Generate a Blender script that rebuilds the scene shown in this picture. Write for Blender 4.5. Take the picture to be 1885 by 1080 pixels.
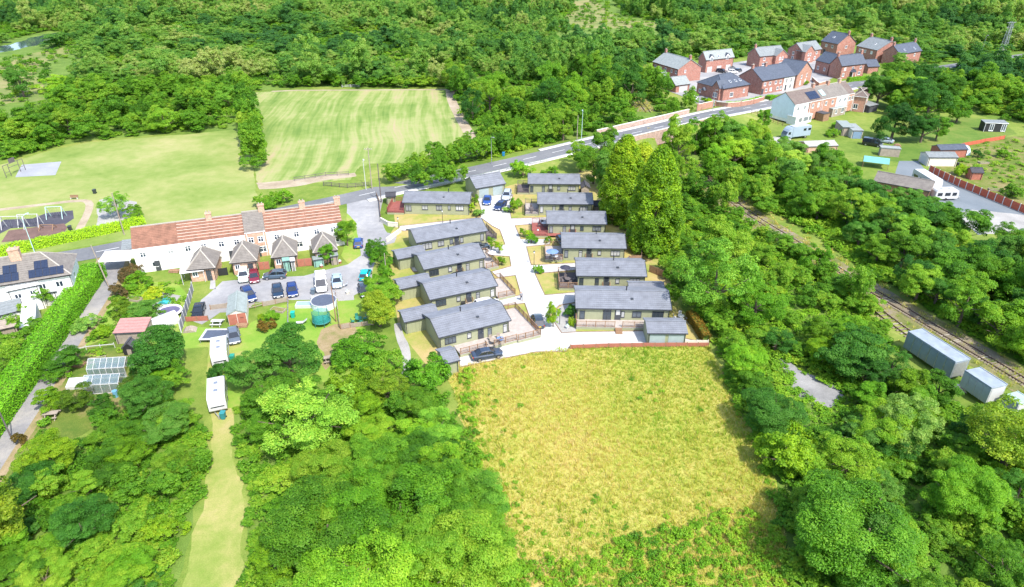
import bpy, math, random
import numpy as np
from mathutils import Vector, Matrix
from mathutils.geometry import delaunay_2d_cdt

for o in list(bpy.data.objects):
    bpy.data.objects.remove(o)
SC = bpy.context.scene
COL = SC.collection
R = math.radians
rng = np.random.RandomState(11)
random.seed(11)

# ------------------------------------------------------------------ camera, sky, sun, exposure
CAM_H, CAM_P, CAM_F = 57.0, 29.1, 1257.0          # metres up, degrees down, focal length in photo pixels
cam = bpy.data.cameras.new('camera')
cam.sensor_width = 36.0
cam.lens = 36.0 * CAM_F / 1885
cam.clip_start, cam.clip_end = 1.0, 6000
cam_o = bpy.data.objects.new('camera', cam)
cam_o.location = (0, 0, CAM_H)
cam_o.rotation_euler = (R(90 - CAM_P), 0, 0)
COL.objects.link(cam_o)
SC.camera = cam_o

SUN_EL = 54.0
sun_dir = Vector((0.57, -0.82, 0)).normalized() * math.cos(R(SUN_EL)) + Vector((0, 0, math.sin(R(SUN_EL))))
world = bpy.data.worlds.new('World')
SC.world = world
world.use_nodes = True
wn = world.node_tree.nodes
sky = wn.new('ShaderNodeTexSky')
sky.sky_type = 'NISHITA'
sky.sun_disc = False
sky.sun_elevation = R(SUN_EL)
sky.sun_rotation = math.atan2(sun_dir.x, sun_dir.y)
sky.air_density, sky.dust_density, sky.ozone_density = 1.0, 1.5, 1.0
wn['Background'].inputs['Strength'].default_value = 0.15
world.node_tree.links.new(sky.outputs['Color'], wn['Background'].inputs['Color'])

sun = bpy.data.lights.new('sun', 'SUN')
sun.energy = 2.7
sun.angle = R(0.53)
sun.color = (1.0, 0.95, 0.87)
sun_o = bpy.data.objects.new('sun', sun)
sun_o.rotation_euler = (-sun_dir).to_track_quat('-Z', 'Y').to_euler()
COL.objects.link(sun_o)

SC.view_settings.view_transform = 'Standard'
SC.view_settings.look = 'None'
SC.view_settings.gamma = 1.0
SC.view_settings.use_curve_mapping = False
SC.view_settings.exposure = 1.42

# ------------------------------------------------------------------ places
_c, _s = math.cos(R(CAM_P)), math.sin(R(CAM_P))

def flat(px, py, z=0.0):
    """ground point (x, y) seen at a pixel of the photograph, on the level z"""
    u, v = (px - 942.5) / CAM_F, (py - 540) / CAM_F
    t = (z - CAM_H) / (-_s - v * _c)
    return (u * t, (_c - v * _s) * t)

def sstep(a, b, x):
    t = np.clip((x - a) / (b - a), 0, 1)
    return t * t * (3 - 2 * t)

ROAD_PX = [(-260, 540), (-60, 503), (0, 491), (120, 474), (215, 457), (430, 410.5), (560, 382), (640, 365), (700, 351),
           (760, 338), (860, 317), (940, 299), (1000, 285), (1050, 273), (1110, 258), (1170, 244), (1230, 230), (1300, 212),
           (1360, 201), (1420, 190), (1480, 177), (1560, 158), (1680, 132), (1900, 100)]
ROAD_Z = [0, 0, 0, 0, 0, 0, 0, 0, 0, .1, .35, .7, 1.1, 1.6, 2.2, 2.6, 2.6, 2.0, 1.2, .6, .2, 0, 0, 0]
ROAD = np.array([flat(x, y, z) for (x, y), z in zip(ROAD_PX, ROAD_Z)])
RAIL_PX = [(2050, 800), (1885, 703), (1800, 652), (1700, 592), (1596, 531), (1530, 489), (1463, 446), (1390, 402), (1340, 366), (1290, 322), (1250, 280), (1224, 246), (1205, 222), (1180, 190), (1150, 155)]
RAIL = np.array([flat(x, y) for x, y in RAIL_PX])

def densify(pl, step):
    pl = np.asarray(pl, float)
    out = []
    for a, b in zip(pl[:-1], pl[1:]):
        n = max(1, int(np.linalg.norm(b[:2] - a[:2]) / step))
        for i in range(n):
            out.append(a + (b - a) * i / n)
    out.append(pl[-1])
    return np.array(out)

def smooth(pl, it=2):
    pl = np.asarray(pl, float)
    for _ in range(it):
        q = [pl[0]]
        for a, b in zip(pl[:-1], pl[1:]):
            q += [a * .75 + b * .25, a * .25 + b * .75]
        q.append(pl[-1])
        pl = np.array(q)
    return pl

ROAD3 = densify(smooth(np.column_stack([ROAD, ROAD_Z]), 2), 2.0)
RAIL2 = densify(smooth(RAIL, 2), 0.7)
BRIDGE = np.array(flat(1222, 232, 2.6))

def hgt_np(x, y):
    x, y = np.asarray(x, float), np.asarray(y, float)
    sh = x.shape
    x, y = x.ravel(), y.ravel()
    near = ROAD3[ROAD3[:, 2] > 0.02][::2]
    h = np.zeros_like(x)
    m = (x > near[:, 0].min() - 20) & (x < near[:, 0].max() + 20) & (y > near[:, 1].min() - 20) & (y < near[:, 1].max() + 20)
    if m.any():
        d = np.hypot(x[m][:, None] - near[None, :, 0], y[m][:, None] - near[None, :, 1])
        i = d.argmin(1)
        h[m] = near[i, 2] * (1 - sstep(5, 13, d.min(1)))
    b = np.hypot(x - BRIDGE[0], y - BRIDGE[1])
    mb = b < 30
    if mb.any():
        dr = np.hypot(x[mb][:, None] - RAIL2[None, ::3, 0], y[mb][:, None] - RAIL2[None, ::3, 1]).min(1)
        k = (1 - sstep(3.0, 6.0, dr)) * (1 - sstep(14, 28, b[mb]))
        h[mb] = h[mb] * (1 - k) + (-2.6) * k
    return h.reshape(sh)

def hgt(x, y):
    return float(hgt_np(np.array([x]), np.array([y]))[0])

def g(px, py):
    x, y = flat(px, py)
    for _ in range(4):
        x, y = flat(px, py, hgt(x, y))
    return x, y

def gp(pts):
    return [flat(*p) for p in pts]

def inpoly(pts, poly):
    pts = np.asarray(pts, float)
    x, y = pts[:, 0], pts[:, 1]
    r = np.zeros(len(pts), bool)
    n = len(poly)
    for i in range(n):
        x1, y1 = poly[i]
        x2, y2 = poly[(i + 1) % n]
        if y1 == y2:
            continue
        c = ((y1 > y) != (y2 > y)) & (x < (x2 - x1) * (y - y1) / (y2 - y1) + x1)
        r ^= c
    return r

# ------------------------------------------------------------------ object helpers
def tag(o, label=None, cat=None, group=None, kind=None):
    if label: o['label'] = label
    if cat: o['category'] = cat
    if group: o['group'] = group
    if kind: o['kind'] = kind
    return o

def empty(name, loc, rz=0.0, label=None, cat=None, group=None, kind=None, parent=None):
    o = bpy.data.objects.new(name, None)
    o.location = loc if len(loc) == 3 else (loc[0], loc[1], hgt(*loc))
    o.rotation_euler = (0, 0, rz)
    o.empty_display_size = 0.3
    COL.objects.link(o)
    if parent: o.parent = parent
    return tag(o, label, cat, group, kind)

def link(name, me, parent=None, loc=None, rot=None, color=None):
    o = bpy.data.objects.new(name, me)
    COL.objects.link(o)
    if parent: o.parent = parent
    if loc is not None: o.location = loc
    if rot is not None: o.rotation_euler = rot
    if color is not None: o.color = (*color, 1.0)
    return o

class MB:
    """collects shapes and makes them ONE mesh"""
    def __init__(s):
        s.v, s.f = [], []
    def add(s, vs, fs):
        k = len(s.v)
        s.v += [tuple(p) for p in vs]
        s.f += [tuple(i + k for i in f) for f in fs]
        return s
    def box(s, x0, x1, y0, y1, z0, z1):
        return s.add([(x0, y0, z0), (x1, y0, z0), (x1, y1, z0), (x0, y1, z0), (x0, y0, z1), (x1, y0, z1), (x1, y1, z1), (x0, y1, z1)],
                     [(3, 2, 1, 0), (4, 5, 6, 7), (0, 1, 5, 4), (1, 2, 6, 5), (2, 3, 7, 6), (3, 0, 4, 7)])
    def bar(s, a, b, w, h=None):
        """square bar from a to b"""
        a, b = Vector(a), Vector(b)
        h = h or w
        d = (b - a).normalized()
        u = d.cross(Vector((0, 0, 1)))
        u = Vector((1, 0, 0)) if u.length < 1e-4 else u.normalized()
        n = u.cross(d)
        u, n = u * w / 2, n * h / 2
        return s.add([a - u - n, a + u - n, a + u + n, a - u + n, b - u - n, b + u - n, b + u + n, b - u + n],
                     [(3, 2, 1, 0), (4, 5, 6, 7), (0, 1, 5, 4), (1, 2, 6, 5), (2, 3, 7, 6), (3, 0, 4, 7)])
    def tube(s, a, b, r0, r1=None, n=8):
        a, b = Vector(a), Vector(b)
        r1 = r0 if r1 is None else r1
        d = (b - a).normalized()
        u = d.orthogonal().normalized()
        w = d.cross(u)
        vs = []
        for p, r in ((a, r0), (b, r1)):
            vs += [p + (u * math.cos(2 * math.pi * i / n) + w * math.sin(2 * math.pi * i / n)) * r for i in range(n)]
        fs = [(i, (i + 1) % n, n + (i + 1) % n, n + i) for i in range(n)]
        fs += [tuple(range(n - 1, -1, -1)), tuple(range(n, 2 * n))]
        return s.add(vs, fs)
    def prism(s, pts, a, b, axis='y'):
        """outline in the plane across the axis, carried from a to b"""
        n = len(pts)
        def P(p, t):
            return (p[0], t, p[1]) if axis == 'y' else ((t, p[0], p[1]) if axis == 'x' else (p[0], p[1], t))
        vs = [P(p, a) for p in pts] + [P(p, b) for p in pts]
        return s.add(vs, [tuple(range(n)), tuple(range(2 * n - 1, n - 1, -1))] + [((i + 1) % n, i, n + i, n + (i + 1) % n) for i in range(n)])
    def loft(s, rings, caps=True):
        n = len(rings[0])
        vs = [p for r in rings for p in r]
        fs = []
        for k in range(len(rings) - 1):
            for i in range(n):
                fs.append((k * n + i, k * n + (i + 1) % n, (k + 1) * n + (i + 1) % n, (k + 1) * n + i))
        if caps:
            fs += [tuple(range(n - 1, -1, -1)), tuple((len(rings) - 1) * n + i for i in range(n))]
        return s.add(vs, fs)
    def roof(s, a, b, c, d, N=8, t=.05, th=.12):
        """tiled slope: a-b the eaves, d-c the upper edge; every course stands proud of the one above it"""
        a, b, c, d = (Vector(p) for p in (a, b, c, d))
        n = (b - a).cross(d - a).normalized()
        if n.z < 0: n = -n
        vs, fs = [], []
        pu = None
        for i in range(N):
            l0, r0 = a.lerp(d, i / N), b.lerp(c, i / N)
            l1, r1 = a.lerp(d, (i + 1) / N), b.lerp(c, (i + 1) / N)
            k = len(vs)
            vs += [l0 - n * .01, r0 - n * .01, l0 + n * t, r0 + n * t, l1 + n * .008, r1 + n * .008]
            fs += [(k, k + 1, k + 3, k + 2), (k + 2, k + 3, k + 5, k + 4), (k, k + 2, k + 4), (k + 1, k + 5, k + 3)]
        k = len(vs)
        vs += [a, b, c, d, a - n * th, b - n * th, c - n * th, d - n * th]
        fs += [(k, k + 1, k + 5, k + 4), (k + 1, k + 2, k + 6, k + 5), (k + 3, k, k + 4, k + 7), (k + 7, k + 6, k + 5, k + 4), (k+2, k+3, k+7, k+6)]
        return s.add(vs, fs)
    def mesh(s, name, mat, smooth=False):
        me = bpy.data.meshes.new(name)
        me.from_pydata(s.v, [], s.f)
        if mat: me.materials.append(mat)
        if smooth:
            me.polygons.foreach_set('use_smooth', [True] * len(me.polygons))
        me.update()
        return me
    def build(s, name, mat, parent=None, loc=None, rot=None, smooth=False, color=None):
        return link(name, s.mesh(name, mat, smooth), parent, loc, rot, color)

def npmesh(name, v, q, mat):
    """mesh from numpy: v (n,3), q (m,4 or 3)"""
    me = bpy.data.meshes.new(name)
    k = q.shape[1]
    me.vertices.add(len(v)); me.vertices.foreach_set('co', np.asarray(v, np.float32).ravel())
    me.loops.add(q.size); me.loops.foreach_set('vertex_index', np.asarray(q, np.int32).ravel())
    me.polygons.add(len(q)); me.polygons.foreach_set('loop_start', np.arange(0, q.size, k, dtype=np.int32))
    if mat: me.materials.append(mat)
    me.update(calc_edges=True)
    return me

# ------------------------------------------------------------------ materials
def nodes_of(name):
    m = bpy.data.materials.new(name)
    m.use_nodes = True
    nt = m.node_tree
    return m, nt, nt.nodes, nt.links, nt.nodes['Principled BSDF']

def mix_rgb(nt, fac, a, b, mode='MIX'):
    n = nt.nodes.new('ShaderNodeMix')
    n.data_type, n.blend_type = 'RGBA', mode
    for sock, v in ((n.inputs[0], fac), (n.inputs[6], a), (n.inputs[7], b)):
        if hasattr(v, 'is_output'): nt.links.new(v, sock)
        elif isinstance(v, (int, float)): sock.default_value = v
        else: sock.default_value = (*v[:3], 1)
    return n.outputs[2]

def ramp(nt, fac, stops):
    n = nt.nodes.new('ShaderNodeValToRGB')
    e = n.color_ramp.elements
    while len(e) < len(stops): e.new(0.5)
    for el, (p, c) in zip(e, stops):
        el.position = p
        el.color = (*c, 1) if not isinstance(c, (int, float)) else (c, c, c, 1)
    nt.links.new(fac, n.inputs[0])
    return n.outputs[0]

def noise(nt, co, scale, detail=4, rough=.6, dist=0, out=0):
    n = nt.nodes.new('ShaderNodeTexNoise')
    n.inputs['Scale'].default_value = scale
    n.inputs['Detail'].default_value = detail
    n.inputs['Roughness'].default_value = rough
    n.inputs['Distortion'].default_value = dist
    if co is not None: nt.links.new(co, n.inputs['Vector'])
    return n.outputs[out]

def coords(nt, kind='Object', scale=None, rot=0.0):
    if kind == 'World':
        o = nt.nodes.new('ShaderNodeNewGeometry').outputs['Position']
    else:
        o = nt.nodes.new('ShaderNodeTexCoord').outputs[kind]
    if scale or rot:
        m = nt.nodes.new('ShaderNodeMapping')
        if scale: m.inputs['Scale'].default_value = scale
        m.inputs['Rotation'].default_value = (0, 0, rot)
        nt.links.new(o, m.inputs['Vector'])
        o = m.outputs[0]
    return o

def bump(nt, bsdf, h, strength=.4, dist=.05):
    b = nt.nodes.new('ShaderNodeBump')
    b.inputs['Strength'].default_value = strength
    b.inputs['Distance'].default_value = dist
    nt.links.new(h, b.inputs['Height'])
    nt.links.new(b.outputs[0], bsdf.inputs['Normal'])

def M(name, col, rough=.7, var=.15, scale=2.0, metal=0.0, spec=.5, fine=0.0, kind='Object', dirt=None, objcol=False, coat=0.0, alpha=None):
    m, nt, N, L, b = nodes_of(name)
    co = coords(nt, kind)
    f = noise(nt, co, scale, 5, .65)
    lo, hi = [c * (1 - var) for c in col], [min(1, c * (1 + var)) for c in col]
    out = ramp(nt, f, [(.3, lo), (.7, hi)])
    if fine:
        f2 = noise(nt, co, scale * 12, 3, .7)
        out = mix_rgb(nt, 1.0, out, ramp(nt, f2, [(.35, 1 - fine), (.65, 1 + fine * .4)]), 'MULTIPLY')
    if dirt:
        f3 = noise(nt, co, scale * .45, 6, .7, .4)
        out = mix_rgb(nt, ramp(nt, f3, [(.5, 0.0), (.72, .6)]), out, dirt)
    if objcol:
        oi = nt.nodes.new('ShaderNodeObjectInfo')
        out = mix_rgb(nt, 1.0, out, oi.outputs['Color'], 'MULTIPLY')
    L.new(out, b.inputs['Base Color'])
    b.inputs['Roughness'].default_value = rough
    b.inputs['Metallic'].default_value = metal
    b.inputs['Specular IOR Level'].default_value = spec
    b.inputs['Coat Weight'].default_value = coat
    return m

def M_rows(name, col, pitch, axis=2, depth=.35, rough=.75, var=.12, scale=1.5, cross=None):
    """boards or tile rows: thin dark joints across one axis, worn colour"""
    m, nt, N, L, b = nodes_of(name)
    co = coords(nt, 'Object')
    sep = N.new('ShaderNodeSeparateXYZ'); L.new(co, sep.inputs[0])
    def saw(sock, p):
        d = N.new('ShaderNodeMath'); d.operation = 'DIVIDE'; L.new(sock, d.inputs[0]); d.inputs[1].default_value = p
        fr = N.new('ShaderNodeMath'); fr.operation = 'FRACT'; L.new(d.outputs[0], fr.inputs[0])
        return fr.outputs[0]
    s = saw(sep.outputs[axis], pitch)
    f = noise(nt, co, scale, 5, .65)
    out = ramp(nt, f, [(.3, [c * (1 - var) for c in col]), (.7, [c * (1 + var) for c in col])])
    out = mix_rgb(nt, 1.0, out, ramp(nt, s, [(.0, 1 - depth), (.16, 1.0)]), 'MULTIPLY')
    if cross is not None:
        s2 = saw(sep.outputs[cross[0]], cross[1])
        out = mix_rgb(nt, 1.0, out, ramp(nt, s2, [(.0, 1 - cross[2]), (.2, 1.0)]), 'MULTIPLY')
    L.new(out, b.inputs['Base Color'])
    b.inputs['Roughness'].default_value = rough
    bump(nt, b, s, .5, .02)
    return m

def M_brick(name, col, mortar=(.42, .36, .3), scale=1.0, var=.3):
    m, nt, N, L, b = nodes_of(name)
    co = coords(nt, 'Object')
    sep = N.new('ShaderNodeSeparateXYZ'); L.new(co, sep.inputs[0])
    ad = N.new('ShaderNodeMath'); L.new(sep.outputs[0], ad.inputs[0]); L.new(sep.outputs[1], ad.inputs[1])
    cb = N.new('ShaderNodeCombineXYZ'); L.new(ad.outputs[0], cb.inputs[0]); L.new(sep.outputs[2], cb.inputs[1])
    t = N.new('ShaderNodeTexBrick')
    L.new(cb.outputs[0], t.inputs['Vector'])
    t.inputs['Scale'].default_value = 1.0
    t.inputs['Brick Width'].default_value = .23 * scale
    t.inputs['Row Height'].default_value = .078 * scale
    t.inputs['Mortar Size'].default_value = .008
    t.inputs['Color1'].default_value = (*[c * (1 - var) for c in col], 1)
    t.inputs['Color2'].default_value = (*[c * (1 + var) for c in col], 1)
    t.inputs['Mortar'].default_value = (*mortar, 1)
    f = noise(nt, co, .9, 5, .7)
    L.new(mix_rgb(nt, 1.0, t.outputs[0], ramp(nt, f, [(.3, .75), (.7, 1.12)]), 'MULTIPLY'), b.inputs['Base Color'])
    b.inputs['Roughness'].default_value = .85
    return m

def M_glass(name, col=(.02, .03, .045), rough=.06, pale=.8):
    m, nt, N, L, b = nodes_of(name)
    oi = N.new('ShaderNodeObjectInfo')
    out = ramp(nt, oi.outputs['Random'], [(.0, col), (pale - .08, [c * 2.2 for c in col]), (pale, (.22, .23, .24)), (1.0, (.5, .5, .49))])
    L.new(out, b.inputs['Base Color'])
    b.inputs['Roughness'].default_value = rough
    b.inputs['Specular IOR Level'].default_value = .8
    return m

def M_ground(name, stops, s1=.08, s2=1.2, fine=.25, rough=.9, stripes=None, dist=.3):
    """ground cover by world position: broad patches, smaller ones, fine speckle"""
    m, nt, N, L, b = nodes_of(name)
    co = coords(nt, 'World')
    f = noise(nt, co, s1, 6, .62, dist)
    f2 = noise(nt, co, s2, 5, .7)
    a = N.new('ShaderNodeMath'); a.operation = 'MULTIPLY_ADD'
    L.new(f2, a.inputs[0]); a.inputs[1].default_value = .45; a.inputs[2].default_value = -.22
    a2 = N.new('ShaderNodeMath'); L.new(f, a2.inputs[0]); L.new(a.outputs[0], a2.inputs[1])
    fac = a2.outputs[0]
    if stripes:
        rot, width, amt, dst = stripes
        w = N.new('ShaderNodeTexNoise')
        mp = N.new('ShaderNodeMapping'); mp.inputs['Rotation'].default_value = (0, 0, rot)
        mp2 = N.new('ShaderNodeMapping'); mp2.inputs['Scale'].default_value = (1 / width, .012, .01)
        # bend the mowing lines gently
        wob = noise(nt, co, .012, 2, .5, 0, 1)
        off = N.new('ShaderNodeVectorMath'); off.operation = 'MULTIPLY_ADD'
        L.new(wob, off.inputs[0]); off.inputs[1].default_value = (dst, dst, 0); L.new(co, off.inputs[2])
        L.new(off.outputs[0], mp.inputs['Vector']); L.new(mp.outputs[0], mp2.inputs['Vector'])
        L.new(mp2.outputs[0], w.inputs['Vector']); w.inputs['Scale'].default_value = 1.0
        w.inputs['Detail'].default_value = 3; w.inputs['Roughness'].default_value = .75
        a3 = N.new('ShaderNodeMath'); a3.operation = 'MULTIPLY_ADD'
        L.new(w.outputs[0], a3.inputs[0]); a3.inputs[1].default_value = amt; a3.inputs[2].default_value = -amt / 2
        a4 = N.new('ShaderNodeMath'); L.new(a3.outputs[0], a4.inputs[0]); L.new(fac, a4.inputs[1])
        fac = a4.outputs[0]
    out = ramp(nt, fac, stops)
    if fine:
        f3 = noise(nt, co, 7.0, 4, .75)
        out = mix_rgb(nt, 1.0, out, ramp(nt, f3, [(.3, 1 - fine), (.7, 1 + fine * .5)]), 'MULTIPLY')
    L.new(out, b.inputs['Base Color'])
    b.inputs['Roughness'].default_value = rough
    b.inputs['Specular IOR Level'].default_value = .15
    return m

def M_leaf(name, stops, trans=.28, patch=.02, patch_amt=.5):
    m, nt, N, L, b = nodes_of(name)
    oi = N.new('ShaderNodeObjectInfo')
    co = coords(nt, 'World')
    f = noise(nt, co, patch, 3, .6)
    at = N.new('ShaderNodeAttribute'); at.attribute_name = 'tone'
    x = N.new('ShaderNodeMath'); x.operation = 'MULTIPLY_ADD'
    L.new(oi.outputs['Random'], x.inputs[0]); x.inputs[1].default_value = .5
    y = N.new('ShaderNodeMath'); y.operation = 'MULTIPLY_ADD'
    L.new(f, y.inputs[0]); y.inputs[1].default_value = patch_amt * 2; y.inputs[2].default_value = -patch_amt
    L.new(y.outputs[0], x.inputs[2])
    z = N.new('ShaderNodeMath'); z.operation = 'MULTIPLY_ADD'
    L.new(at.outputs['Fac'], z.inputs[0]); z.inputs[1].default_value = .55
    L.new(x.outputs[0], z.inputs[2])
    out = ramp(nt, z.outputs[0], stops)
    out = mix_rgb(nt, 1.0, out, oi.outputs['Color'], 'MULTIPLY')
    L.new(out, b.inputs['Base Color'])
    b.inputs['Roughness'].default_value = .55
    b.inputs['Specular IOR Level'].default_value = .25
    tr = N.new('ShaderNodeBsdfTranslucent')
    L.new(mix_rgb(nt, 1.0, out, (1.25, 1.15, .5), 'MULTIPLY'), tr.inputs['Color'])
    mx = N.new('ShaderNodeMixShader'); mx.inputs[0].default_value = trans
    L.new(b.outputs[0], mx.inputs[1]); L.new(tr.outputs[0], mx.inputs[2])
    L.new(mx.outputs[0], N['Material Output'].inputs['Surface'])
    return m
# ------------------------------------------------------------------ ground materials
m_ground = M_ground('rough_grass', [(.25, (.075, .13, .018)), (.45, (.13, .2, .03)), (.6, (.2, .25, .05)), (.75, (.3, .29, .1))], .05, .6, .35)
m_lawn = M_ground('park_grass', [(.25, (.125, .195, .035)), (.43, (.19, .25, .06)), (.58, (.26, .285, .095)), (.8, (.35, .32, .15))], .045, .35, .18)
m_field = M_ground('mown_grass', [(.2, (.11, .185, .035)), (.42, (.18, .245, .06)), (.6, (.27, .295, .11)), (.85, (.34, .28, .16))], .02, .3, .15, stripes=(R(-6), 4.2, 1.5, 16))
m_dry = M_ground('dry_lawn', [(.25, (.15, .23, .035)), (.4, (.24, .265, .06)), (.55, (.34, .285, .105)), (.75, (.42, .31, .15))], .12, .8, .2)
m_garden = M_ground('garden_lawn', [(.3, (.12, .26, .025)), (.52, (.2, .3, .045)), (.72, (.32, .29, .1))], .1, .7, .22)
m_meadow = M_ground('meadow_soil', [(.25, (.22, .29, .035)), (.42, (.32, .34, .06)), (.58, (.41, .36, .1)), (.75, (.46, .38, .14))], .03, .5, .4)
m_allot = M_ground('allotment_soil', [(.3, (.07, .13, .018)), (.48, (.13, .17, .03)), (.62, (.22, .19, .075)), (.78, (.29, .23, .14))], .14, .9, .4)
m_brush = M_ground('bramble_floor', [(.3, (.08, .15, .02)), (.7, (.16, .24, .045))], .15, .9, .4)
m_resin = M_ground('pale_resin', [(.2, (.33, .325, .31)), (.5, (.44, .435, .42)), (.8, (.52, .515, .5))], .2, .9, .14, .8)
m_asphalt = M_ground('asphalt', [(.25, (.11, .115, .125)), (.5, (.15, .155, .165)), (.75, (.2, .202, .205))], .09, 1.4, .16, .85)
m_parking = M_ground('worn_tarmac', [(.25, (.2, .2, .21)), (.5, (.28, .28, .285)), (.75, (.39, .38, .365))], .1, .9, .15, .9)
m_lane = M_ground('lane_tarmac', [(.25, (.15, .15, .16)), (.5, (.25, .24, .235)), (.75, (.36, .33, .29))], .16, .8, .2, .9)
m_dirt = M_ground('dry_dirt', [(.25, (.24, .19, .13)), (.5, (.34, .28, .2)), (.75, (.43, .36, .28))], .2, 1.2, .25)
m_verge = M_ground('dirt_verge', [(.25, (.14, .17, .04)), (.5, (.27, .21, .11)), (.75, (.36, .28, .18))], .25, 1.2, .3)
m_ballast = M_ground('track_ballast', [(.3, (.1, .14, .03)), (.48, (.19, .18, .07)), (.6, (.24, .2, .14)), (.78, (.3, .26, .22))], .16, 2.0, .45)
m_bluegravel = M_ground('blue_gravel', [(.25, (.13, .155, .175)), (.75, (.19, .215, .235))], .1, 2.0, .2)
m_whitegravel = M_ground('white_gravel', [(.3, (.26, .252, .24)), (.7, (.38, .37, .35))], .2, 3.0, .25)
m_pad_c = M_ground('old_concrete', [(.25, (.17, .17, .165)), (.5, (.24, .238, .235)), (.75, (.31, .305, .3))], .25, 1.5, .25)
m_track = M_ground('mown_track', [(.25, (.15, .23, .035)), (.44, (.23, .27, .065)), (.6, (.31, .3, .1)), (.8, (.38, .31, .15))], .12, .9, .25)
m_paddock = M_ground('paddock_grass', [(.3, (.07, .14, .02)), (.5, (.11, .18, .03)), (.7, (.18, .2, .05))], .08, .6, .25)
m_rubber = M_ground('rubber_surface', [(.3, (.045, .045, .06)), (.7, (.085, .082, .1))], .3, 2.0, .15)
m_bark = M_ground('red_brown_surface', [(.3, (.11, .07, .06)), (.7, (.19, .12, .1))], .4, 2.0, .3)
m_court = M_ground('court_tarmac', [(.3, (.24, .25, .27)), (.7, (.32, .33, .35))], .2, 2.0, .1)
m_mark = M('road_paint', (.72, .72, .7), .7, .1, 3, dirt=(.4, .4, .4))
m_kerb = M('kerb_concrete', (.5, .49, .47), .85, .15, 2)

m_water = nodes_of('pond_water')[0]
_b = m_water.node_tree.nodes['Principled BSDF']
_b.inputs['Base Color'].default_value = (.05, .075, .08, 1); _b.inputs['Roughness'].default_value = .06; _b.inputs['Specular IOR Level'].default_value = .8
bump(m_water.node_tree, _b, noise(m_water.node_tree, coords(m_water.node_tree, 'World'), .5, 3), .15, .1)

# ------------------------------------------------------------------ ground
def axis_steps(fine, step, lo, hi, flo, fhi, fstep):
    a = list(np.arange(lo, flo, step)) + list(np.arange(flo, fhi, fstep)) + list(np.arange(fhi, hi + 1, step))
    return np.array([-6000, -2500, -1200, -700] + [t for t in a if t > -700] + [hi + 300, hi + 1000, 3000, 6000], float) if fine else None

xs = np.array([-6000, -2500, -1200, -600] + list(np.arange(-480, -20, 20)) + list(np.arange(-20, 120, 2.0)) + list(np.arange(120, 481, 20)) + [600, 1200, 2500, 6000], float)
ys = np.array([-3000, -800, -200, -50, 0] + list(np.arange(20, 120, 10)) + list(np.arange(120, 330, 2.0)) + list(np.arange(330, 700, 20)) + [800, 1100, 2000, 4000, 7000], float)
X, Y = np.meshgrid(xs, ys)
Z = hgt_np(X, Y) * 0.95
Z[Z < 0] /= 0.95
nx, ny = len(xs), len(ys)
ii = np.arange((ny - 1) * nx).reshape(ny - 1, nx)[:, :-1].ravel()
gq = np.column_stack([ii, ii + 1, ii + nx + 1, ii + nx])
tag(link('ground', npmesh('ground', np.column_stack([X.ravel(), Y.ravel(), Z.ravel()]), gq, m_ground)), 'rough green and straw coloured grass ground under everything', kind='structure')

def sheet(name, pts, mat, level, label, wob=0.0, kind='structure', conform=False):
    """flat area laid 4 mm per level above the ground"""
    pts = np.array(pts, float)
    pts = densify(np.vstack([pts, pts[:1]]), 1.5 if wob else 4.0)[:-1]
    if wob:
        k = len(pts)
        d = np.roll(pts, -1, 0) - np.roll(pts, 1, 0)
        n = np.column_stack([d[:, 1], -d[:, 0]]) / (np.linalg.norm(d, axis=1)[:, None] + 1e-6)
        r = rng.randn(k)
        r = (r + np.roll(r, 1) + np.roll(r, 2)) / 1.7
        pts = pts + n * r[:, None] * wob
    vs = [Vector(p) for p in pts]
    if conform:
        lo, hi = pts.min(0), pts.max(0)
        gx, gy = np.meshgrid(np.arange(lo[0], hi[0], 2.5), np.arange(lo[1], hi[1], 2.5))
        q = np.column_stack([gx.ravel(), gy.ravel()])
        vs += [Vector(p) for p in q[inpoly(q, pts)]]
    k = len(pts)
    v, e, f, *_ = delaunay_2d_cdt(vs, [(i, (i + 1) % k) for i in range(k)], [], 1, 1e-4)
    me = bpy.data.meshes.new(name)
    z = level * .004 + (.06 if conform else 0)
    me.from_pydata([(p.x, p.y, (hgt(p.x, p.y) if conform else 0) + z) for p in v], [], [tuple(t) for t in f])
    me.materials.append(mat)
    me.update()
    if len(me.polygons) and me.polygons[0].normal.z < 0: me.flip_normals()
    return tag(link(name, me), label, kind=kind)

def ribbon(name, pl, left, right, mat, z, label=None, parent=None, kind='structure', thick=0.0):
    """strip along a line; left/right: offsets of its edges (left positive)"""
    pl = np.asarray(pl, float)
    if pl.shape[1] == 2: pl = np.column_stack([pl, np.zeros(len(pl))])
    d = np.gradient(pl[:, :2], axis=0)
    n = np.column_stack([-d[:, 1], d[:, 0]]) / np.linalg.norm(d, axis=1)[:, None]
    A = np.column_stack([pl[:, :2] + n * left, pl[:, 2] + z])
    B = np.column_stack([pl[:, :2] + n * right, pl[:, 2] + z])
    k = len(pl)
    v = [A, B]
    i = np.arange(k - 1)
    q = [np.column_stack([i, i + k, i + k + 1, i + 1])]
    if thick:
        v += [A - [0, 0, thick], B - [0, 0, thick]]
        q += [np.column_stack([i + 2 * k, i, i + 1, i + 2 * k + 1]), np.column_stack([i + k, i + 3 * k, i + 3 * k + 1, i + k + 1])]
    o = link(name, npmesh(name, np.vstack(v), np.vstack(q), mat), parent)
    return tag(o, label, kind=kind) if not parent else o

PX = {}
def area(name, px, mat, level, label, wob=0.0, conform=False):
    PX[name] = px
    return sheet(name, gp(px), mat, level, label, wob, conform=conform)

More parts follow.
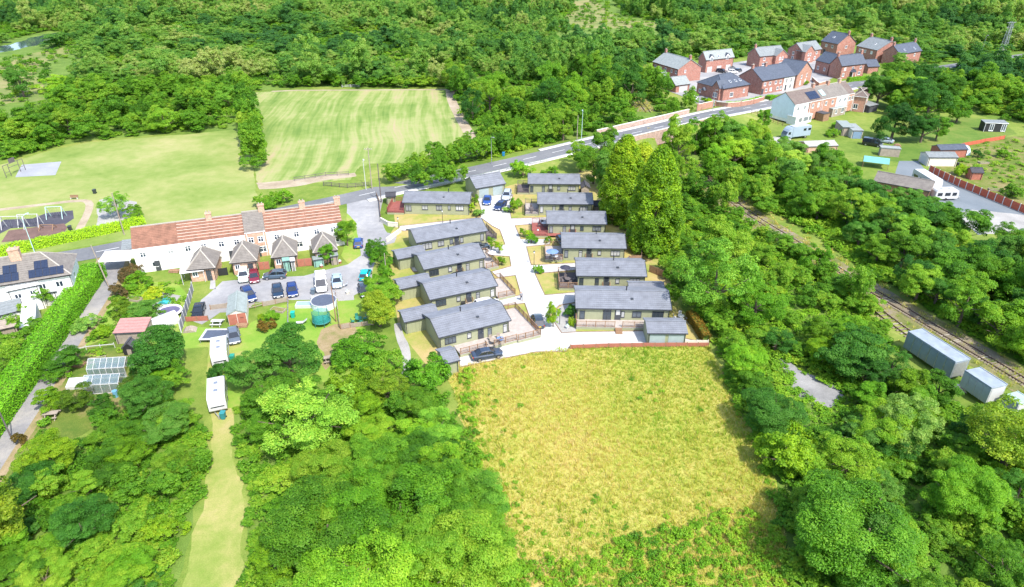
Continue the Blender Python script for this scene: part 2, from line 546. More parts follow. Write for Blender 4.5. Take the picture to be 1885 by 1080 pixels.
area('park_field', [(-300, 345), (0, 303), (70, 283), (160, 262), (330, 248), (452, 236), (470, 335), (478, 393), (215, 444), (0, 478), (-60, 490), (-300, 545)], m_lawn, 1, 'mown public park grass with goal court beside the road', .25)
area('striped_field', [(440, 172), (545, 166), (828, 164), (838, 190), (862, 240), (888, 283), (860, 294), (800, 306), (735, 318), (690, 328), (530, 338), (474, 338), (455, 236)], m_field, 1, 'large pale mown field with wavy mowing stripes', .2)
area('dirt_track', [(470, 336), (530, 332), (600, 323), (652, 318), (655, 324), (606, 331), (545, 342), (478, 348)], m_dirt, 3, 'pale dirt track along the near edge of the striped field', .2)
ribbon('field_path', densify(smooth(np.array(gp([(828, 164), (831, 185), (845, 213), (862, 243), (878, 268), (892, 287)]))), 2), 1.6, -1.6, m_dirt, .014, 'pale dirt footpath along the right side of the striped field')
ribbon('field_edge_path', densify(np.array(gp([(500, 168), (545, 166), (828, 164.5)])), 3), .8, -.8, m_dirt, .016, 'thin pale path along the far edge of the striped field')
area('lodge_lawn', [(722, 372), (790, 345), (862, 324), (940, 312), (1120, 310), (1150, 370), (1215, 470), (1250, 560), (1303, 634), (1045, 642), (975, 652), (850, 680), (800, 690), (735, 610), (718, 500), (712, 440), (728, 415)], m_dry, 1, 'dry green and straw lawn between the lodges')
area('meadow', [(846, 674), (985, 648), (1050, 640), (1303, 636), (1325, 680), (1375, 790), (1420, 880), (1440, 960), (1470, 1160), (900, 1160), (925, 960), (880, 850), (850, 770), (828, 700)], m_meadow, 2, 'unmown yellow green meadow in front of the lodges', .5)
area('mown_path', [(386, 752), (424, 752), (432, 840), (456, 885), (447, 1000), (455, 1160), (325, 1160), (342, 1030), (372, 920), (396, 840)], m_track, 2, 'mown straw coloured grass path leading to the caravans', .25)
area('garden_lawn', [(232, 512), (330, 522), (352, 560), (345, 600), (440, 606), (520, 560), (640, 545), (690, 560), (680, 640), (640, 705), (560, 705), (460, 650), (435, 755), (384, 755), (380, 640), (300, 640), (180, 690), (100, 800), (40, 840), (30, 790), (140, 640), (205, 520)], m_garden, 1, 'bright green back gardens behind the white cottages', .2)
area('allotment_ground', [(120, 655), (250, 600), (300, 665), (235, 745), (150, 800), (60, 850), (20, 900), (0, 870), (60, 770)], m_allot, 2, 'patchy allotment plots beside the lane', .3)
area('garden_dirt', [(585, 640), (600, 610), (640, 600), (650, 625), (625, 660), (600, 680)], m_verge, 3, 'worn dry patch of grass at the end of the gardens', .4)
area('parking_area', [(640, 371), (690, 352), (704, 362), (700, 398), (712, 428), (730, 432), (725, 446), (694, 455), (690, 480), (684, 525), (650, 545), (600, 553), (548, 553), (470, 556), (452, 575), (405, 575), (372, 596), (352, 590), (372, 552), (410, 518), (450, 514), (560, 508), (640, 486), (664, 470), (660, 440), (655, 408), (638, 392)], m_parking, 4, 'worn light grey tarmac parking yard behind the cottages', .1)
area('resin_drive', [(874, 357), (931, 352), (944, 358), (939, 383), (941, 402), (980, 401), (1008, 400), (1008, 411), (948, 415), (959, 440), (1014, 440), (1012, 450), (969, 454), (978, 488), (1059, 484), (1062, 497), (985, 504), (1003, 543), (1060, 538), (1062, 556), (1030, 562), (1012, 580), (1034, 613), (1061, 611), (1192, 609), (1300, 631), (1050, 636), (1043, 647), (987, 648), (846, 676), (846, 656), (905, 642), (977, 618), (988, 622), (966, 558), (920, 564), (916, 551), (959, 543), (949, 507), (917, 511), (905, 500), (941, 490), (938, 472), (900, 470), (840, 500), (760, 500), (750, 480), (930, 450), (920, 423), (906, 416), (887, 402), (745, 425), (734, 424), (736, 416), (885, 400), (885, 384), (878, 362)], m_resin, 5, 'white resin drive winding between the green lodges')
m_edge = M('timber_edging', (.2, .13, .09), .9, .25, 2)
_e = np.array(gp(PX['resin_drive'] + PX['resin_drive'][:1]))
ribbon('drive_edging', densify(_e, 2.0), .06, -.06, m_edge, .1, 'thin brown timber edging along the white drive', thick=.1)
area('pebble_garden', [(1014, 582), (1034, 562), (1060, 558), (1060, 610), (1034, 612)], m_whitegravel, 6, 'white pebble garden beside the front lodge')
area('pebble_path', [(728, 596), (736, 594), (752, 640), (757, 690), (742, 695), (738, 640)], m_whitegravel, 4, 'narrow white stone path behind the left lodges', .15)
area('estate_paving', [(1198, 148), (1232, 168), (1272, 183), (1290, 196), (1312, 197), (1410, 180), (1500, 160), (1540, 140), (1545, 118), (1500, 108), (1450, 106), (1372, 112), (1290, 124), (1203, 128)], m_parking, 2, 'pale paved court among the red brick houses', conform=True)
area('paddock', [(1590, 262), (1650, 228), (1750, 214), (1850, 224), (1870, 245), (1830, 262), (1720, 288), (1660, 300), (1610, 290)], m_paddock, 1, 'green paddock with scattered trees behind the terrace', .4)
area('gravel_yard', [(1655, 296), (1690, 296), (1705, 315), (1760, 338), (1885, 390), (2050, 455), (2050, 495), (1885, 425), (1800, 432), (1770, 402), (1700, 385), (1680, 345), (1648, 318)], m_bluegravel, 2, 'blue grey gravel yard with parked caravans')
area('pale_gravel', [(1745, 396), (1790, 386), (1860, 392), (1888, 396), (2050, 452), (2050, 490), (1885, 420), (1850, 432), (1806, 430), (1775, 412)], m_whitegravel, 3, 'pale gravel patch at the near end of the yard', .3)
area('allotment_plots', [(1705, 306), (1730, 290), (1770, 268), (1850, 252), (1890, 250), (2060, 262), (2060, 448), (1885, 380), (1790, 336)], m_allot, 2, 'dry weedy allotment plots behind the red fence', .3)
area('concrete_path', [(1432, 660), (1448, 664), (1484, 691), (1520, 706), (1548, 720), (1552, 738), (1530, 750), (1500, 744), (1478, 726), (1462, 702)], m_pad_c, 3, 'pale concrete pad in the bushes beside the meadow', .35)
area('pond', [(-60, 92), (20, 82), (60, 68), (106, 59), (116, 65), (72, 83), (20, 93), (-60, 106)], m_water, 2, 'small pond in the trees at the top left', .6)
m_scrub = M_ground('dry_scrub', [(.3, (.12, .18, .04)), (.5, (.2, .22, .07)), (.7, (.3, .25, .12))], .05, .4, .35)
area('left_clearing', [(10, 116), (60, 98), (142, 82), (142, 92), (80, 118), (62, 132), (88, 165), (70, 185), (10, 190), (-200, 205), (-200, 140)], m_scrub, 1, 'dry grass clearing with scattered bushes near the pond', .8)
area('top_clearing', [(1012, 48), (1040, 30), (1062, 14), (1040, -5), (1085, -8), (1112, 12), (1135, 34), (1215, 42), (1208, 51), (1100, 52)], m_scrub, 1, 'dry grass clearing on the far wooded slope', .8)
area('games_court', [(28, 326), (40, 303), (113, 297), (102, 322)], m_court, 3, 'grey tarmac goal court on the park grass')
area('play_surface', [(-20, 424), (8, 404), (60, 402), (85, 392), (134, 387), (136, 402), (118, 414), (20, 420), (-20, 440)], m_rubber, 3, 'black rubber playground surface under the swings')
area('play_bark', [(2, 446), (16, 424), (118, 411), (124, 419), (118, 428), (60, 440)], m_bark, 4, 'red brown playground surface beside the black one')
area('gravel_turning', [(176, 417), (182, 368), (204, 362), (250, 372), (250, 402)], m_whitegravel, 3, 'white gravel patch beside the playground', .15)
ribbon('park_path', densify(smooth(np.array(gp([(-80, 392), (0, 386), (80, 376), (150, 368), (166, 372), (163, 390), (146, 422)])), 1), 1.5), .8, -.8, m_dirt, .014, 'pale footpath round the playground')
area('garden_slab', [(619, 533), (650, 531), (652, 552), (622, 554)], m_whitegravel, 5, 'pale square slab in the garden right of the brown pole')
area('stone_patch', [(262, 556), (300, 538), (330, 545), (322, 556), (280, 570)], m_whitegravel, 4, 'pale stony patch in the cottage garden', .3)
area('front_path', [(388, 512), (396, 512), (397, 532), (386, 532)], m_parking, 4, 'short grey path below the left outhouse')
area('cottage_strip', [(640, 384), (652, 392), (664, 470), (648, 490), (628, 470)], m_garden, 3, 'grass strip at the end of the cottage row', .1)

# main road, its paint, pavement
road = ribbon('main_road', ROAD3, 3.1, -3.1, m_asphalt, .05, 'grey main road running behind the cottages and over the bridge')
ribbon('pavement', ROAD3[(ROAD3[:, 0] > flat(650, 360)[0]) & (ROAD3[:, 0] < flat(1560, 158)[0])], -3.1, -4.9, m_kerb, .15, 'pale footway along the near side of the main road', thick=.12)
ribbon('far_pavement', ROAD3[(ROAD3[:, 0] > flat(1000, 285)[0]) & (ROAD3[:, 0] < flat(1470, 177)[0])], 4.6, 3.1, m_kerb, .15, 'pale footway along the far side of the bridge road', thick=.12)
seg = np.cumsum(np.r_[0, np.linalg.norm(np.diff(ROAD3[:, :2], axis=0), axis=1)])
for s0 in np.arange(0, seg[-1] - 8, 9.0):
    ss = np.linspace(s0, s0 + 4, 4)
    ribbon('marking', np.column_stack([np.interp(ss, seg, ROAD3[:, k]) for k in range(3)]), .07, -.07, m_mark, .056, parent=road)
LANE = densify(smooth(np.array(gp([(-90, 960), (-20, 848), (36, 770), (86, 690), (136, 612), (176, 552), (196, 518), (206, 494), (214, 470)])), 2), 1.5)
ribbon('lane_verge', LANE, 3.2, -2.9, m_verge, .012, 'brown dirt verge along the side lane')
ribbon('side_lane', LANE, 1.9, -1.9, m_lane, .018, 'narrow grey lane beside the long clipped hedge')

# ------------------------------------------------------------------ railway
m_rail = M('rusty_rail', (.1, .06, .045), .6, .3, 5, metal=.5)
m_sleeper = M('old_sleeper', (.2, .165, .12), .9, .3, 3, fine=.3)
m_sleeper2 = M('pale_sleeper', (.28, .245, .2), .9, .2, 3)
SIDE = np.array(gp([(1612, 570), (1640, 592), (1700, 634), (1780, 690), (1850, 738), (1930, 796), (2050, 880)]))
rz = np.array([hgt(*p) for p in RAIL2])
ribbon('railway_ballast', np.column_stack([RAIL2, rz]), 3.6, -3.0, m_ballast, .03, 'weedy brown ballast under the railway track')

def railway(name, line, label, lo, hi):
    line = densify(smooth(np.asarray(line), 1), .7)
    root = empty(name, (*line[len(line) // 2], 0), 0, label, None, None, 'structure')
    off = Vector(root.location)
    pl = np.column_stack([line - np.array(off[:2]), [hgt(*p) for p in line]])
    d = np.gradient(pl[:, :2], axis=0); d /= np.linalg.norm(d, axis=1)[:, None]
    n = np.column_stack([-d[:, 1], d[:, 0]])
    for sgn in (1, -1):
        ribbon('rail', pl, sgn * .7175 + .055, sgn * .7175 - .055, m_rail, .27, parent=root, thick=.16)
    me = {m.name: MB().box(-1.25, 1.25, -.12, .12, .03, .14).mesh('sleeper', m) for m in (m_sleeper, m_sleeper2)}
    cnt = 0
    for i in range(lo, min(hi, len(pl))):
        s = link('sleeper', me[m_sleeper2.name if rng.rand() < .15 else m_sleeper.name], root, (*pl[i, :2], pl[i, 2] + rng.uniform(-.03, .02)), (0, 0, math.atan2(d[i, 1], d[i, 0]) - math.pi / 2 + rng.uniform(-.03, .03)))
    return root
k0 = int(np.argmin(np.hypot(*(RAIL2 - np.array(flat(1900, 715))).T)))
railway('railway_track', RAIL2, 'single rusty railway track running up to the bridge', k0, k0 + 250)
railway('railway_siding', SIDE, 'short overgrown siding under the grey containers', 0, 45)

# ------------------------------------------------------------------ building materials
m_clad = M_rows('green_cladding', (.285, .295, .185), .16, 2, .32, .7, .08)
m_clad2 = M_rows('green_panel', (.265, .28, .17), .6, 0, .25, .7, .08)
m_slate = M_rows('grey_roof_sheet', (.165, .175, .2), .33, 0, .22, .7, .2, .7)
m_slate2 = M('grey_slate', (.2, .22, .225), .7, .2, 1.5, fine=.25)
m_slate3 = M('blue_slate', (.075, .09, .12), .6, .22, 1.5, fine=.25)
m_slate4 = M('pale_slate', (.26, .285, .28), .75, .18, 1.5, fine=.25)
m_redtile = M_rows('red_roof_tile', (.215, .105, .068), .3, 0, .3, .85, .35, .9)
m_browntile = M('brown_roof_tile', (.15, .115, .1), .85, .22, 1.6, fine=.3, dirt=(.2, .18, .15))
m_greytile = M('weathered_tile', (.18, .162, .145), .9, .2, 1.3, fine=.3, dirt=(.24, .22, .19))
m_ridge = M('ridge_tile', (.33, .3, .26), .85, .15, 3)
m_render = M('white_render', (.68, .67, .645), .85, .08, .8, dirt=(.5, .48, .45))
m_bluerender = M('pale_blue_render', (.58, .66, .72), .85, .06, .8, dirt=(.45, .52, .58))
m_brick = M_brick('orange_brick', (.4, .17, .105))
m_brick2 = M_brick('red_brick', (.33, .11, .075))
m_brick3 = M_brick('pale_brick', (.52, .3, .2))
m_bridge = M_brick('bridge_brick', (.4, .27, .22), scale=1.6)
m_stone = M('stone_trim', (.6, .55, .47), .85, .1, 2)
m_wframe = M('white_upvc', (.82, .82, .81), .4, .03, 2)
m_dframe = M('dark_grey_frame', (.045, .05, .06), .4, .1, 2)
m_glass = M_glass('window_glass')
m_curtain = M_glass('curtained_glass', (.03, .04, .05), .06, .36)
m_dglass = M_glass('door_glass', (.025, .03, .04))
m_wooddark = M('dark_deck', (.12, .1, .1), .85, .2, 2, fine=.3)
m_woodgrey = M_rows('grey_deck', (.36, .32, .29), .14, 1, .4, .9, .15)
m_woodred = M_rows('red_deck', (.25, .075, .06), .14, 1, .4, .8, .15)
m_woodbrown = M('brown_timber', (.27, .16, .09), .85, .25, 2, fine=.3)
m_redfence = M_rows('red_fence_board', (.46, .1, .05), .15, 0, .3, .85, .2)
m_shed = M_rows('weathered_board', (.3, .25, .2), .15, 2, .35, .9, .2)
m_felt = M('green_grey_felt', (.24, .28, .27), .95, .15, 1.5, fine=.3)
m_felt2 = M('dark_felt', (.06, .06, .07), .95, .2, 1.5, fine=.3)
m_redshed = M_rows('red_shed_board', (.34, .12, .08), .15, 0, .3, .85, .2)
m_black = M('black_paint', (.02, .02, .024), .5, .2, 3)
m_metal = M('galvanised', (.45, .46, .47), .45, .12, 3, metal=.7)
m_white = M('white_plastic', (.46, .46, .455), .4, .04, 2)
m_solar = M_rows('solar_cell', (.02, .03, .06), .5, 0, .3, .2, .1, cross=(1, .5, .3))
m_door = M('dark_door', (.05, .055, .065), .5, .1, 2)
m_gdoor = M_rows('grey_green_door', (.3, .36, .36), .22, 2, .25, .6, .08)
m_roofwhite = M('white_flat_roof', (.6, .6, .59), .8, .06, 1, dirt=(.6, .6, .6))

FOOT = []        # building footprints, kept clear of trees
MESH = {}

def window(parent, x, y, z, w, h, rz=0.0, mat=None, n=2, name='window', tr=None, glass=None):
    """window standing in the wall plane at (x, y); z: its sill"""
    mat = mat or m_wframe
    key = (round(w, 2), round(h, 2), mat.name, n, tr)
    if key not in MESH:
        f, p = MB(), MB()
        t = min(.09, w * .12)
        f.box(-w / 2 - .02, w / 2 + .02, -.08, .02, -.07, 0).box(-w / 2, w / 2, -.05, .02, h - t, h)
        f.box(-w / 2, w / 2, -.05, .02, 0.001, t)
        f.box(-w / 2, -w / 2 + t, -.05, .02, t, h - t).box(w / 2 - t, w / 2, -.05, .02, t, h - t)
        for i in range(1, n):
            xx = -w / 2 + w * i / n
            f.box(xx - t / 2, xx + t / 2, -.045, .02, t, h - t)
        if tr:
            f.box(-w / 2 + t, w / 2 - t, -.04, .02, h * tr, h * tr + t * .8)
        p.box(-w / 2 + t * .6, w / 2 - t * .6, -.018, .015, t * .6, h - t * .6)
        MESH[key] = (f.mesh(name, mat), p.mesh('pane', glass or (m_curtain if mat is m_dframe else m_glass)))
    fm, pm = MESH[key]
    o = link(name, fm, parent, (x, y, z), (0, 0, rz))
    link('pane', pm, o)
    return o

def door(parent, x, y, z, w, h, rz=0.0, mat=None, name='door'):
    key = ('door', round(w, 2), round(h, 2), (mat or m_door).name, name)
    if key not in MESH:
        f = MB().box(-w / 2, w / 2, -.06, .02, 0, h)
        hd = MB().box(w / 2 - .2, w / 2 - .1, -.1, -.055, h * .48, h * .52)
        MESH[key] = (f.mesh(name, mat or m_door), hd.mesh('handle', m_metal))
    fm, hm = MESH[key]
    o = link(name, fm, parent, (x, y, z), (0, 0, rz))
    link('handle', hm, o)
    return o

def frame_from(A, B, C=None, D=None, eh=2.7, depth=None):
    """a building's place from the pixels of its eaves corners; x runs A to B, y away from the front"""
    z0 = hgt(*g(*A))
    a, b = np.array(flat(*A, eh + z0)), np.array(flat(*B, eh + z0))
    d = b - a
    L = float(np.linalg.norm(d)); ux = d / L; uy = np.array([-ux[1], ux[0]])
    if depth is None:
        if C is not None: depth = float((np.array(flat(*C, eh + z0)) - b) @ uy)
        else: depth = float((np.array(flat(*D, eh + z0)) - a) @ uy)
    return a, ux, uy, L, depth, z0

def gable_house(name, label, cat, A, B, C=None, D=None, depth=None, eh=2.7, rh=3.9, roof='x', wall=None, roofm=None, ov=.3, N=9,
                wins=(), doors=(), chims=(), group=None, ridge=None, frame=None, pane_n=2, trim=None, drop=.0, hip=1.0, wframe=None, parent_root=None, backov=None):
    """walls + tiled roof + chimneys + windows; side f front, l left, r right; distances in metres along that wall"""
    a, ux, uy, L, dp, z0 = frame or frame_from(A, B, C, D, eh, depth)
    rz = math.atan2(ux[1], ux[0])
    root = empty(name, (*a, z0), rz, label, cat, group)
    W = [a, a + ux * L, a + ux * L + uy * dp, a + uy * dp]
    FOOT.append([tuple(p) for p in W])
    x0, x1, y0, y1 = ov, L - ov, ov, dp - ov
    yc, xc = dp / 2, L / 2
    m = MB()
    wm = wall or m_brick
    if roof == 'x':
        k = (rh - eh) / (dp / 2)
        we = eh + k * ov - .06
        m.prism([(y0, drop), (y1, drop), (y1, we), (yc, rh - .1), (y0, we)], x0, x1, 'x')
    elif roof == 'y':
        k = (rh - eh) / (L / 2)
        we = eh + k * ov - .06
        m.prism([(x0, drop), (x1, drop), (x1, we), (xc, rh - .1), (x0, we)], y0, y1, 'y')
    else:
        m.box(x0, x1, y0, y1, drop, eh - .02)
    m.build('wall', wm, root)
    r = MB()
    rg = MB()
    if roof == 'x':
        r.roof((0, 0, eh), (L, 0, eh), (L, yc, rh), (0, yc, rh), N).roof((L, dp, eh), (0, dp, eh), (0, yc, rh), (L, yc, rh), N)
        rg.bar((-.02, yc, rh + .05), (L + .02, yc, rh + .05), .28, .16)
    elif roof == 'y':
        r.roof((0, dp, eh), (0, 0, eh), (xc, 0, rh), (xc, dp, rh), N).roof((L, 0, eh), (L, dp, eh), (xc, dp, rh), (xc, 0, rh), N)
        rg.bar((xc, -.02, rh + .05), (xc, dp + .02, rh + .05), .28, .16)
    elif roof == 'hipx':
        h = dp / 2 * hip
        p, q = (h, yc, rh), (L - h, yc, rh)
        r.roof((0, 0, eh), (L, 0, eh), q, p, N).roof((L, dp, eh), (0, dp, eh), p, q, N).roof((0, dp, eh), (0, 0, eh), p, p, N).roof((L, 0, eh), (L, dp, eh), q, q, N)
        rg.bar(Vector(p) + Vector((0, 0, .06)), Vector(q) + Vector((0, 0, .06)), .26, .16)
        for e, t in (((0, 0, eh), p), ((0, dp, eh), p), ((L, 0, eh), q), ((L, dp, eh), q)):
            rg.bar(Vector(e) + Vector((0, 0, .05)), Vector(t) + Vector((0, 0, .06)), .22, .14)
    elif roof == 'hipy':
        h = L / 2 * hip
        p, q = (xc, h, rh), (xc, dp - h if dp - h > h + .2 else h + .2, rh)
        r.roof((0, dp, eh), (0, 0, eh), p, q, N).roof((L, 0, eh), (L, dp, eh), q, p, N).roof((0, 0, eh), (L, 0, eh), p, p, N).roof((L, dp, eh), (0, dp, eh), q, q, N)
        rg.bar(Vector(p) + Vector((0, 0, .06)), Vector(q) + Vector((0, 0, .06)), .26, .16)
        for e, t in (((0, 0, eh), p), ((L, 0, eh), p), ((0, dp, eh), q), ((L, dp, eh), q)):
            rg.bar(Vector(e) + Vector((0, 0, .05)), Vector(t) + Vector((0, 0, .06)), .22, .14)
    elif roof == 'flat':
        r.box(0, L, 0, dp, eh, eh + .14)
        r.box(0, L, 0, .12, eh + .14, eh + .22).box(0, L, dp - .12, dp, eh + .14, eh + .22)
    elif roof == 'mono':                       # falls to the front
        r.roof((0, 0, eh), (L, 0, eh), (L, dp, rh), (0, dp, rh), N)
        m2 = MB(); m2.prism([(y0, eh - .1), (y1, eh - .1), (y1, rh - .2), (y0, eh - .05)], x0, x1, 'x'); m2.build('gable', wm, root)
    ro = r.build('roof', roofm or m_slate2, root)
    if rg.v: rg.build('ridge', trim or roofm or m_slate2, ro)
    # gutters and downpipes
    gt = MB()
    if roof in ('x', 'hipx', 'mono', 'hipy'):
        gt.box(-.02, L + .02, -.1, 0.0, eh - .13, eh - .02)
        gt.tube((.35, ov - .07, drop), (.35, ov - .07, eh - .1), .05, n=6).tube((L - .35, ov - .07, drop), (L - .35, ov - .07, eh - .1), .05, n=6)
        gt.build('gutter', frame_mat(wframe), root)
    for (u, v, w, h, hh) in chims:            # along, across, width, depth, height above the ridge
        cz = (rh - abs(v * dp - yc) * (rh - eh) / (dp / 2) if roof in ('x', 'hipx') else eh) - .5
        c = MB().box(u * L - w / 2, u * L + w / 2, v * dp - h / 2, v * dp + h / 2, cz, rh + hh)
        c.box(u * L - w / 2 - .08, u * L + w / 2 + .08, v * dp - h / 2 - .08, v * dp + h / 2 + .08, rh + hh, rh + hh + .15)
        co = c.build('chimney', m_brick3 if wm in (m_render, m_bluerender) else wm, ro)
        pt = MB()
        for i in range(2):
            xx = u * L + (i - .5) * w * .5
            pt.tube((xx, v * dp, rh + hh + .15), (xx, v * dp, rh + hh + .55), .13, .1, 8)
        pt.build('chimney_pots', m_ridge, root)
    wf = wframe or m_wframe
    for t in wins:
        side, u, z, w, h = t[:5]
        n = t[5] if len(t) > 5 else pane_n
        tr = t[6] if len(t) > 6 else None
        if side == 'f': window(root, u * L, y0, z, w, h, 0, wf, n, tr=tr)
        elif side == 'l': window(root, x0, dp - u * dp, z, w, h, -math.pi / 2, wf, n, tr=tr)
        elif side == 'r': window(root, x1, u * dp, z, w, h, math.pi / 2, wf, n, tr=tr)
    for t in doors:
        side, u, z, w, h = t[:5]
        mt = t[5] if len(t) > 5 else None
        nm = t[6] if len(t) > 6 else 'door'
        if side == 'f': door(root, u * L, y0, z, w, h, 0, mt, nm)
        elif side == 'l': door(root, x0, dp - u * dp, z, w, h, -math.pi / 2, mt, nm)
        elif side == 'r': door(root, x1, u * dp, z, w, h, math.pi / 2, mt, nm)
    return root, L, dp, ro

def frame_mat(w):
    return w or m_black
# ------------------------------------------------------------------ the lodges
def railing(parent, pts, z, mat, h=1.0, name='railing', step=.16):
    """posts, rails and balusters along a line of points"""
    for a, b in zip(pts[:-1], pts[1:]):
        m = MB()
        a3, b3 = Vector((*a, z)), Vector((*b, z))
        L = (b3 - a3).length
        n = max(1, round(L / 1.5))
        for i in range(n + 1):
            p = a3.lerp(b3, i / n)
            m.box(p.x - .05, p.x + .05, p.y - .05, p.y + .05, z, z + h + .1)
        up = Vector((0, 0, 1))
        m.bar(a3 + up * h, b3 + up * h, .09, .05).bar(a3 + up * .14, b3 + up * .14, .06, .05)
        k = int(L / step)
        for i in range(1, k):
            p = a3.lerp(b3, i / k)
            m.bar(p + up * .15, p + up * h, .035)
        m.build(name, mat, parent)

def lodge(label, A, B, half, wins, deck=None, deckm=None, railm=None, group='green lodges either side of the white drive', front=None, doorx=None, steps=True, eh=2.7, flue=.55, end='l'):
    fr = frame_from(A, B, depth=half * 2, eh=eh)
    root, L, dp, ro = gable_house('park_lodge', label, 'lodge', A, B, depth=half * 2, eh=eh, rh=eh + 1.2, roof='x', wall=m_clad, roofm=m_slate, N=9, frame=fr, wframe=m_dframe, group=group,
                              wins=[w for w in wins])
    ov = .3
    # barge boards and eaves fascia, roof vents and a flue
    b = MB()
    for x in (0.0, L):
        for y in (-.02, dp + .02): MB().bar((x, y, eh - .02), (x, dp / 2, eh + 1.2), .06, .26).build('bargeboard', m_dframe, root)
    MB().box(.25, L - .25, .24, .3, .0, .5).build('skirting', m_clad, root)
    v = MB()
    v.tube((flue * L, dp * .5, eh + 1.1), (flue * L, dp * .5, eh + 1.95), .09, n=10).tube((flue * L, dp * .5, eh + 1.95), (flue * L, dp * .5, eh + 2.05), .14, n=10)
    v.build('flue', m_black, ro)
    v = MB(); z = eh + 1.2 * .55
    v.box(.6 * L - .2, .6 * L + .2, dp * .27 - .2, dp * .27 + .2, z, z + .16)
    v.build('roof_vent', m_dframe, ro)
    if doorx is not None:
        d = door(root, doorx * L, ov, .55, .95, 2.0, 0, m_door)
        w = MB().box(-.3, .3, -.075, -.05, .9, 1.8)
        w.build('door_pane', m_dglass, d)
        if steps:
            s = MB()
            for i in range(3):
                s.box(doorx * L - .6, doorx * L + .6, ov - .35 * (i + 1), ov - .35 * i - .003, 0, .52 - i * .17)
            so = s.build('steps', deckm or m_woodgrey, root)
            for sx in (-.62, .62):
                rl = MB()
                rl.bar((doorx * L + sx, ov - .05, .55), (doorx * L + sx, ov - .05, 1.5), .08).bar((doorx * L + sx, ov - 1.05, .1), (doorx * L + sx, ov - 1.05, 1.05), .08)
                rl.bar((doorx * L + sx, ov - .05, 1.45), (doorx * L + sx, ov - 1.05, 1.0), .07)
                rl.build('handrail', railm or m_wooddark, so)
    # glazed end with french doors
    side = 'l' if end == 'l' else 'r'
    for u in (.3, .7):
        t = (u, .55, 2.2, 1.95)
        if side == 'l': window(root, ov, dp - t[0] * dp, t[1], t[2], t[3], -math.pi / 2, m_dframe, 4, 'patio_door')
        else: window(root, L - ov, t[0] * dp, t[1], t[2], t[3], math.pi / 2, m_dframe, 4, 'patio_door')
    if deck:
        x0, x1, y0, y1 = deck
        dm = deckm or m_woodgrey
        k = MB()
        k.box(x0, x1, y0, y1, .46, .52)
        do = k.build('deck', dm, root)
        s = MB()
        s.box(x0 + .03, x1 - .03, y0 + .03, y0 + .09, 0, .458)
        s.box(x0 + .03 if end == 'l' else x1 - .09, x0 + .09 if end == 'l' else x1 - .03, y0 + .1, y1 - .03, 0, .458)
        s.build('deck_skirt', m_clad, do)
        if end == 'l': pts = [(x1 - .06, y0 + .06), (x0 + .06, y0 + .06), (x0 + .06, y1 - .06), (x1 - .06, y1 - .06)]
        else: pts = [(x0 + .06, y0 + .06), (x1 - .06, y0 + .06), (x1 - .06, y1 - .06), (x0 + .06, y1 - .06)]
        railing(do, pts, .52, railm or m_wooddark)
    return root, L, dp

STD = [('f', .08, .6, .75, 1.5, 1, .72), ('f', .3, .6, .7, 1.5, 1, .72), ('f', .59, 1.15, .7, .95, 1, .7), ('f', .835, 1.05, 1.75, 1.1, 3, .7)]
MIR = [('f', .925, .6, .75, 1.5, 1, .72), ('f', .705, .6, .7, 1.5, 1, .72), ('f', .42, 1.15, .7, .95, 1, .7), ('f', .165, 1.05, 1.8, 1.1, 3, .7)]
HW = 3.45
R1, l1, d1 = lodge('grey roofed green lodge farthest up the right side, small dark deck at its left end', (971.3, 338), (1069, 338.8), 3.3, STD, (-2.4, .3, .2, 5.5), m_wooddark, m_wooddark, doorx=.435, flue=.52)
R2, l2, d2 = lodge('grey roofed green lodge second down the right side, grey deck with cluttered seats', (989, 375.2), (1092.7, 375.8), 3.4, STD, (-2.6, .3, -.2, 6), m_woodgrey, m_wooddark, doorx=.435)
R3, l3, d3 = lodge('grey roofed green lodge with the bright red deck wrapping its left end', (1006, 411.6), (1117.8, 412.5), HW, STD, (-2.9, .3, -.9, 5.5), m_woodred, m_woodred, doorx=.435)
MB().box(.3, l3 * .4, -.9, .3, .46, .52).build('front_deck', m_woodred, R3)
MB().prism([(-1.7, 0), (-.9, .5), (.3, .5), (.3, .44), (-.9, .4)], l3 * .41, l3 * .53, 'x').build('ramp', m_woodred, R3)
R4, l4, d4 = lodge('grey roofed green lodge beside the hot tub, blue parasol on its left deck', (1033.4, 456), (1153.7, 457.4), HW + .1, STD, (-3.0, .3, -.5, 5.5), m_woodgrey, m_woodbrown, doorx=.43)
R5, l5, d5 = lodge('grey roofed green lodge with a dark parasol on its left deck, garage close in front', (1060.5, 507.3), (1191.5, 508.8), HW + .1, STD, (-2.9, .3, -.4, 5.5), m_wooddark, m_woodbrown, doorx=.435)
R6, l6, d6 = lodge('longest front lodge with brown balustrade along its face, beside the pebble garden', (1059.4, 567), (1237, 570), 3.75,
                   [('f', .075, .6, .85, 1.5, 1, .72), ('f', .335, .56, 1.3, 1.85, 2), ('f', .5, 1.0, .55, 1.1, 1), ('f', .645, 1.05, 1.45, 1.1, 2, .7), ('f', .865, 1.0, 1.8, 1.2, 3, .7)], None, doorx=.448, steps=False)
dk = MB().box(.1, l6 * .73, -2.0, .3, .46, .52).build('deck', m_woodgrey, R6)
MB().box(.13, l6 * .41, -1.97, -1.91, 0, .458).box(l6 * .48, l6 * .73, -1.97, -1.91, 0, .458).build('deck_skirt', m_clad, dk)
railing(dk, [(.16, .2), (.16, -1.94), (l6 * .405, -1.94)], .52, m_woodbrown)
railing(dk, [(l6 * .485, -1.94), (l6 * .725, -1.94)], .52, m_woodbrown)
st = MB()
for i in range(4): st.box(l6 * .41, l6 * .48, -2.0 - .3 * (i + 1), -2.0 - .3 * i - .003, 0, .46 - i * .115)
st.build('steps', m_woodbrown, dk)

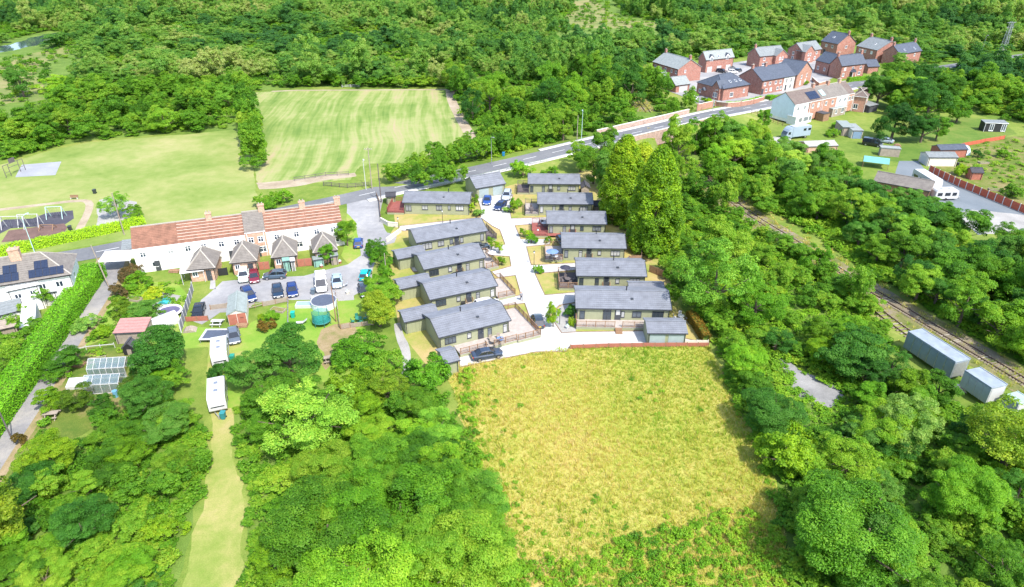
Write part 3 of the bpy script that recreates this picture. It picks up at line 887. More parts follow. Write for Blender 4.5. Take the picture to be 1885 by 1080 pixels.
L0, m0, e0 = lodge('grey roofed green lodge standing alone by the road, red deck at its left end', (740, 372.5), (865, 375), 3.5,
                   [('f', .085, .65, 1.3, 1.4, 2, .7), ('f', .33, 1.05, 1.3, 1.0, 2, .65), ('f', .54, 1.0, 1.3, 1.1, 2, .7), ('f', .69, 1.1, .6, 1.0, 1), ('f', .845, 1.0, 1.7, 1.2, 3, .7)], (-3.4, .3, -.3, 6.3), m_woodred, m_woodred, flue=.66)
L1, m1, e1 = lodge('grey roofed green lodge uppermost of the slanting left row, yellow shrubs at its right end', (765.8, 447), (898.3, 424.2), HW, [('f', .15, .9, 2.0, 1.3, 3, .7), ('f', .34, 1.05, 1.3, 1.1, 2, .7), ('f', .485, 1.1, .7, 1.0, 1), ('f', .63, 1.0, .7, 1.1, 1), ('f', .92, .6, .75, 1.5, 1)], (14.4, 16.6, .4, 6.0), m_wooddark, m_wooddark, doorx=.56, end='r')
L2, m2, e2 = lodge('grey roofed green lodge second of the slanting left row, parasol on its right deck', (779.6, 496.3), (895, 473.3), HW, MIR, (11.7, 14.3, -.2, 6.0), m_woodgrey, m_woodbrown, doorx=.57, end='r', flue=.5)
L3, m3, e3 = lodge('grey roofed green lodge third of the slanting left row, white car in front', (790.7, 551.9), (916.7, 525.4), HW + .1, MIR, (11.8, 15.0, -.4, 6.2), m_woodgrey, m_woodbrown, doorx=.57, end='r', flue=.5)
L4, m4, e4 = lodge('grey roofed green lodge nearest on the left, wide grey deck with blue covered chairs', (807, 621.7), (941, 589), HW + .25, MIR, (11.7, 15.6, -2.6, 6.6), m_woodgrey, m_woodbrown, doorx=.58, end='r', flue=.42, steps=False)
fd = MB().box(2.4, 11.7, -2.4, .3, .46, .52).build('front_deck', m_woodgrey, L4)
railing(fd, [(2.5, -2.35), (6.6, -2.35)], .52, m_woodbrown)
railing(fd, [(7.9, -2.35), (11.6, -2.35)], .52, m_woodbrown)
MB().box(2.43, 11.7, -2.37, -2.31, 0, .458).build('deck_skirt', m_clad, fd)

# ------------------------------------------------------------------ garages and huts of the park
def garage(label, A, B, depth, eh=2.3, rise=.75, roof='x', wins=(), doors=(), wall=None, group='grey roofed green garages beside the lodges', roofm=None, name='garage', ov=.22, cat='garage'):
    return gable_house(name, label, cat, A, B, depth=depth, eh=eh, rh=eh + rise, roof=roof, wall=wall or m_clad2, roofm=roofm or m_slate, N=6, wins=wins, doors=doors, group=group, ov=ov, wframe=m_dframe)
garage('double garage with pale doors at the top of the white drive', (875.8, 347), (931.7, 337.5), 6.8, 2.5, 1.7, wall=m_clad, doors=[('f', .27, .02, 2.4, 2.1, m_gdoor, 'garage_door'), ('f', .73, .02, 2.4, 2.1, m_gdoor, 'garage_door')])
garage('green garage behind the second slanting lodge', (731.7, 477.5), (786, 467), 4.2)
garage('green garage behind the third slanting lodge', (735, 532.8), (796, 520), 4.0)
garage('green garage behind the nearest left lodge', (743.9, 593.3), (809.3, 579), 3.9)
garage('small green garage beside the dark saloon, front half of its roof showing past a bush', (818.5, 669.8), (847.2, 662.4), 4.0, doors=[('r', .5, .02, 2.2, 1.9, m_gdoor, 'garage_door')])
garage('green garage wedged behind the longest lodge, tree shade on its roof', (1158, 537), (1225, 538), 3.9)
garage('green garage in front of the longest lodge at the right', (1191.5, 613.2), (1266.8, 613.8), 4.5, doors=[('f', .27, .02, 2.3, 1.95, m_gdoor, 'garage_door'), ('f', .73, .02, 2.3, 1.95, m_gdoor, 'garage_door')])
garage('dark shed against the right end of the farthest right lodge', (1069, 346), (1087, 346), 3.2, 1.9, .7, roof='y', wall=m_shed, roofm=m_felt2, name='garden_shed', group='small dark sheds between the lodges', cat='shed')
garage('dark shed against the right end of the second right lodge', (1093, 378.5), (1112, 378.5), 2.6, 1.8, .6, roof='x', wall=m_shed, roofm=m_felt2, name='garden_shed', group='small dark sheds between the lodges', cat='shed')
garage('small dark shed beside the road at the left of the lone lodge', (709, 362), (729, 361), 2.6, 1.9, .5, roof='x', wall=m_clad, roofm=m_felt2, name='garden_shed', group='small dark sheds between the lodges', cat='shed')

# ------------------------------------------------------------------ white cottages with their hip roofed outhouses
CA, CB = (242.5, 459), (630, 409)
ca, cu, cv, cL, _, _ = frame_from(CA, CB, eh=4.8, depth=7.5)
cuts = [0, .205, .36, .515, .615, .82, 1.0]
spec = [('wide white cottage with plain red tiles at the left end of the row', m_render, m_redtile, 0), ('white cottage with banded red roof, second from the row\'s left end', m_render, m_redtile, 1),
        ('white cottage with banded red roof, just left of the brick one', m_render, m_redtile, 1), ('brick cottage with grey tiles between the white ones', m_brick3, m_greytile, 0),
        ('white cottage with banded red roof, just right of the brick one', m_render, m_redtile, 1), ('white cottage with banded red roof at the right end of the row', m_render, m_redtile, 1)]
m_band = M('pale_tile_band', (.62, .5, .42), .85, .1, 2)
for i, (lab, wm, rm, band) in enumerate(spec):
    s0, s1 = cuts[i] * cL, cuts[i + 1] * cL
    L = s1 - s0 - .004
    up = .35 if i == 3 else 0.0
    wn_ = [('f', .25, 3.0, 1.0, 1.15, 2, .6), ('f', .72, 3.0, 1.0, 1.15, 2, .6), ('f', .75, .9, 1.4, 1.2, 2, .6)]
    if i == 0: wn_ = [('f', .2, 3.0, 1.0, 1.0, 2, .6), ('f', .8, 3.0, 1.0, 1.0, 2, .6), ('f', .75, .9, 1.6, 1.3, 3, .6), ('f', .4, .9, 1.0, 1.0, 2)]
    root, _, dp, ro = gable_house('cottage', lab, 'cottage', None, None, eh=4.8 + up, rh=7.5 + up, roof='x', wall=wm, roofm=rm, frame=(ca + cu * s0, cu, cv, L, 7.5, 0.0), N=13, ov=.004 if i not in (0, 5) else .02,
                                  group='terraced cottages along the main road', wins=wn_, doors=[('f', .45 if i == 0 else .5, .02, .9, 2.0)], trim=m_ridge, wframe=m_wframe,
                                  chims=[(.97, .5, 1.1, .8, 1.0)] if i in (3, 4, 5) else ([(.99, .5, 1.0, .8, .9)] if i == 1 else []))
    if band:
        b = MB()
        for k in range(1, 7):
            f = k / 7.0
            y = 3.75 * f; z = 4.8 + up + 2.7 * f + .075
            b.bar((0.02, y, z), (L - .02, y, z), .1, .05)
        b.build('tile_band', m_band, ro)
rear = [('left outhouse of the cottages, grey hipped roof beside a white canopy', (343, 497.5), (396, 493), 6.6), ('grey hipped outhouse behind the small van and the dark red car', (422.5, 485), (473, 480), 6.4),
        ('grey hipped outhouse with sheds leaning on its front', (499, 475), (546.7, 470), 6.4), ('right outhouse of the cottages, green round tree growing at its front', (576, 466), (621.7, 460), 6.0)]
for i, (lab, A, B, dp) in enumerate(rear):
    gable_house('outhouse', lab, 'outhouse', A, B, depth=dp, eh=2.5, rh=5.0, roof='hipy', wall=m_brick3, roofm=m_greytile, N=11, trim=m_ridge, group='hip roofed brick outhouses behind the cottages',
                wins=[('f', .25, 1.0, .9, 1.0, 2)], doors=[('f', .72, .02, .9, 2.0)])
# lean-tos and yard sheds at the cottages
def hut(name, label, cat, x, y, w, d, eh, rh, roof, wall, roofm, rz=0.0, doors=(), wins=(), group=None, wframe=None, N=5, ov=.12, **kw):
    """small building by the ground pixel of its front left corner"""
    a = np.array(g(x, y)); ux = np.array([math.cos(rz), math.sin(rz)]); uy = np.array([-ux[1], ux[0]])
    return gable_house(name, label, cat, None, None, eh=eh, rh=rh, roof=roof, wall=wall, roofm=roofm, frame=(a, ux, uy, w, d, hgt(*a)), N=N, doors=doors, wins=wins, group=group, ov=ov, wframe=wframe or m_dframe, **kw)
cr = math.atan2(cu[1], cu[0])
m_greenbox = M('green_store', (.2, .36, .3), .6, .1, 2)
hut('storage_shed', 'green storage shed against the front of a hipped outhouse', 'shed', 523, 501, 1.3, 1.6, 2.2, 2.5, 'mono', m_greenbox, m_greenbox, cr)
hut('storage_shed', 'pale grey narrow storage shed beside the green one', 'shed', 537, 500, .9, 1.4, 2.1, 2.3, 'mono', m_white, m_white, cr)
hut('storage_shed', 'low green tank shed under the round tree by the outhouse', 'shed', 578, 493, 2.0, 1.6, 1.6, 1.7, 'mono', m_greenbox, m_felt, cr)
hut('storage_shed', 'small pale shed at the corner of the right outhouse', 'shed', 610, 489, 1.5, 1.5, 1.9, 2.1, 'mono', m_shed, m_felt, cr)
hut('side_porch', 'small blue grey lean-to at the left end of the cottages', 'porch', 228, 478, 2.4, 3.0, 2.0, 2.8, 'mono', m_render, m_slate2, cr)

# white canopy with striped front, standing in the gardens
def canopy(label, x, y, w, d, h, rz, top, name='canopy', posts=m_white, group=None):
    r = empty(name, g(x, y), rz, label, 'canopy', group)
    MB().prism([(-.15, h), (d + .15, h + .45), (d + .15, h + .52), (-.15, h + .07)], -.15, w + .15, 'x').build('canopy_roof', top, r)
    for px_, py_ in ((0, 0), (w, 0), (0, d), (w, d)):
        MB().box(px_ - .05, px_ + .05, py_ - .05, py_ + .05, 0, h + (.44 if py_ else -.002)).build('post', posts, r)
    return r
canopy('white topped canopy shelter in front of the left outhouse', 338, 524, 3.6, 3.0, 2.2, cr, m_roofwhite)
canopy('broad white awning at the mouth of the side lane', 189, 503, 5.2, 3.4, 2.3, .12, m_roofwhite)
# ------------------------------------------------------------------ white houses at the far left with solar panels
WA, WB = (-70, 537), (131, 505)
fr = frame_from(WA, WB, eh=5.0, depth=8.4)
root, L, dp, ro = gable_house('white_house', 'white rendered semi with hipped grey roof and solar panels at the left edge', 'house', None, None, eh=5.0, rh=8.0, roof='hipx', wall=m_render, roofm=m_greytile, frame=fr, N=13, trim=m_ridge,
                              wins=[('f', .86, 3.0, 1.1, 1.1, 2), ('f', .7, 3.1, 1.0, 1.0, 2), ('f', .4, 3.1, 1.0, 1.0, 2), ('f', .9, .9, 1.2, 1.3, 2), ('r', .4, 3.0, .9, 1.0, 1)], chims=[(.5, .46, 1.5, 1.1, 1.3)])
sl = math.atan2(3.0, dp / 2)
def panels(parent, x, y0, nx_, ny_, ehh, slope, w=1.0, h=1.55, mats=None):
    """solar panels lying on the front slope; x, y0 in the house's metres"""
    me = MB().box(0, w - .04, 0, h - .04, .10, .15).mesh('solar_panel', m_solar)
    for i in range(nx_):
        for j in range(ny_):
            yy = y0 + j * h * math.cos(slope)
            link('solar_panel', me, parent, (x + i * w, yy, ehh + yy * math.tan(slope)), (slope, 0, 0))
panels(ro, L * .605, .35, 5, 1, 5.0, sl)
panels(ro, L * .66, .35 + 1.55 * math.cos(sl), 2, 1, 5.0, sl)
panels(ro, L * .25, .35, 4, 1, 5.0, sl)
panels(ro, L * .37, .35 + 1.55 * math.cos(sl), 2, 1, 5.0, sl)
# rear wings and lean-tos in front of it
def wing(label, A, B, depth, eh, rh, roof, rm, name='rear_extension', wall=None, wins=()):
    return gable_house(name, label, 'extension', A, B, depth=depth, eh=eh, rh=rh, roof=roof, wall=wall or m_render, roofm=rm, N=5, wins=wins, group='white rear extensions of the left house', ov=.12)
wing('two storey white rear extension of the left house under a pale flat roof', (10, 537), (71, 524), 3.6, 4.4, 4.9, 'mono', m_roofwhite, wins=[('f', .3, 2.7, 1.0, .9, 2), ('f', .75, 2.9, .8, .8, 2)])
wing('white single storey extension with grey lean-to roof beside the clipped hedge', (75, 541), (104, 536), 3.0, 2.4, 3.2, 'mono', m_slate4, wins=[('f', .3, .9, .9, 1.0, 2)])
wing('low white garden room with a slate grey top in the left yard', (-6, 582), (42, 570), 3.4, 2.3, 3.0, 'mono', m_slate2)
wing('long white roofed lean-to running down the left yard', (36, 604), (64, 598), 7.6, 2.3, 2.9, 'mono', m_roofwhite)
wing('grey boarded shed with sloping top in the left yard', (-6, 608), (30, 600), 2.6, 2.0, 2.4, 'mono', m_shed, wall=m_shed)
# ------------------------------------------------------------------ red brick estate beyond the bridge
EH, RH = 5.0, 8.3
def w2(us, z=3.1, w=1.1, h=1.15, side='f', n=2): return [(side, u, z, w, h, n) for u in us]
EST = 'red brick houses beyond the bridge'
def estate(label, A, B, C=None, D=None, depth=None, eh=EH, rh=RH, roof='x', roofm=None, wall=None, name='brick_house', **kw):
    return gable_house(name, label, 'house', A, B, C, D, depth, eh, rh, roof, wall or m_brick2, roofm or m_slate2, ov=.25, N=11, group=EST, **kw)
def front_wing(root, L, dp, u0, u1, out, eh, rh, wall, rm, wins=()):
    """gabled bay standing out of the front between u0 and u1"""
    w = u1 - u0; c = (u0 + u1) / 2
    MB().prism([(u0 + .25, 0), (u1 - .25, 0), (u1 - .25, eh + .2), (c, rh - .1), (u0 + .25, eh + .2)], -out + .25, dp * .4, 'y').build('front_bay', wall, root)
    r = MB(); r.roof((u0, dp * .45, eh), (u0, -out, eh), (c, -out, rh), (c, dp * .45, rh), 8).roof((u1, -out, eh), (u1, dp * .45, eh), (c, dp * .45, rh), (c, -out, rh), 8)
    r.build('bay_roof', rm, root)
    for (u, z, ww, h) in wins: window(root, c + u, -out + .25, z, ww, h, 0, m_wframe, 2)
def dormer(root, ro, x, y, z, w, h, rm, wall):
    m = MB(); m.prism([(x - w / 2, z), (x + w / 2, z), (x + w / 2, z + h), (x, z + h + w * .5), (x - w / 2, z + h)], y, y + 2.2, 'y')
    d = m.build('dormer', wall, root)
    r = MB(); a = z + h - .1; t = z + h + w * .5 + .05
    r.roof((x - w / 2 - .15, y + 2.4, a), (x - w / 2 - .15, y - .2, a), (x, y - .2, t), (x, y + 2.4, t), 4).roof((x + w / 2 + .15, y - .2, a), (x + w / 2 + .15, y + 2.4, a), (x, y + 2.4, t), (x, y - .2, t), 4)
    r.build('dormer_roof', rm, d)
    window(root, x, y, z + .15, w * .65, h * .8, 0, m_wframe, 2)
def skylights(ro, L, dp, eh, rh, us, f=.45):
    s = math.atan2(rh - eh, dp / 2)
    me = MB().box(-.4, .4, -.55, .55, .05, .16).mesh('skylight', m_wframe); mg = MB().box(-.32, .32, -.47, .47, .14, .175).mesh('pane', m_glass)
    for u in us:
        y = dp / 2 * f
        link('skylight', me, ro, (u * L, y, eh + (rh - eh) * f), (s, 0, 0))
        link('skylight_pane', mg, ro, (u * L, y, eh + (rh - eh) * f), (s, 0, 0))

r, L, dp, ro = estate('big red brick house with grey roof and two chimneys nearest the wood', (1200.8, 113.3), (1248.3, 127.5), C=(1290.8, 122.5), roofm=m_slate4,
       wins=w2((.12, .32, .52, .75, .92)) + w2((.2, .6, .85), .9) + [('r', .32, 3.4, .7, 1.1, 1), ('r', .1, .9, .6, 1.1, 1)], chims=[(.04, .5, .9, .7, 1.1), (.96, .5, .9, .7, 1.1)])
r, L, dp, ro = estate('red brick coach house with two dormers above white garage doors', (1300, 110.8), (1352.5, 105), D=(1280, 107.5), roofm=m_slate4, eh=5.0, rh=8.0,
       doors=[('f', .17, .02, 2.4, 2.2, m_white, 'garage_door'), ('f', .5, .02, 2.4, 2.2, m_white, 'garage_door'), ('f', .82, .02, 2.4, 2.2, m_white, 'garage_door')])
for u in (.2, .76): dormer(r, ro, u * L, .2, 4.4, 1.9, 1.6, m_slate3, m_wframe)
skylights(ro, L, dp, 5.0, 8.0, (.45,), .3)
r, L, dp, ro = estate('red brick house with a gabled right bay behind the court', (1399, 104), (1447, 99.5), D=(1375, 98.3), roofm=m_slate2, eh=4.8, rh=7.8, wins=w2((.2,), 3.0) + w2((.2,), .9, 1.6), chims=[(.03, .5, .8, .7, 1.0)])
front_wing(r, L, dp, L * .52, L, 1.6, 4.8, 7.2, m_brick2, m_slate2, [(-.9, 3.0, .8, 1.2), (.5, 3.0, .8, 1.2), (-.2, .9, 1.5, 1.2)])
r, L, dp, ro = estate('red brick house with a gabled left bay and pale stone sills', (1478, 95), (1514, 90), D=(1448, 90), roofm=m_slate2, eh=4.8, rh=7.8, wins=w2((.75,), 3.0) + w2((.7,), .9) + [('l', .4, 3.0, 1.1, 1.2, 2), ('l', .4, .8, 1.1, 1.5, 2)])
front_wing(r, L, dp, 0, L * .5, 1.5, 4.8, 7.4, m_brick2, m_slate2, [(-.8, 3.0, .8, 1.2), (.6, 3.0, .8, 1.2), (0, .9, 1.4, 1.2)])
r, L, dp, ro = estate('tall red brick house with dark blue roof and bright skylight at the back', (1511, 75), (1542.5, 81), C=(1568, 76), roofm=m_slate3, eh=5.4, rh=9.4, wins=w2((.35, .7), 3.3) + [('r', .5, 3.2, 1.3, 1.2, 2)], doors=[('f', .3, .02, 1.2, 2.1)], chims=[(.97, .5, .9, .7, 1.0), (.02, .35, .9, .7, -1.5)])
skylights(ro, L, dp, 5.4, 9.4, (.45,), .5)
r, L, dp, ro = estate('red brick house with plain grey roof and a chimney at each gable', (1576, 84), (1615, 92.5), C=(1641, 85), roofm=m_slate2, eh=5.2, rh=8.8, wins=w2((.2, .45, .75), 3.2), chims=[(.04, .5, .9, .7, 1.1), (.96, .5, .9, .7, 1.1)])
skylights(ro, L, dp, 5.2, 8.8, (.6,), .45)
r, L, dp, ro = estate('red brick house with two roof lights at the edge of the right wood', (1657, 100), (1698, 93), D=(1642, 92), roofm=m_slate3, eh=4.8, rh=8.0, wins=w2((.3, .7), 3.0), chims=[(.03, .5, .9, .7, 1.0), (.97, .5, .9, .7, 1.0)])
skylights(ro, L, dp, 4.8, 8.0, (.3, .75), .35)
# long terrace beside the road
r, L, dp, ro = estate('long red brick terrace with dark roof and one white painted front', (1404, 149), (1466, 138.5), D=(1371, 137), roofm=m_slate3, eh=5.0, rh=8.6, wins=w2((.1, .25, .42, .56)) + w2((.17, .3, .5, .6), .9) , doors=[('f', .06, .02, 1.0, 2.1)], chims=[(.02, .5, .9, .7, 1.0), (.4, .5, 1.0, .7, 1.0)])
MB().box(L * .66, L - .25, .19, .25, 0, 4.9).build('white_front', m_render, r)
for u in (.74, .88):
    window(r, u * L, .19, 3.1, 1.0, 1.15, 0, m_dframe, 2); window(r, u * L, .19, .9, 1.0, 1.15, 0, m_dframe, 2) if u > .8 else door(r, u * L, .19, .02, 1.0, 2.1, 0, m_door)
estate('gable fronted red brick house ending the long terrace', (1468.5, 138), (1497, 128.5), depth=9.0, roofm=m_slate3, eh=5.0, rh=8.9, roof='y', wall=m_brick, wins=w2((.33, .66), 3.1, 1.0, 1.3) + w2((.3, .62), .8, 1.0, 1.6))
# corner house with dark roof and bays
r, L, dp, ro = estate('dark hipped corner house with skylights and a climbing plant beside the bridge', (1331.7, 163.5), (1381.7, 155), D=(1289, 150), roofm=m_slate3, eh=4.2, rh=7.6, roof='hipx', hip=.6, wall=m_brick2, wins=w2((.35,), .9, 1.7, 1.6, n=3) + w2((.8,), 1.6, .8, 1.3) + [('l', .7, .9, 2.0, 1.7, 3), ('l', .15, 1.0, 1.0, 1.2, 2)])
skylights(ro, L, dp, 4.2, 7.6, (.25, .42, .62, .78), .4)
MB().prism([(1.2, 0), (4.6, 0), (4.6, 4.3), (2.9, 6.4), (1.2, 4.3)], -.5, 3, 'x').build('side_bay', m_brick2, r)
MB().roof((-.7, 4.8, 4.15), (4, 4.8, 4.15), (4, 2.9, 6.55), (-.7, 2.9, 6.55), 6).roof((4, 1.0, 4.15), (-.7, 1.0, 4.15), (-.7, 2.9, 6.55), (4, 2.9, 6.55), 6).build('bay_roof', m_slate3, r)
window(r, -.5, 2.9, .9, 1.8, 1.6, -math.pi / 2, m_wframe, 3)
b = MB(); b.prism([(0, 2.3), (1.6, 2.3), (.8, 3.3)], -1.0, .24, 'x'); b.build('porch_roof', m_slate3, r, (0, dp * .6, 0))
# garage pair in front
estate('small red brick double garage with white door near the wood edge', (1244, 157.5), (1271.7, 154), D=(1224, 151), roofm=m_slate4, eh=2.6, rh=5.0, name='brick_garage', doors=[('f', .55, .02, 3.8, 2.1, m_white, 'garage_door')])
estate('low red brick garage tucked behind the white doored garage', (1216, 148), (1236, 143.5), depth=6, roofm=m_slate4, eh=2.5, rh=4.6, name='brick_garage', wall=m_brick2)
# paired house right of the terrace
r, L, dp, ro = estate('red brick house with arched dark porch and blue roof behind the hedge', (1550, 121.7), (1595, 116.7), D=(1526, 116.7), roofm=m_slate3, eh=5.0, rh=8.5, wins=w2((.18, .5, .82)) + w2((.15, .8), .9, 1.2, 1.3), doors=[('f', .48, .02, 1.0, 2.1)], chims=[(.03, .5, .9, .7, 1.1), (.97, .5, .9, .7, 1.1)])
MB().prism([(L * .48 - 1, 2.4), (L * .48 + 1, 2.4), (L * .48, 3.6)], -1.3, .24, 'y').build('porch_roof', m_slate3, r)
for sx in (-.85, .85): MB().box(L * .48 + sx - .07, L * .48 + sx + .07, -1.2, -1.06, 0, 2.4).build('porch_post', m_wframe, r)
estate('red brick wing with dark blue roof adjoining the arched porch house', (1501, 110.5), (1527.5, 117), depth=8, roofm=m_slate3, eh=4.8, rh=8.0, wins=w2((.25, .7), 1.6, 1.0, 1.2))
estate('single storey blue roofed brick annex at the wood edge', (1598, 123), (1620, 122), depth=6, roofm=m_slate3, eh=2.7, rh=5.0)

# ------------------------------------------------------------------ white gabled terrace with extensions
A, B, D = (1464, 193), (1563, 173), (1425.8, 181.7)
ta, tu, tv, tL, tD, tz = frame_from(A, B, D=D, eh=5.6)
tc = [0, .27, .5, .78, 1.0, 1.12]
tsp = [('end terrace house with pale blue gable wall and red brown roof', m_render, m_browntile), ('brick terrace house with a large dark solar panel on its roof', m_brick, m_browntile),
       ('brick terrace house with a pale green roof panel', m_brick, m_greytile), ('white fronted terrace house right of the green roof panel', m_render, m_greytile), ('narrow brick terrace house joined to the hip roofed wing', m_brick, m_browntile)]
TER = 'houses of the terrace beyond the railway'
for i, (lab, wm, rm) in enumerate(tsp):
    s0, s1 = tc[i] * tL, tc[i + 1] * tL
    L = s1 - s0 - .004
    r, L, dp, ro = gable_house('terrace_house', lab, 'house', None, None, eh=5.6, rh=8.6, roof='x', wall=wm, roofm=rm, frame=(ta + tu * s0, tu, tv, L, tD, tz), N=11, ov=.15 if i == 0 else .004, group=TER,
                               wins=[('f', .28, 3.5, 1.0, 1.3, 2), ('f', .72, 3.5, 1.0, 1.3, 2)], chims=[(.97, .5, 1.0, .8, 1.0)] if i in (1, 2, 3) else [], wframe=m_wframe, trim=m_ridge)
    sl = math.atan2(3.0, tD / 2)
    if i == 0:
        MB().box(.09, .149, .16, tD - .16, .9, 5.58).prism([(.16, 5.58), (tD - .16, 5.58), (tD / 2, 8.45)], .09, .149, 'x').build('gable_render', m_bluerender, r)
    if i == 1:
        panels(ro, .5, .6, int((L - .8) // 1.0), 2, 5.6, sl)
    if i == 2:
        MB().box(.6, 2.6, 1.2, 3.6, .08, .2).build('roof_panel', M('pale_green_panel', (.3, .42, .42), .4), ro, (0, 0, 5.6 ), (sl, 0, 0))
gable_house('terrace_house', 'brick hip roofed wing at the right end of the terrace', 'house', (1571, 176), (1598, 179), depth=6.5, eh=5.0, rh=7.2, roof='hipx', wall=m_brick, roofm=m_browntile, N=10, group=TER, wins=[('r', .5, 3.3, 1.1, 1.4, 2), ('f', .3, .9, 1.4, 1.6, 2)], wframe=m_wframe, trim=m_ridge)
m_shedroof = M('weathered_sheet_roof', (.36, .35, .33), .85, .18, 1, fine=.2)
ext = 'flat roofed extensions behind the terrace'
tr = math.atan2(tu[1], tu[0])
hut('rear_extension', 'white conservatory with flat roof at the blue gable end', 'extension', 1463, 231, 8.0, 3.4, 2.4, 2.6, 'flat', m_render, m_roofwhite, tr, wins=[('f', .3, .6, 1.6, 1.5, 3), ('f', .62, .6, 2.4, 1.5, 4), ('f', .88, .6, 1.2, 1.5, 2)], group=ext, wframe=m_wframe)
hut('rear_extension', 'dark grey flat roofed extension in the middle of the terrace backs', 'extension', 1530, 216, 7.2, 6.4, 2.7, 3.0, 'mono', m_shed, m_felt, tr, wins=[('f', .3, .9, 1.0, 1.3, 2), ('f', .75, .9, 1.4, 1.5, 2)], group=ext, wframe=m_wframe)
hut('rear_extension', 'black carport roof between conservatory and grey extension', 'extension', 1514, 224, 3.2, 3.0, 2.3, 2.5, 'flat', m_woodbrown, m_felt2, tr, group=ext)
hut('garden_shed', 'dark shed behind the hip roofed end of the terrace', 'shed', 1598, 208, 5.0, 4.0, 2.2, 2.7, 'mono', m_felt2, m_slate2, tr, group='sheds behind the terrace')
# sheds, stores and outbuildings by the lorry
hut('garage', 'grey timber garage beside the blue doored one', 'garage', 1548, 250, 3.2, 6.0, 2.6, 3.0, 'mono', m_shed, m_felt, -.05, group='garages behind the terrace')
hut('garage', 'pale garage with faded blue door under a grey roof', 'garage', 1566, 255, 3.2, 6.6, 2.4, 2.7, 'mono', m_stone, m_slate4, -.05, doors=[('f', .5, .02, 2.4, 2.0, M('faded_blue', (.16, .24, .34), .6), 'garage_door')], group='garages behind the terrace')
hut('barn', 'low pale roofed shed half hidden by trees in front of the horsebox', 'shed', 1390, 268, 9.0, 5.0, 1.5, 2.2, 'x', m_shed, m_shedroof, -.38, group='pale roofed sheds beside the railway')
hut('barn', 'pale roofed stable block to the right of the horsebox', 'shed', 1484, 281, 9.0, 5.0, 1.7, 2.4, 'x', m_brick3, m_shedroof, .12, group='pale roofed sheds beside the railway')
hut('barn', 'long dark grey roofed barn beside the big white caravan', 'barn', 1603, 349, 12.0, 7.0, 2.2, 3.6, 'x', m_woodbrown, m_greytile, -.62, N=10)
hut('garage', 'grey roofed garage with white door at the head of the gravel yard', 'garage', 1705, 306, 7.6, 4.5, 2.4, 3.1, 'x', m_stone, m_slate2, -.02, doors=[('l', .5, .02, 2.2, 2.0, m_white, 'garage_door')])
hut('garden_shed', 'dark blue roofed shed behind the grey roofed garage', 'shed', 1727, 291, 8.0, 4.0, 2.2, 3.0, 'x', m_redshed, m_slate3, .1)
hut('garden_shed', 'small black roofed allotment shed with leaning prop', 'shed', 1784, 331, 3.0, 2.6, 1.9, 2.7, 'x', m_redshed, m_felt2, -.08)
hut('black_hut', 'black panelled field hut at the edge of the right wood', 'hut', 1808, 242, 6.6, 3.0, 2.7, 2.9, 'mono', m_black, m_slate2, -.12, wins=[('f', .35, .3, 1.2, 2.0, 2), ('f', .85, .3, 1.2, 2.0, 2)], wframe=m_wframe)
hut('crate_trailer', 'slatted grey animal trailer beside the black van', 'trailer', 1618, 287, 5.0, 2.2, 2.2, 2.3, 'flat', m_shed, m_slate4, -.25)
# garden sheds near the cottages
hut('long_shed', 'long felt roofed shed with reddish front standing in the gardens', 'shed', 421, 600, 3.0, 6.5, 2.0, 2.7, 'y', m_stone, m_felt, .3, doors=[('f', .27, .02, 1.25, 1.9, m_redshed), ('f', .72, .02, 1.25, 1.9, m_redshed)], wins=[('f', .72, 1.2, .5, .4, 1)], wframe=m_black)
hut('garden_shed', 'red felt roofed allotment shed above the black playhouse', 'shed', 214, 634, 4.6, 3.4, 2.0, 2.6, 'mono', m_shed, M('red_felt', (.4, .2, .18), .95, .15, 2, fine=.3), .1)
hut('playhouse', 'small black playhouse with pointed roof in the allotment', 'playhouse', 227, 655, 2.0, 1.6, 1.3, 2.2, 'y', m_black, m_felt2, .05, doors=[('f', .5, .02, .6, 1.0, m_shed)])

# ------------------------------------------------------------------ bridge over the railway and estate walls
def road_s(px, py):
    p = np.array(g(px, py)); i = int(np.argmin(np.hypot(*(ROAD3[:, :2] - p).T))); return i
i0, i1 = road_s(1112, 257), road_s(1292, 214)
br = empty('road_bridge', (*BRIDGE, 0), 0, 'brown brick road bridge with parapets crossing the railway', 'bridge')
off = np.array([*BRIDGE, 0])
bl = ROAD3[i0:i1 + 1] - off
def slab(parent, pl, left, right, z0, z1, name, mat, flat_bottom=None):
    d = np.gradient(pl[:, :2], axis=0); n = np.column_stack([-d[:, 1], d[:, 0]]) / np.linalg.norm(d, axis=1)[:, None]
    rings = []
    for p, q in zip(pl, n):
        a, b = p[:2] + q * left, p[:2] + q * right
        lo = p[2] + z0 if flat_bottom is None else flat_bottom
        rings.append([(a[0], a[1], lo), (b[0], b[1], lo), (b[0], b[1], p[2] + z1), (a[0], a[1], p[2] + z1)])
    return MB().loft(rings).build(name, mat, parent)
slab(br, bl, -4.95, -5.35, 0, 1.25, 'parapet', m_bridge, -.3 - off[2])
slab(br, bl, 5.05, 4.65, 0, 1.35, 'parapet', m_bridge, -.3 - off[2])
slab(br, bl, -4.9, -5.42, 1.255, 1.36, 'coping', m_stone); slab(br, bl, 5.12, 4.58, 1.355, 1.46, 'coping', m_stone)
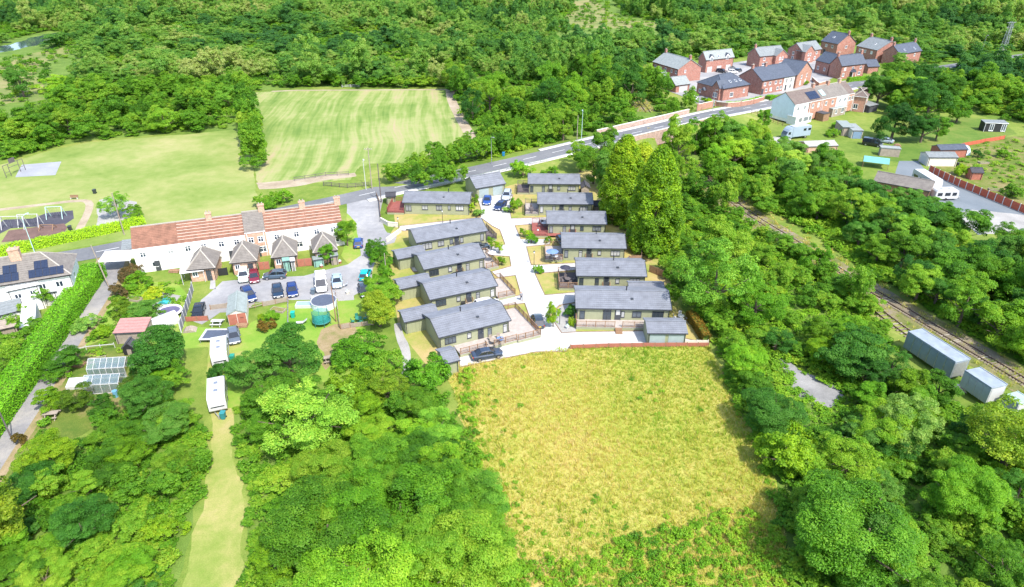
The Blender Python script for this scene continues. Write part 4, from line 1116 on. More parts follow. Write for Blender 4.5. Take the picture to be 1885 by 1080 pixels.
# span over the track
c = np.argmin(np.hypot(*(bl[:, :2]).T))
slab(br, bl[max(0, c - 5):c + 6], 4.6, -4.9, -.75, .02, 'deck', m_bridge)
def brick_wall(label, pts, h, mat=None, piers=True, name='brick_wall', group=None, cap=m_stone):
    pl = np.array(gp(pts)); pl = densify(pl, 3.0)
    r = empty(name, (*pl[0], hgt(*pl[0])), 0, label, 'wall', group)
    z = np.array([hgt(*p) for p in pl]) - hgt(*pl[0]); q = np.column_stack([pl - pl[0], z])
    slab(r, q, .12, -.12, -.1, h, 'wall', mat or m_brick)
    slab(r, q, .17, -.17, h + .002, h + .1, 'coping', cap)
    if piers:
        for p in q[::2]:
            MB().box(p[0] - .22, p[0] + .22, p[1] - .22, p[1] + .22, p[2] - .1, p[2] + h + .25).build('pier', mat or m_brick, r)
    return r
brick_wall('curved brick garden wall with pale coping round the corner house', [(1316, 200), (1338, 205), (1362, 202), (1385, 196), (1404, 189)], 1.5)
brick_wall('brick wall end beside the bridge parapet', [(1282, 214), (1294, 209), (1310, 204)], 2.0)
brick_wall('brick court wall behind the long terrace', [(1494, 148), (1506, 160), (1520, 156)], 1.4, piers=False)
brick_wall('low pale stone wall at the park entrance', [(701, 408), (715, 416), (733, 418)], .9, m_stone, False)
brick_wall('low pale stone wall across the entrance drive', [(712, 446), (723, 438), (738, 427)], .8, m_stone, False)
# ------------------------------------------------------------------ vehicles
m_paint = M('car_paint', (1, 1, 1), .25, .02, 1, spec=.6, objcol=True, coat=.6)
m_carglass = M('car_glass', (.015, .02, .028), .05, .1, 1, spec=.9)
m_tyre = M('tyre', (.015, .015, .016), .85, .1, 4)
m_rim = M('alloy', (.5, .5, .52), .35, .1, 3, metal=.8)
m_lamp = M('lamp_lens', (.75, .77, .8), .12, .02, 2, spec=.8)
m_tail = M('tail_lens', (.35, .012, .012), .15, .02, 2, spec=.7)
m_plate_y = M('yellow_plate', (.75, .52, .03), .5, .02, 2)
m_plate_w = M('white_plate', (.75, .75, .72), .5, .02, 2)

CAR = {   # stations from the back: x, half width, bumper-line bottom, belt height; cabin: x, z roof, half width
    'hatch': (4.1, [(-2.05, .70, .42, .78), (-1.95, .83, .25, .92), (-1.3, .87, .22, .94), (0, .88, .22, .93), (.9, .87, .22, .92), (1.55, .84, .22, .82), (1.95, .74, .25, .68), (2.05, .6, .38, .58)],
              [(-1.95, .93, .72), (-1.55, 1.42, .60), (-.9, 1.5, .62), (.0, 1.49, .62), (.35, 1.42, .6), (1.05, .93, .74)]),
    'saloon': (4.7, [(-2.35, .68, .45, .82), (-2.2, .84, .28, .95), (-1.4, .9, .22, .96), (0, .9, .22, .92), (1.0, .89, .22, .9), (1.75, .86, .22, .8), (2.2, .76, .25, .68), (2.35, .6, .38, .58)],
               [(-1.75, .95, .74), (-1.0, 1.36, .6), (-.5, 1.42, .6), (.1, 1.41, .6), (.4, 1.36, .59), (1.15, .92, .76)]),
    'suv': (4.5, [(-2.25, .74, .45, .9), (-2.15, .88, .32, 1.05), (-1.4, .92, .3, 1.06), (0, .92, .3, 1.05), (1.0, .91, .3, 1.03), (1.7, .88, .3, .95), (2.15, .8, .32, .8), (2.25, .66, .42, .68)],
            [(-2.12, 1.06, .78), (-1.85, 1.58, .66), (-1.0, 1.68, .67), (.1, 1.66, .67), (.45, 1.58, .65), (1.1, 1.05, .8)]),
    'van': (5.2, [(-2.6, .88, .4, 1.15), (-2.55, .95, .3, 1.2), (-1.4, .97, .28, 1.2), (0, .97, .28, 1.2), (1.2, .96, .28, 1.18), (1.95, .92, .28, 1.05), (2.45, .86, .32, .9), (2.6, .7, .42, .75)],
            [(-2.58, 1.2, .92), (-2.5, 2.05, .84), (-1.5, 2.12, .85), (.6, 2.1, .84), (1.0, 2.0, .82), (1.85, 1.16, .86)])}
CARMESH = {}
def car_meshes(kind):
    if kind in CARMESH: return CARMESH[kind]
    Ln, st, cab = CAR[kind]
    rings = []
    for x, w, zb, zt in st:
        rings.append([(x, -w * .9, zb), (x, -w, zb + .16), (x, -w, zt - .14), (x, -w * .9, zt), (x, w * .9, zt), (x, w, zt - .14), (x, w, zb + .16), (x, w * .9, zb)])
    body = MB().loft(rings)
    def belt(x): return float(np.interp(x, [s[0] for s in st], [s[3] for s in st]))
    gl, top = MB(), MB()
    g_r = [[(x, -w * (1.06 if k in (0, len(cab) - 1) else 1.16), belt(x) - .01), (x, -w, z), (x, w, z), (x, w * (1.06 if k in (0, len(cab) - 1) else 1.16), belt(x) - .01)] for k, (x, z, w) in enumerate(cab)]
    gl.loft(g_r)
    for (xa, za, wa), (xb, zb, wb) in list(zip(cab[:-1], cab[1:]))[1:-1]:
        top.add([(xa, -wa - .02, za - .05), (xb, -wb - .02, zb - .05), (xb, wb + .02, zb - .05), (xa, wa + .02, za - .05), (xa, -wa * .92, za + .035), (xb, -wb * .92, zb + .035), (xb, wb * .92, zb + .035), (xa, wa * .92, za + .035)],
                [(4, 5, 6, 7), (0, 1, 5, 4), (2, 3, 7, 6), (1, 2, 6, 5), (3, 0, 4, 7)])
    for s in (-1, 1):
        for (xa, za, wa), (xb, zb, wb) in ((cab[0], cab[1]), (cab[-1], cab[-2])):
            top.bar((xa, s * wa * 1.06, za), (xb, s * (wb + .01), zb), .09)
        xm = (cab[2][0] + cab[3][0]) / 2
        zm, wm = (cab[2][1] + cab[3][1]) / 2, (cab[2][2] + cab[3][2]) / 2
        top.bar((xm, s * wm * 1.17, belt(xm)), (xm, s * (wm + .015), zm - .02), .09)
    if kind == 'van':
        for s in (-1, 1):
            top.add([(-2.5, s * .985, 1.1), (.3, s * .99, 1.1), (.3, s * .855, 2.06), (-2.45, s * .855, 2.04)], [(0, 1, 2, 3) if s < 0 else (3, 2, 1, 0)])
        top.add([(-2.61, -.9, 1.1), (-2.61, .9, 1.1), (-2.52, .82, 2.03), (-2.52, -.82, 2.03)], [(3, 2, 1, 0)])
    whl = MB().tube((0, -.11, 0), (0, .11, 0), .32, n=16)
    rim = MB().tube((0, -.125, 0), (0, .125, 0), .2, n=12)
    hw = st[0][1]
    r = dict(body=body.mesh('body', m_paint, False), win=gl.mesh('windows', m_carglass), top=top.mesh('roof', m_paint), wheel=whl.mesh('wheel', m_tyre), rim=rim.mesh('rim', m_rim),
             head=MB().box(-.12, .1, -.19, .19, -.08, .08).mesh('headlight', m_lamp), tail=MB().box(-.06, .05, -.13, .13, -.11, .11).mesh('tail_light', m_tail),
             py=MB().box(-.02, .02, -.26, .26, -.06, .06).mesh('number_plate', m_plate_y), pw=MB().box(-.02, .02, -.26, .26, -.06, .06).mesh('number_plate', m_plate_w),
             mir=MB().box(-.08, .08, -.09, .09, -.06, .07).mesh('mirror', m_paint))
    CARMESH[kind] = r
    return r
def upright(px, py, deg):
    """headings are read off the picture: away from its centre lines its upright leans towards the middle"""
    a, b = flat(px, py), flat(px, py + 12)
    return deg + (math.degrees(math.atan2(b[1] - a[1], b[0] - a[0])) + 90) * abs(math.sin(R(deg)))
def car(label, px, py, deg, kind, col, cat='car', group='cars parked in the yards and drives'):
    K = car_meshes(kind); Ln, st, cab = CAR[kind]
    t = empty('parked_van' if kind == 'van' else 'parked_car', g(px, py), R(upright(px, py, deg)), label, cat, group)
    for n_, k in (('body', 'body'), ('windows', 'win'), ('roof', 'top')): link(n_, K[k], t, color=col)
    hl = Ln / 2
    for x in (-hl * .6, hl * .62):
        for s in (-1, 1):
            w = link('wheel', K['wheel'], t, (x, s * (st[3][1] - .08), .32)); link('rim', K['rim'], w)
    for s in (-1, 1):
        link('headlight', K['head'], t, (hl - .12, s * (st[-2][1] - .17), st[-2][3] - .1)); link('tail_light', K['tail'], t, (-hl + .07, s * (st[0][1] - .02), st[0][3] - .06))
        link('mirror', K['mir'], t, (cab[-1][0] - .25, s * (st[4][1] + .07), st[4][3] + .05), color=col)
    link('number_plate', K['py'], t, (-hl - .015, 0, .6)); link('number_plate', K['pw'], t, (hl + .005, 0, .48))
    return t
NAVY, BLUE, BLK, SIL, DK, RED, WHT, GRY, TEAL, SBL = (.012, .025, .09), (.015, .06, .25), (.012, .014, .018), (.35, .4, .46), (.03, .04, .055), (.16, .012, .025), (.75, .75, .75), (.1, .12, .15), (.0, .33, .36), (.1, .15, .24)
for a in [('bright blue coupe on the white drive before the double garage', 897, 372, -94, 'saloon', BLUE), ('dark blue saloon angled on the white drive behind a silver car', 921, 382, -112, 'saloon', NAVY),
          ('silver blue car tucked beside the top garage doors', 933, 364, -97, 'suv', SIL), ('black hatchback seen from behind with yellow number plate on the drive', 990, 595, 98, 'hatch', DK),
          ('dark saloon parked side on in front of the nearest left lodge', 897, 657, 17, 'saloon', (.03, .045, .075)), ('dark blue car at the left end of the lodge with the hot tub', 1035, 449, -72, 'hatch', (.02, .05, .1)),
          ('white car between the two nearest slanting lodges', 897, 566, 22, 'suv', WHT), ('dark car against the front of the top slanting lodge', 880, 459, 24, 'saloon', DK), ('black car half hidden behind the third slanting lodge roof', 848, 514, 25, 'saloon', BLK),
          ('dark red car beside the small pale van at the outhouses', 469, 514, -88, 'hatch', RED), ('grey blue hatchback parked side on along the cottages yard', 507, 511, 186, 'hatch', (.05, .085, .12)),
          ('dark hatchback left of the navy one, facing the gardens', 512, 541, -86, 'hatch', (.012, .03, .06)), ('navy hatchback facing the gardens left of the white van', 539, 539, -86, 'hatch', (.01, .03, .14)),
          ('silver blue car right of the white van in the yard', 621, 522, -88, 'saloon', (.32, .42, .5)), ('turquoise car half under the bushes at the yard edge', 673, 510, 80, 'hatch', TEAL), ('dark car with pale bonnet under the bushes at the yard edge', 671, 540, -80, 'hatch', DK),
          ('navy car half hidden behind the long felt roofed shed', 459, 548, -75, 'suv', (.01, .03, .12)), ('black car boxed in beside the white posted fence', 367, 577, -96, 'saloon', BLK), ('grey car parked on the grass above the first caravan', 432, 624, -86, 'hatch', GRY),
          ('blue car at the corner of the last cottage', 660, 451, 90, 'hatch', BLUE), ('white car on the drive behind the estate garage', 1277, 184, -68, 'hatch', WHT), ('silver car beside the black panel van in the paddock', 1628, 262, 155, 'saloon', SIL)]:
    car(*a)
for lab, x, y, d, k, c in [('white car in the estate court among dark ones', 1349, 134.5, -10, 'hatch', WHT), ('black car leftmost in the estate court', 1328, 133.5, -30, 'suv', BLK), ('dark car at the back of the estate court by the garage doors', 1336, 128, 8, 'suv', DK),
                           ('grey car behind the white one in the estate court', 1347, 128, 12, 'hatch', GRY), ('dark car at the right side of the estate court', 1359, 132, 60, 'hatch', DK)]:
    car(lab, x, y, d, k, c, group='cars in the estate court')
VG = 'vans in the yards'
car('small pale green white van in front of the second outhouse', 450, 512, -92, 'suv', (.6, .7, .66), 'van', VG)
car('white panel van facing the gardens in the middle of the yard', 592, 528, -88, 'van', WHT, 'van', VG)
car('black panel van behind the slatted trailer', 1605, 268, -24, 'van', BLK, 'van', VG)

def caravan(label, px, py, deg, L, W=2.2, H=2.5, front=True, group='white caravans', lodge_=False):
    t = empty('caravan', g(px, py), R(upright(px, py, deg)), label, 'caravan', group)
    h = L / 2
    prof = [(-h, .5), (-h + .05, .42), (h - .25, .42), (h, .7), (h - .03, 1.3), (h - .3, H - .15), (h - .6, H), (-h + .3, H), (-h + .05, H - .3)]
    MB().prism(prof, -W / 2, W / 2, 'y').build('body', m_white, t)
    wm = MB()
    for s in (-1, 1):
        y = s * (W / 2 + .012)
        for x0, x1 in ((-h * .82, -h * .42), (-h * .2, h * .25), (h * .42, h * .78)):
            link('window', MB().box(x0, x1, min(y, y - s * .02), max(y, y - s * .02), 1.15, 1.9).mesh('window', m_carglass), t)
    link('front_window', MB().add([(h + .012, -W * .38, 1.15), (h + .012, W * .38, 1.15), (h - .235, W * .38, 1.95), (h - .235, -W * .38, 1.95)], [(0, 1, 2, 3)]).mesh('front_window', m_carglass), t)
    for x in (-h * .35, h * .3): MB().box(x - .25, x + .25, -.25, .25, H, H + .08).build('roof_vent', m_rim, t)
    for s in (-1, 1):
        for x in ((-.4, .4) if L > 6 else (-.1,)):
            w = MB().tube((x, s * (W / 2 - .12), .33), (x, s * (W / 2 + .02), .33), .33, n=14).build('wheel', m_tyre, t)
    MB().box(-.6, .6, W / 2 + .001, W / 2 + .015, .5, 1.9).build('door', m_wframe, t, (h * -.3 + .6, 0, 0)) if False else None
    MB().bar((h - .1, -.5, .4), (h + 1.1, 0, .42), .1).bar((h - .1, .5, .4), (h + 1.1, 0, .42), .1).box(h + .95, h + 1.2, -.08, .08, .1, .5).build('towbar', m_metal, t)
    return t
caravan('white touring caravan beside the grey car on the grass', 408, 660, -90, 5.2)
caravan('white touring caravan at the head of the mown path', 404, 740, -90, 5.4)
caravan('big white twin caravan beside the dark barn', 1703, 342, -64, 8.6, 2.5, 2.9)
caravan('smaller white touring caravan in front of the big one in the gravel yard', 1735, 366, 8, 5.6)

# horsebox lorry
t = empty('horsebox_lorry', g(1462, 254), R(200), 'pale blue white horsebox lorry parked by the terrace end', 'lorry')
m_cont2 = M('pale_container', (.34, .37, .38), .6, .1, 1, dirt=(.25, .24, .22))
m_lorry = M('pale_blue_white', (.27, .335, .4), .4, .05, 1)
MB().prism([(-4.4, .8), (1.9, .8), (1.9, 3.5), (1.4, 3.6), (-4.4, 3.6)], -1.22, 1.22, 'y').build('box_body', m_lorry, t)
MB().prism([(1.9, .6), (3.9, .6), (4.0, 1.5), (3.6, 2.4), (3.2, 3.0), (2.6, 3.5), (1.9, 3.55)], -1.15, 1.15, 'y').build('cab', m_lorry, t)
MB().add([(4.0, -1.0, 1.55), (4.0, 1.0, 1.55), (3.64, .95, 2.42), (3.64, -.95, 2.42)], [(0, 1, 2, 3)]).build('windscreen', m_carglass, t, (.02, 0, .02))
for s in (-1, 1):
    MB().box(2.6, 3.4, s * 1.16 - .01, s * 1.16 + .01, 1.6, 2.35).build('cab_window', m_carglass, t)
    for x in (-3.8, -2.2): MB().box(x - .5, x + .5, s * 1.23 - .01, s * 1.23 + .01, 2.3, 3.0).build('side_window', m_carglass, t)
    for x in (-2.8, 2.9):
        w = MB().tube((x, s * .9, .48), (x, s * 1.18, .48), .48, n=16).build('wheel', m_tyre, t); MB().tube((x, s * .92, .48), (x, s * 1.2, .48), .26, n=12).build('rim', m_rim, w)
MB().box(-4.3, 1.8, -1.1, 1.1, 3.605, 3.66).build('roof_skin', m_cont2, t)

# storage containers on the siding
def container(label, A, B, C, eh, wall, roof, npan, trim=None, drop=.7):
    fr = frame_from(A, B, C=C, eh=eh)
    r, L, dp, ro = gable_house('storage_container', label, 'container', None, None, eh=eh, rh=eh, roof='flat', wall=wall, roofm=roof, frame=fr, ov=.04, drop=drop, group='grey containers beside the railway')
    for i in range(npan):
        x0, x1 = L * i / npan + .05, L * (i + 1) / npan - .05
        MB().box(x0, x1, .0, .038, drop + .1, eh - .12).build('wall_panel', wall, r)
        MB().box(x1 + .02, x1 + .08, -.02, .038, drop, eh - .05).build('rib', trim or m_metal, r)
    nr = int(L / 1.2)
    for i in range(nr): MB().box(L * (i + .08) / nr, L * (i + .92) / nr, .2, dp - .2, eh + .141, eh + .175).build('roof_panel', roof, ro)
    MB().box(L - .038, L - .005, .25, dp - .25, drop + .1, eh - .2).build('end_door', trim or m_metal, r)
    return r
m_cont = M('dull_container', (.17, .22, .25), .6, .12, 1, dirt=(.25, .22, .18)); m_controof = M('weathered_roof', (.24, .28, .32), .6, .2, .8, dirt=(.2, .18, .15)); m_cont2 = M('pale_container', (.34, .37, .38), .6, .1, 1, dirt=(.35, .33, .28))
container('long weathered grey container farther up the siding', (1670.6, 611), (1758.5, 668), (1782.6, 659), 3.3, m_cont, m_controof, 6)
container('pale container with white edges nearer on the siding', (1775, 683), (1825, 716), (1852, 707.5), 3.1, m_cont2, m_controof, 4, m_white)
container('low flat green topped container at the right edge of the siding', (1848, 728), (1875, 745), (1900, 738), 2.2, m_cont2, M('pale_green_top', (.3, .4, .37), .6, .15, 1), 3, m_white)

# ------------------------------------------------------------------ fences
def fence(label, pts, h, plen, panel, post, cat='fence', group=None, rails=0, gap=.0, pw=.11, name='panel_fence'):
    pl = [np.array(g(*p)) for p in pts]
    r = empty(name, (*pl[0], hgt(*pl[0])), 0, label, cat, group)
    o = Vector((*pl[0], 0)); z0 = hgt(*pl[0])
    pm = {}
    first = True
    for a, b in zip(pl[:-1], pl[1:]):
        L = float(np.linalg.norm(b - a)); n = max(1, round(L / plen)); rz = math.atan2(*(b - a)[::-1])
        w = L / n
        for i in range(n + 1):
            p = a + (b - a) * i / n
            zz = hgt(*p) - z0
            if i or first:
                link('post', pm.setdefault('post', MB().box(-pw / 2, pw / 2, -pw / 2, pw / 2, 0, h + .06).mesh('post', post)), r, (p[0] - o.x, p[1] - o.y, zz), (0, 0, rz))
            if i < n:
                c = a + (b - a) * (i + .5) / n
                key = round(w, 2)
                if rails:
                    if key not in pm:
                        m = MB()
                        for k in range(rails): m.box(-w / 2, w / 2, -.03, .03, h * (k + 1) / (rails + .3) - .06, h * (k + 1) / (rails + .3) + .05)
                        pm[key] = m.mesh('rail', panel)
                    link('rail', pm[key], r, (c[0] - o.x, c[1] - o.y, zz), (0, 0, rz))
                else:
                    if key not in pm: pm[key] = MB().box(-w / 2 + pw / 2 + .002, w / 2 - pw / 2 - .002, -.025, .025, .06 + gap, h).mesh('panel', panel)
                    link('panel', pm[key], r, (c[0] - o.x, c[1] - o.y, zz + rng.uniform(-.03, .02)), (0, 0, rz + rng.uniform(-.02, .02)))
        first = False
    return r
m_conc = M('concrete_post', (.6, .56, .52), .85, .1, 2)
fence('long red panel fence with pale posts beside the gravel yard', [(1709, 316), (1764, 343), (1830, 370), (1890, 395), (2050, 462)], 1.75, 1.9, m_redfence, m_conc, pw=.16)
fence('low orange red fence across the allotments below the black hut', [(1722, 284), (1772, 270), (1812, 262), (1848, 256)], 1.1, 1.9, m_redfence, m_redfence)
fence('white posted fence with grey panels between two gardens', [(334, 612), (343, 580), (353, 548), (356, 535)], 1.7, 1.9, M('grey_panel', (.2, .2, .23), .8), m_white, pw=.16)
fence('low red brown board fence below the boxed in black car', [(343, 592), (384, 590)], .9, 1.8, m_redshed, m_woodbrown)
fence('low board fence closing the parking space by the shed', [(388, 570), (420, 566)], .9, 1.8, m_shed, m_woodbrown)
fence('low reddish board fence along the far edge of the meadow', [(1050, 642), (1120, 639.5), (1205, 638.5), (1304, 638)], .75, 1.8, m_redshed, m_woodbrown)
fence('pale board fence in front of the right garage', [(1192, 632), (1240, 632.5), (1303, 633)], .7, 1.8, m_stone, m_conc)
fence('white picket fence beside the round pool', [(574, 552), (616, 546)], .8, 1.2, m_white, m_white)
fence('low wooden fence between the back gardens', [(484, 564), (531, 555)], .9, 1.8, m_shed, m_woodbrown)
fence('thin wire fence line down the garden beside the brown pole', [(531, 557), (531, 603)], 1.0, 1.5, m_metal, m_woodbrown, rails=2, pw=.07)
fence('low fence of pale boards at the foot of the gardens', [(628, 606), (645, 603), (688, 598)], .8, 1.8, m_shed, m_woodbrown)
fence('dark rail fence below the blue gable of the terrace', [(1383, 209), (1415, 222), (1440, 232), (1460, 238)], 1.1, 2.2, m_woodbrown, m_woodbrown, rails=2)
fence('grey metal guard rail along the footway above the lodges', [(788, 348), (850, 334), (905, 321), (960, 308), (1006, 297)], 1.0, 2.0, m_metal, m_metal, rails=2, pw=.07, name='guard_rail')
fence('dark field rail fence beside the road at the striped field', [(596, 342), (640, 346), (684, 342)], 1.1, 2.2, m_wooddark, m_wooddark, rails=3)
fence('thin rail fence along the near edge of the striped field', [(542, 333), (600, 324), (642, 322)], 1.0, 3.0, m_wooddark, m_wooddark, rails=2, pw=.08)
fence('low dark wall fence curving into the park entrance', [(693, 361), (698, 372), (700, 395), (702, 408)], .9, 1.8, m_woodbrown, m_wooddark)
fence('white rail barrier at the far edge of the striped field', [(630, 161), (661, 160)], 1.0, 3.0, m_white, m_white, rails=2)
fence('timber fence around the nearest tub deck', [(1195, 500), (1224, 512)], 1.4, 1.8, m_woodbrown, m_woodbrown)
fence('dark screen fence around the hot tub', [(1157, 484), (1180, 483), (1180, 468)], 1.5, 1.8, m_woodbrown, m_wooddark)

fence('brown gate panels between the second and third outhouses', [(478, 497), (497, 495)], 1.6, 1.2, m_redshed, m_woodbrown)
fence('brown gate panels between the two right outhouses', [(549, 491), (575, 489)], 1.6, 1.4, m_redshed, m_woodbrown)
fence('black gate panels between the two left outhouses', [(404, 508), (420, 506)], 1.5, 1.2, m_black, m_black)
fence('brown post fence down the middle of the right gardens', [(618, 540), (622, 570), (626, 604)], 1.1, 1.8, m_shed, m_woodbrown, rails=2, pw=.08)
fence('thin garden fence beside the long felt roofed shed', [(452, 572), (470, 568), (484, 564)], 1.0, 1.8, m_shed, m_woodbrown, rails=2, pw=.08)
fence('low fence along the lane side of the allotment', [(118, 655), (160, 645), (212, 640)], .9, 2.4, m_white, m_white, rails=1, pw=.07)
# ------------------------------------------------------------------ poles and lamps
def pole(name, label, px, py, h, r=.1, mat=None, arms=0, cat='pole', group=None, lean=0.0):
    t = empty(name, g(px, py), 0, label, cat, group)
    MB().tube((0, 0, -.2), (lean, 0, h), r, r * .7, 10).build('shaft', mat or m_woodbrown, t)
    for i in range(arms):
        c = MB().box(-.9, .9, -.06, .06, h - .5 - i * .6, h - .4 - i * .6).build('crossarm', mat or m_woodbrown, t)
        for x in (-.75, -.3, .3, .75): MB().tube((x, 0, h - .4 - i * .6), (x, 0, h - .2 - i * .6), .05, n=6).build('insulator', m_white, c)
    return t
def lamp(label, px, py, h, deg=0, mat=None, group='street lamps along the road'):
    t = empty('street_lamp', g(px, py), R(deg), label, 'street lamp', group)
    MB().tube((0, 0, -.1), (0, 0, h), .09, .05, 10).build('shaft', mat or m_metal, t)
    MB().tube((0, 0, h - .05), (1.0, 0, h + .12), .045, n=8).build('arm', mat or m_metal, t)
    hd = MB().box(.85, 1.5, -.14, .14, h + .08, h + .2).build('lamp_head', mat or m_metal, t)
    MB().box(.92, 1.44, -.1, .1, h + .05, h + .079).build('lens', m_lamp, hd)
    return t
m_grn = M('pale_green_metal', (.4, .55, .52), .5, .1, 2)
lamp('pale lamp post by the park playground hedge', 66, 470, 8, 70, m_grn)
lamp('white lamp post at the verge of the striped field', 674, 349, 7.5, -70, m_white)
lamp('lamp post beside the blue bin on the bridge road', 905, 301, 7, -60, m_metal)
lamp('tall pale green lamp post by the wood at the bridge', 1070, 262, 9, -100, m_grn)
lamp('tall lamp post in the grass beyond the right wood', 1804, 104, 9, 30, m_metal)
lamp('lamp post beside the brick wall end at the bridge', 1311, 206, 7, -80, m_metal)
pole('telegraph_pole', 'tall wooden pole beside the white lamp at the field verge', 685, 347, 10, .13, m_shed, 1, group='wooden poles')
pole('telegraph_pole', 'dark wooden pole beside the little shed at the road bend', 702, 372, 9, .13, m_wooddark, group='wooden poles')
pole('telegraph_pole', 'slim wooden pole right of the lane entrance hedge', 229, 432, 9, .12, m_shed, group='wooden poles')
pole('telegraph_pole', 'leaning pale pole at the junction of lane and road', 201, 528, 8, .12, m_shed, group='wooden poles', lean=-.8)
pole('telegraph_pole', 'thin wooden pole standing by the bridge footway', 1062, 258, 7, .11, m_shed, group='wooden poles')
pole('telegraph_pole', 'brown garden pole beside the round covered pool', 619, 592, 6.5, .1, m_woodbrown, group='wooden poles')
pole('telegraph_pole', 'pale pole among the bushes by the slanting lodges', 713, 522, 6, .09, m_shed, group='wooden poles')
pole('telegraph_pole', 'dark pole standing beside the lane at the left edge', 22, 808, 5, .1, m_wooddark, group='wooden poles')
for lab, x, y in [('short black lamp post on the lawn of the lone lodge', 815, 410), ('short black lamp post on the lawn by the blue parasol lodge', 983, 488), ('short black lamp post in the white pebble garden', 1030, 597), ('short black lamp post at the park entrance wall', 734, 424)]:
    t = empty('garden_lamp', g(x, y), 0, lab, 'lamp post', 'black lamp posts of the lodge park')
    MB().tube((0, 0, 0), (0, 0, 2.5), .05, .04, 8).build('shaft', m_black, t); MB().tube((0, 0, 2.5), (0, 0, 2.85), .1, .16, 8).build('lantern', m_lamp, t); MB().tube((0, 0, 2.85), (0, 0, 3.0), .2, .04, 8).build('cap', m_black, t)
# lattice mast at the right
t = empty('lattice_mast', g(1842, 104), .3, 'grey lattice mast rising from the wood at the upper right', 'mast')
for i, (sx, sy) in enumerate(((-1, -1), (1, -1), (1, 1), (-1, 1))):
    MB().bar((sx * 1.0, sy * 1.0, 0), (sx * .55, sy * .55, 15), .14).build('mast_leg', m_metal, t)
for k in range(7):
    m = MB(); z0, z1 = k * 2.1, k * 2.1 + 2.1
    f0, f1 = 1 - .45 * z0 / 15, 1 - .45 * z1 / 15
    for (a, b) in (((-1, -1), (1, -1)), ((1, -1), (1, 1)), ((1, 1), (-1, 1)), ((-1, 1), (-1, -1))):
        m.bar((a[0] * f0, a[1] * f0, z0), (b[0] * f1, b[1] * f1, z1), .07); m.bar((a[0] * f1, a[1] * f1, z1), (b[0] * f1, b[1] * f1, z1), .07)
    m.build('bracing', m_metal, t)
MB().bar((-2.6, 0, 14.6), (2.6, 0, 14.6), .16).bar((-2.2, 0, 12.6), (2.2, 0, 12.6), .16).build('crossarm', m_metal, t)

# ------------------------------------------------------------------ garden things
def disc(m, r, z0, z1, n=28, c=(0, 0)):
    return m.tube((c[0], c[1], z0), (c[0], c[1], z1), r, n=n)
def torus(m, R_, r, z, n=28, k=6):
    rings = []
    for i in range(n + 1):
        a = 2 * math.pi * i / n
        rings.append([((R_ + r * math.cos(b)) * math.cos(a), (R_ + r * math.cos(b)) * math.sin(a), z + r * math.sin(b)) for b in [2 * math.pi * j / k for j in range(k)]])
    return m.loft(rings, False)
m_mat = M('trampoline_mat', (.1, .09, .17), .8, .15, 2); m_matd = M('dark_cover', (.07, .085, .12), .6, .2, 2); m_pad = M('pale_pad', (.68, .66, .68), .6, .1, 2)
t = empty('trampoline', g(313, 579), 0, 'round purple trampoline with pale rim on the garden grass', 'trampoline')
disc(MB(), 1.7, .66, .7).build('jump_mat', m_mat, t); torus(MB(), 1.85, .2, .7).build('rim_pad', m_pad, t)
for i in range(6): a = i * math.pi / 3; MB().tube((1.85 * math.cos(a), 1.85 * math.sin(a), 0), (1.85 * math.cos(a), 1.85 * math.sin(a), .7), .04, n=6).build('leg', m_metal, t)
t = empty('trampoline', g(399, 622), .03, 'rectangular dark trampoline with white edge pads by the grey car', 'trampoline')
MB().box(-1.7, 1.7, -1.2, 1.2, .66, .7).build('jump_mat', m_matd, t)
for x0, x1, y0, y1 in ((-2.05, 2.05, -1.55, -1.2), (-2.05, 2.05, 1.2, 1.55), (-2.05, -1.7, -1.2, 1.2), (1.7, 2.05, -1.2, 1.2)): MB().box(x0, x1, y0, y1, .64, .74).build('edge_pad', m_white, t)
for x in (-1.9, 1.9):
    for y in (-1.4, 1.4): MB().box(x - .05, x + .05, y - .05, y + .05, 0, .64).build('leg', m_metal, t)
m_teal = M('teal_net', (.02, .28, .24), .6, .1, 3)
nt = m_teal.node_tree; tr_ = nt.nodes.new('ShaderNodeBsdfTransparent'); mx_ = nt.nodes.new('ShaderNodeMixShader'); mx_.inputs[0].default_value = .45
nt.links.new(nt.nodes['Principled BSDF'].outputs[0], mx_.inputs[1]); nt.links.new(tr_.outputs[0], mx_.inputs[2]); nt.links.new(mx_.outputs[0], nt.nodes['Material Output'].inputs['Surface'])
m_tealm = M('teal_mat', (.02, .16, .15), .7, .1, 2)
t = empty('trampoline', g(593, 596), 0, 'green netted trampoline below the round covered pool', 'trampoline')
disc(MB(), 1.22, .68, .72).build('jump_mat', m_tealm, t); torus(MB(), 1.32, .13, .72).build('rim_pad', m_tealm, t)
nm = MB(); n = 28
nm.add([(1.32 * math.cos(2 * math.pi * i / n), 1.32 * math.sin(2 * math.pi * i / n), z) for z in (.75, 2.2) for i in range(n)], [(i, (i + 1) % n, n + (i + 1) % n, n + i) for i in range(n)]).build('safety_net', m_teal, t)
for i in range(6): a = i * math.pi / 3; MB().tube((1.42 * math.cos(a), 1.42 * math.sin(a), 0), (1.42 * math.cos(a), 1.42 * math.sin(a), 2.3), .04, n=6).build('net_pole', m_tealm, t)
t = empty('swimming_pool', g(597, 562), 0, 'round above ground pool with dark cover in the gardens', 'pool')
disc(MB(), 2.1, 0, 1.0).build('pool_wall', M('pool_liner', (.6, .66, .72), .5, .1, 2), t); disc(MB(), 1.98, 1.002, 1.05).build('cover', m_matd, t); torus(MB(), 2.08, .07, 1.02).build('rim', m_white, t)
t = empty('paddling_pool', g(561, 563), .05, 'rectangular paddling pool with white frame beside the round pool', 'pool')
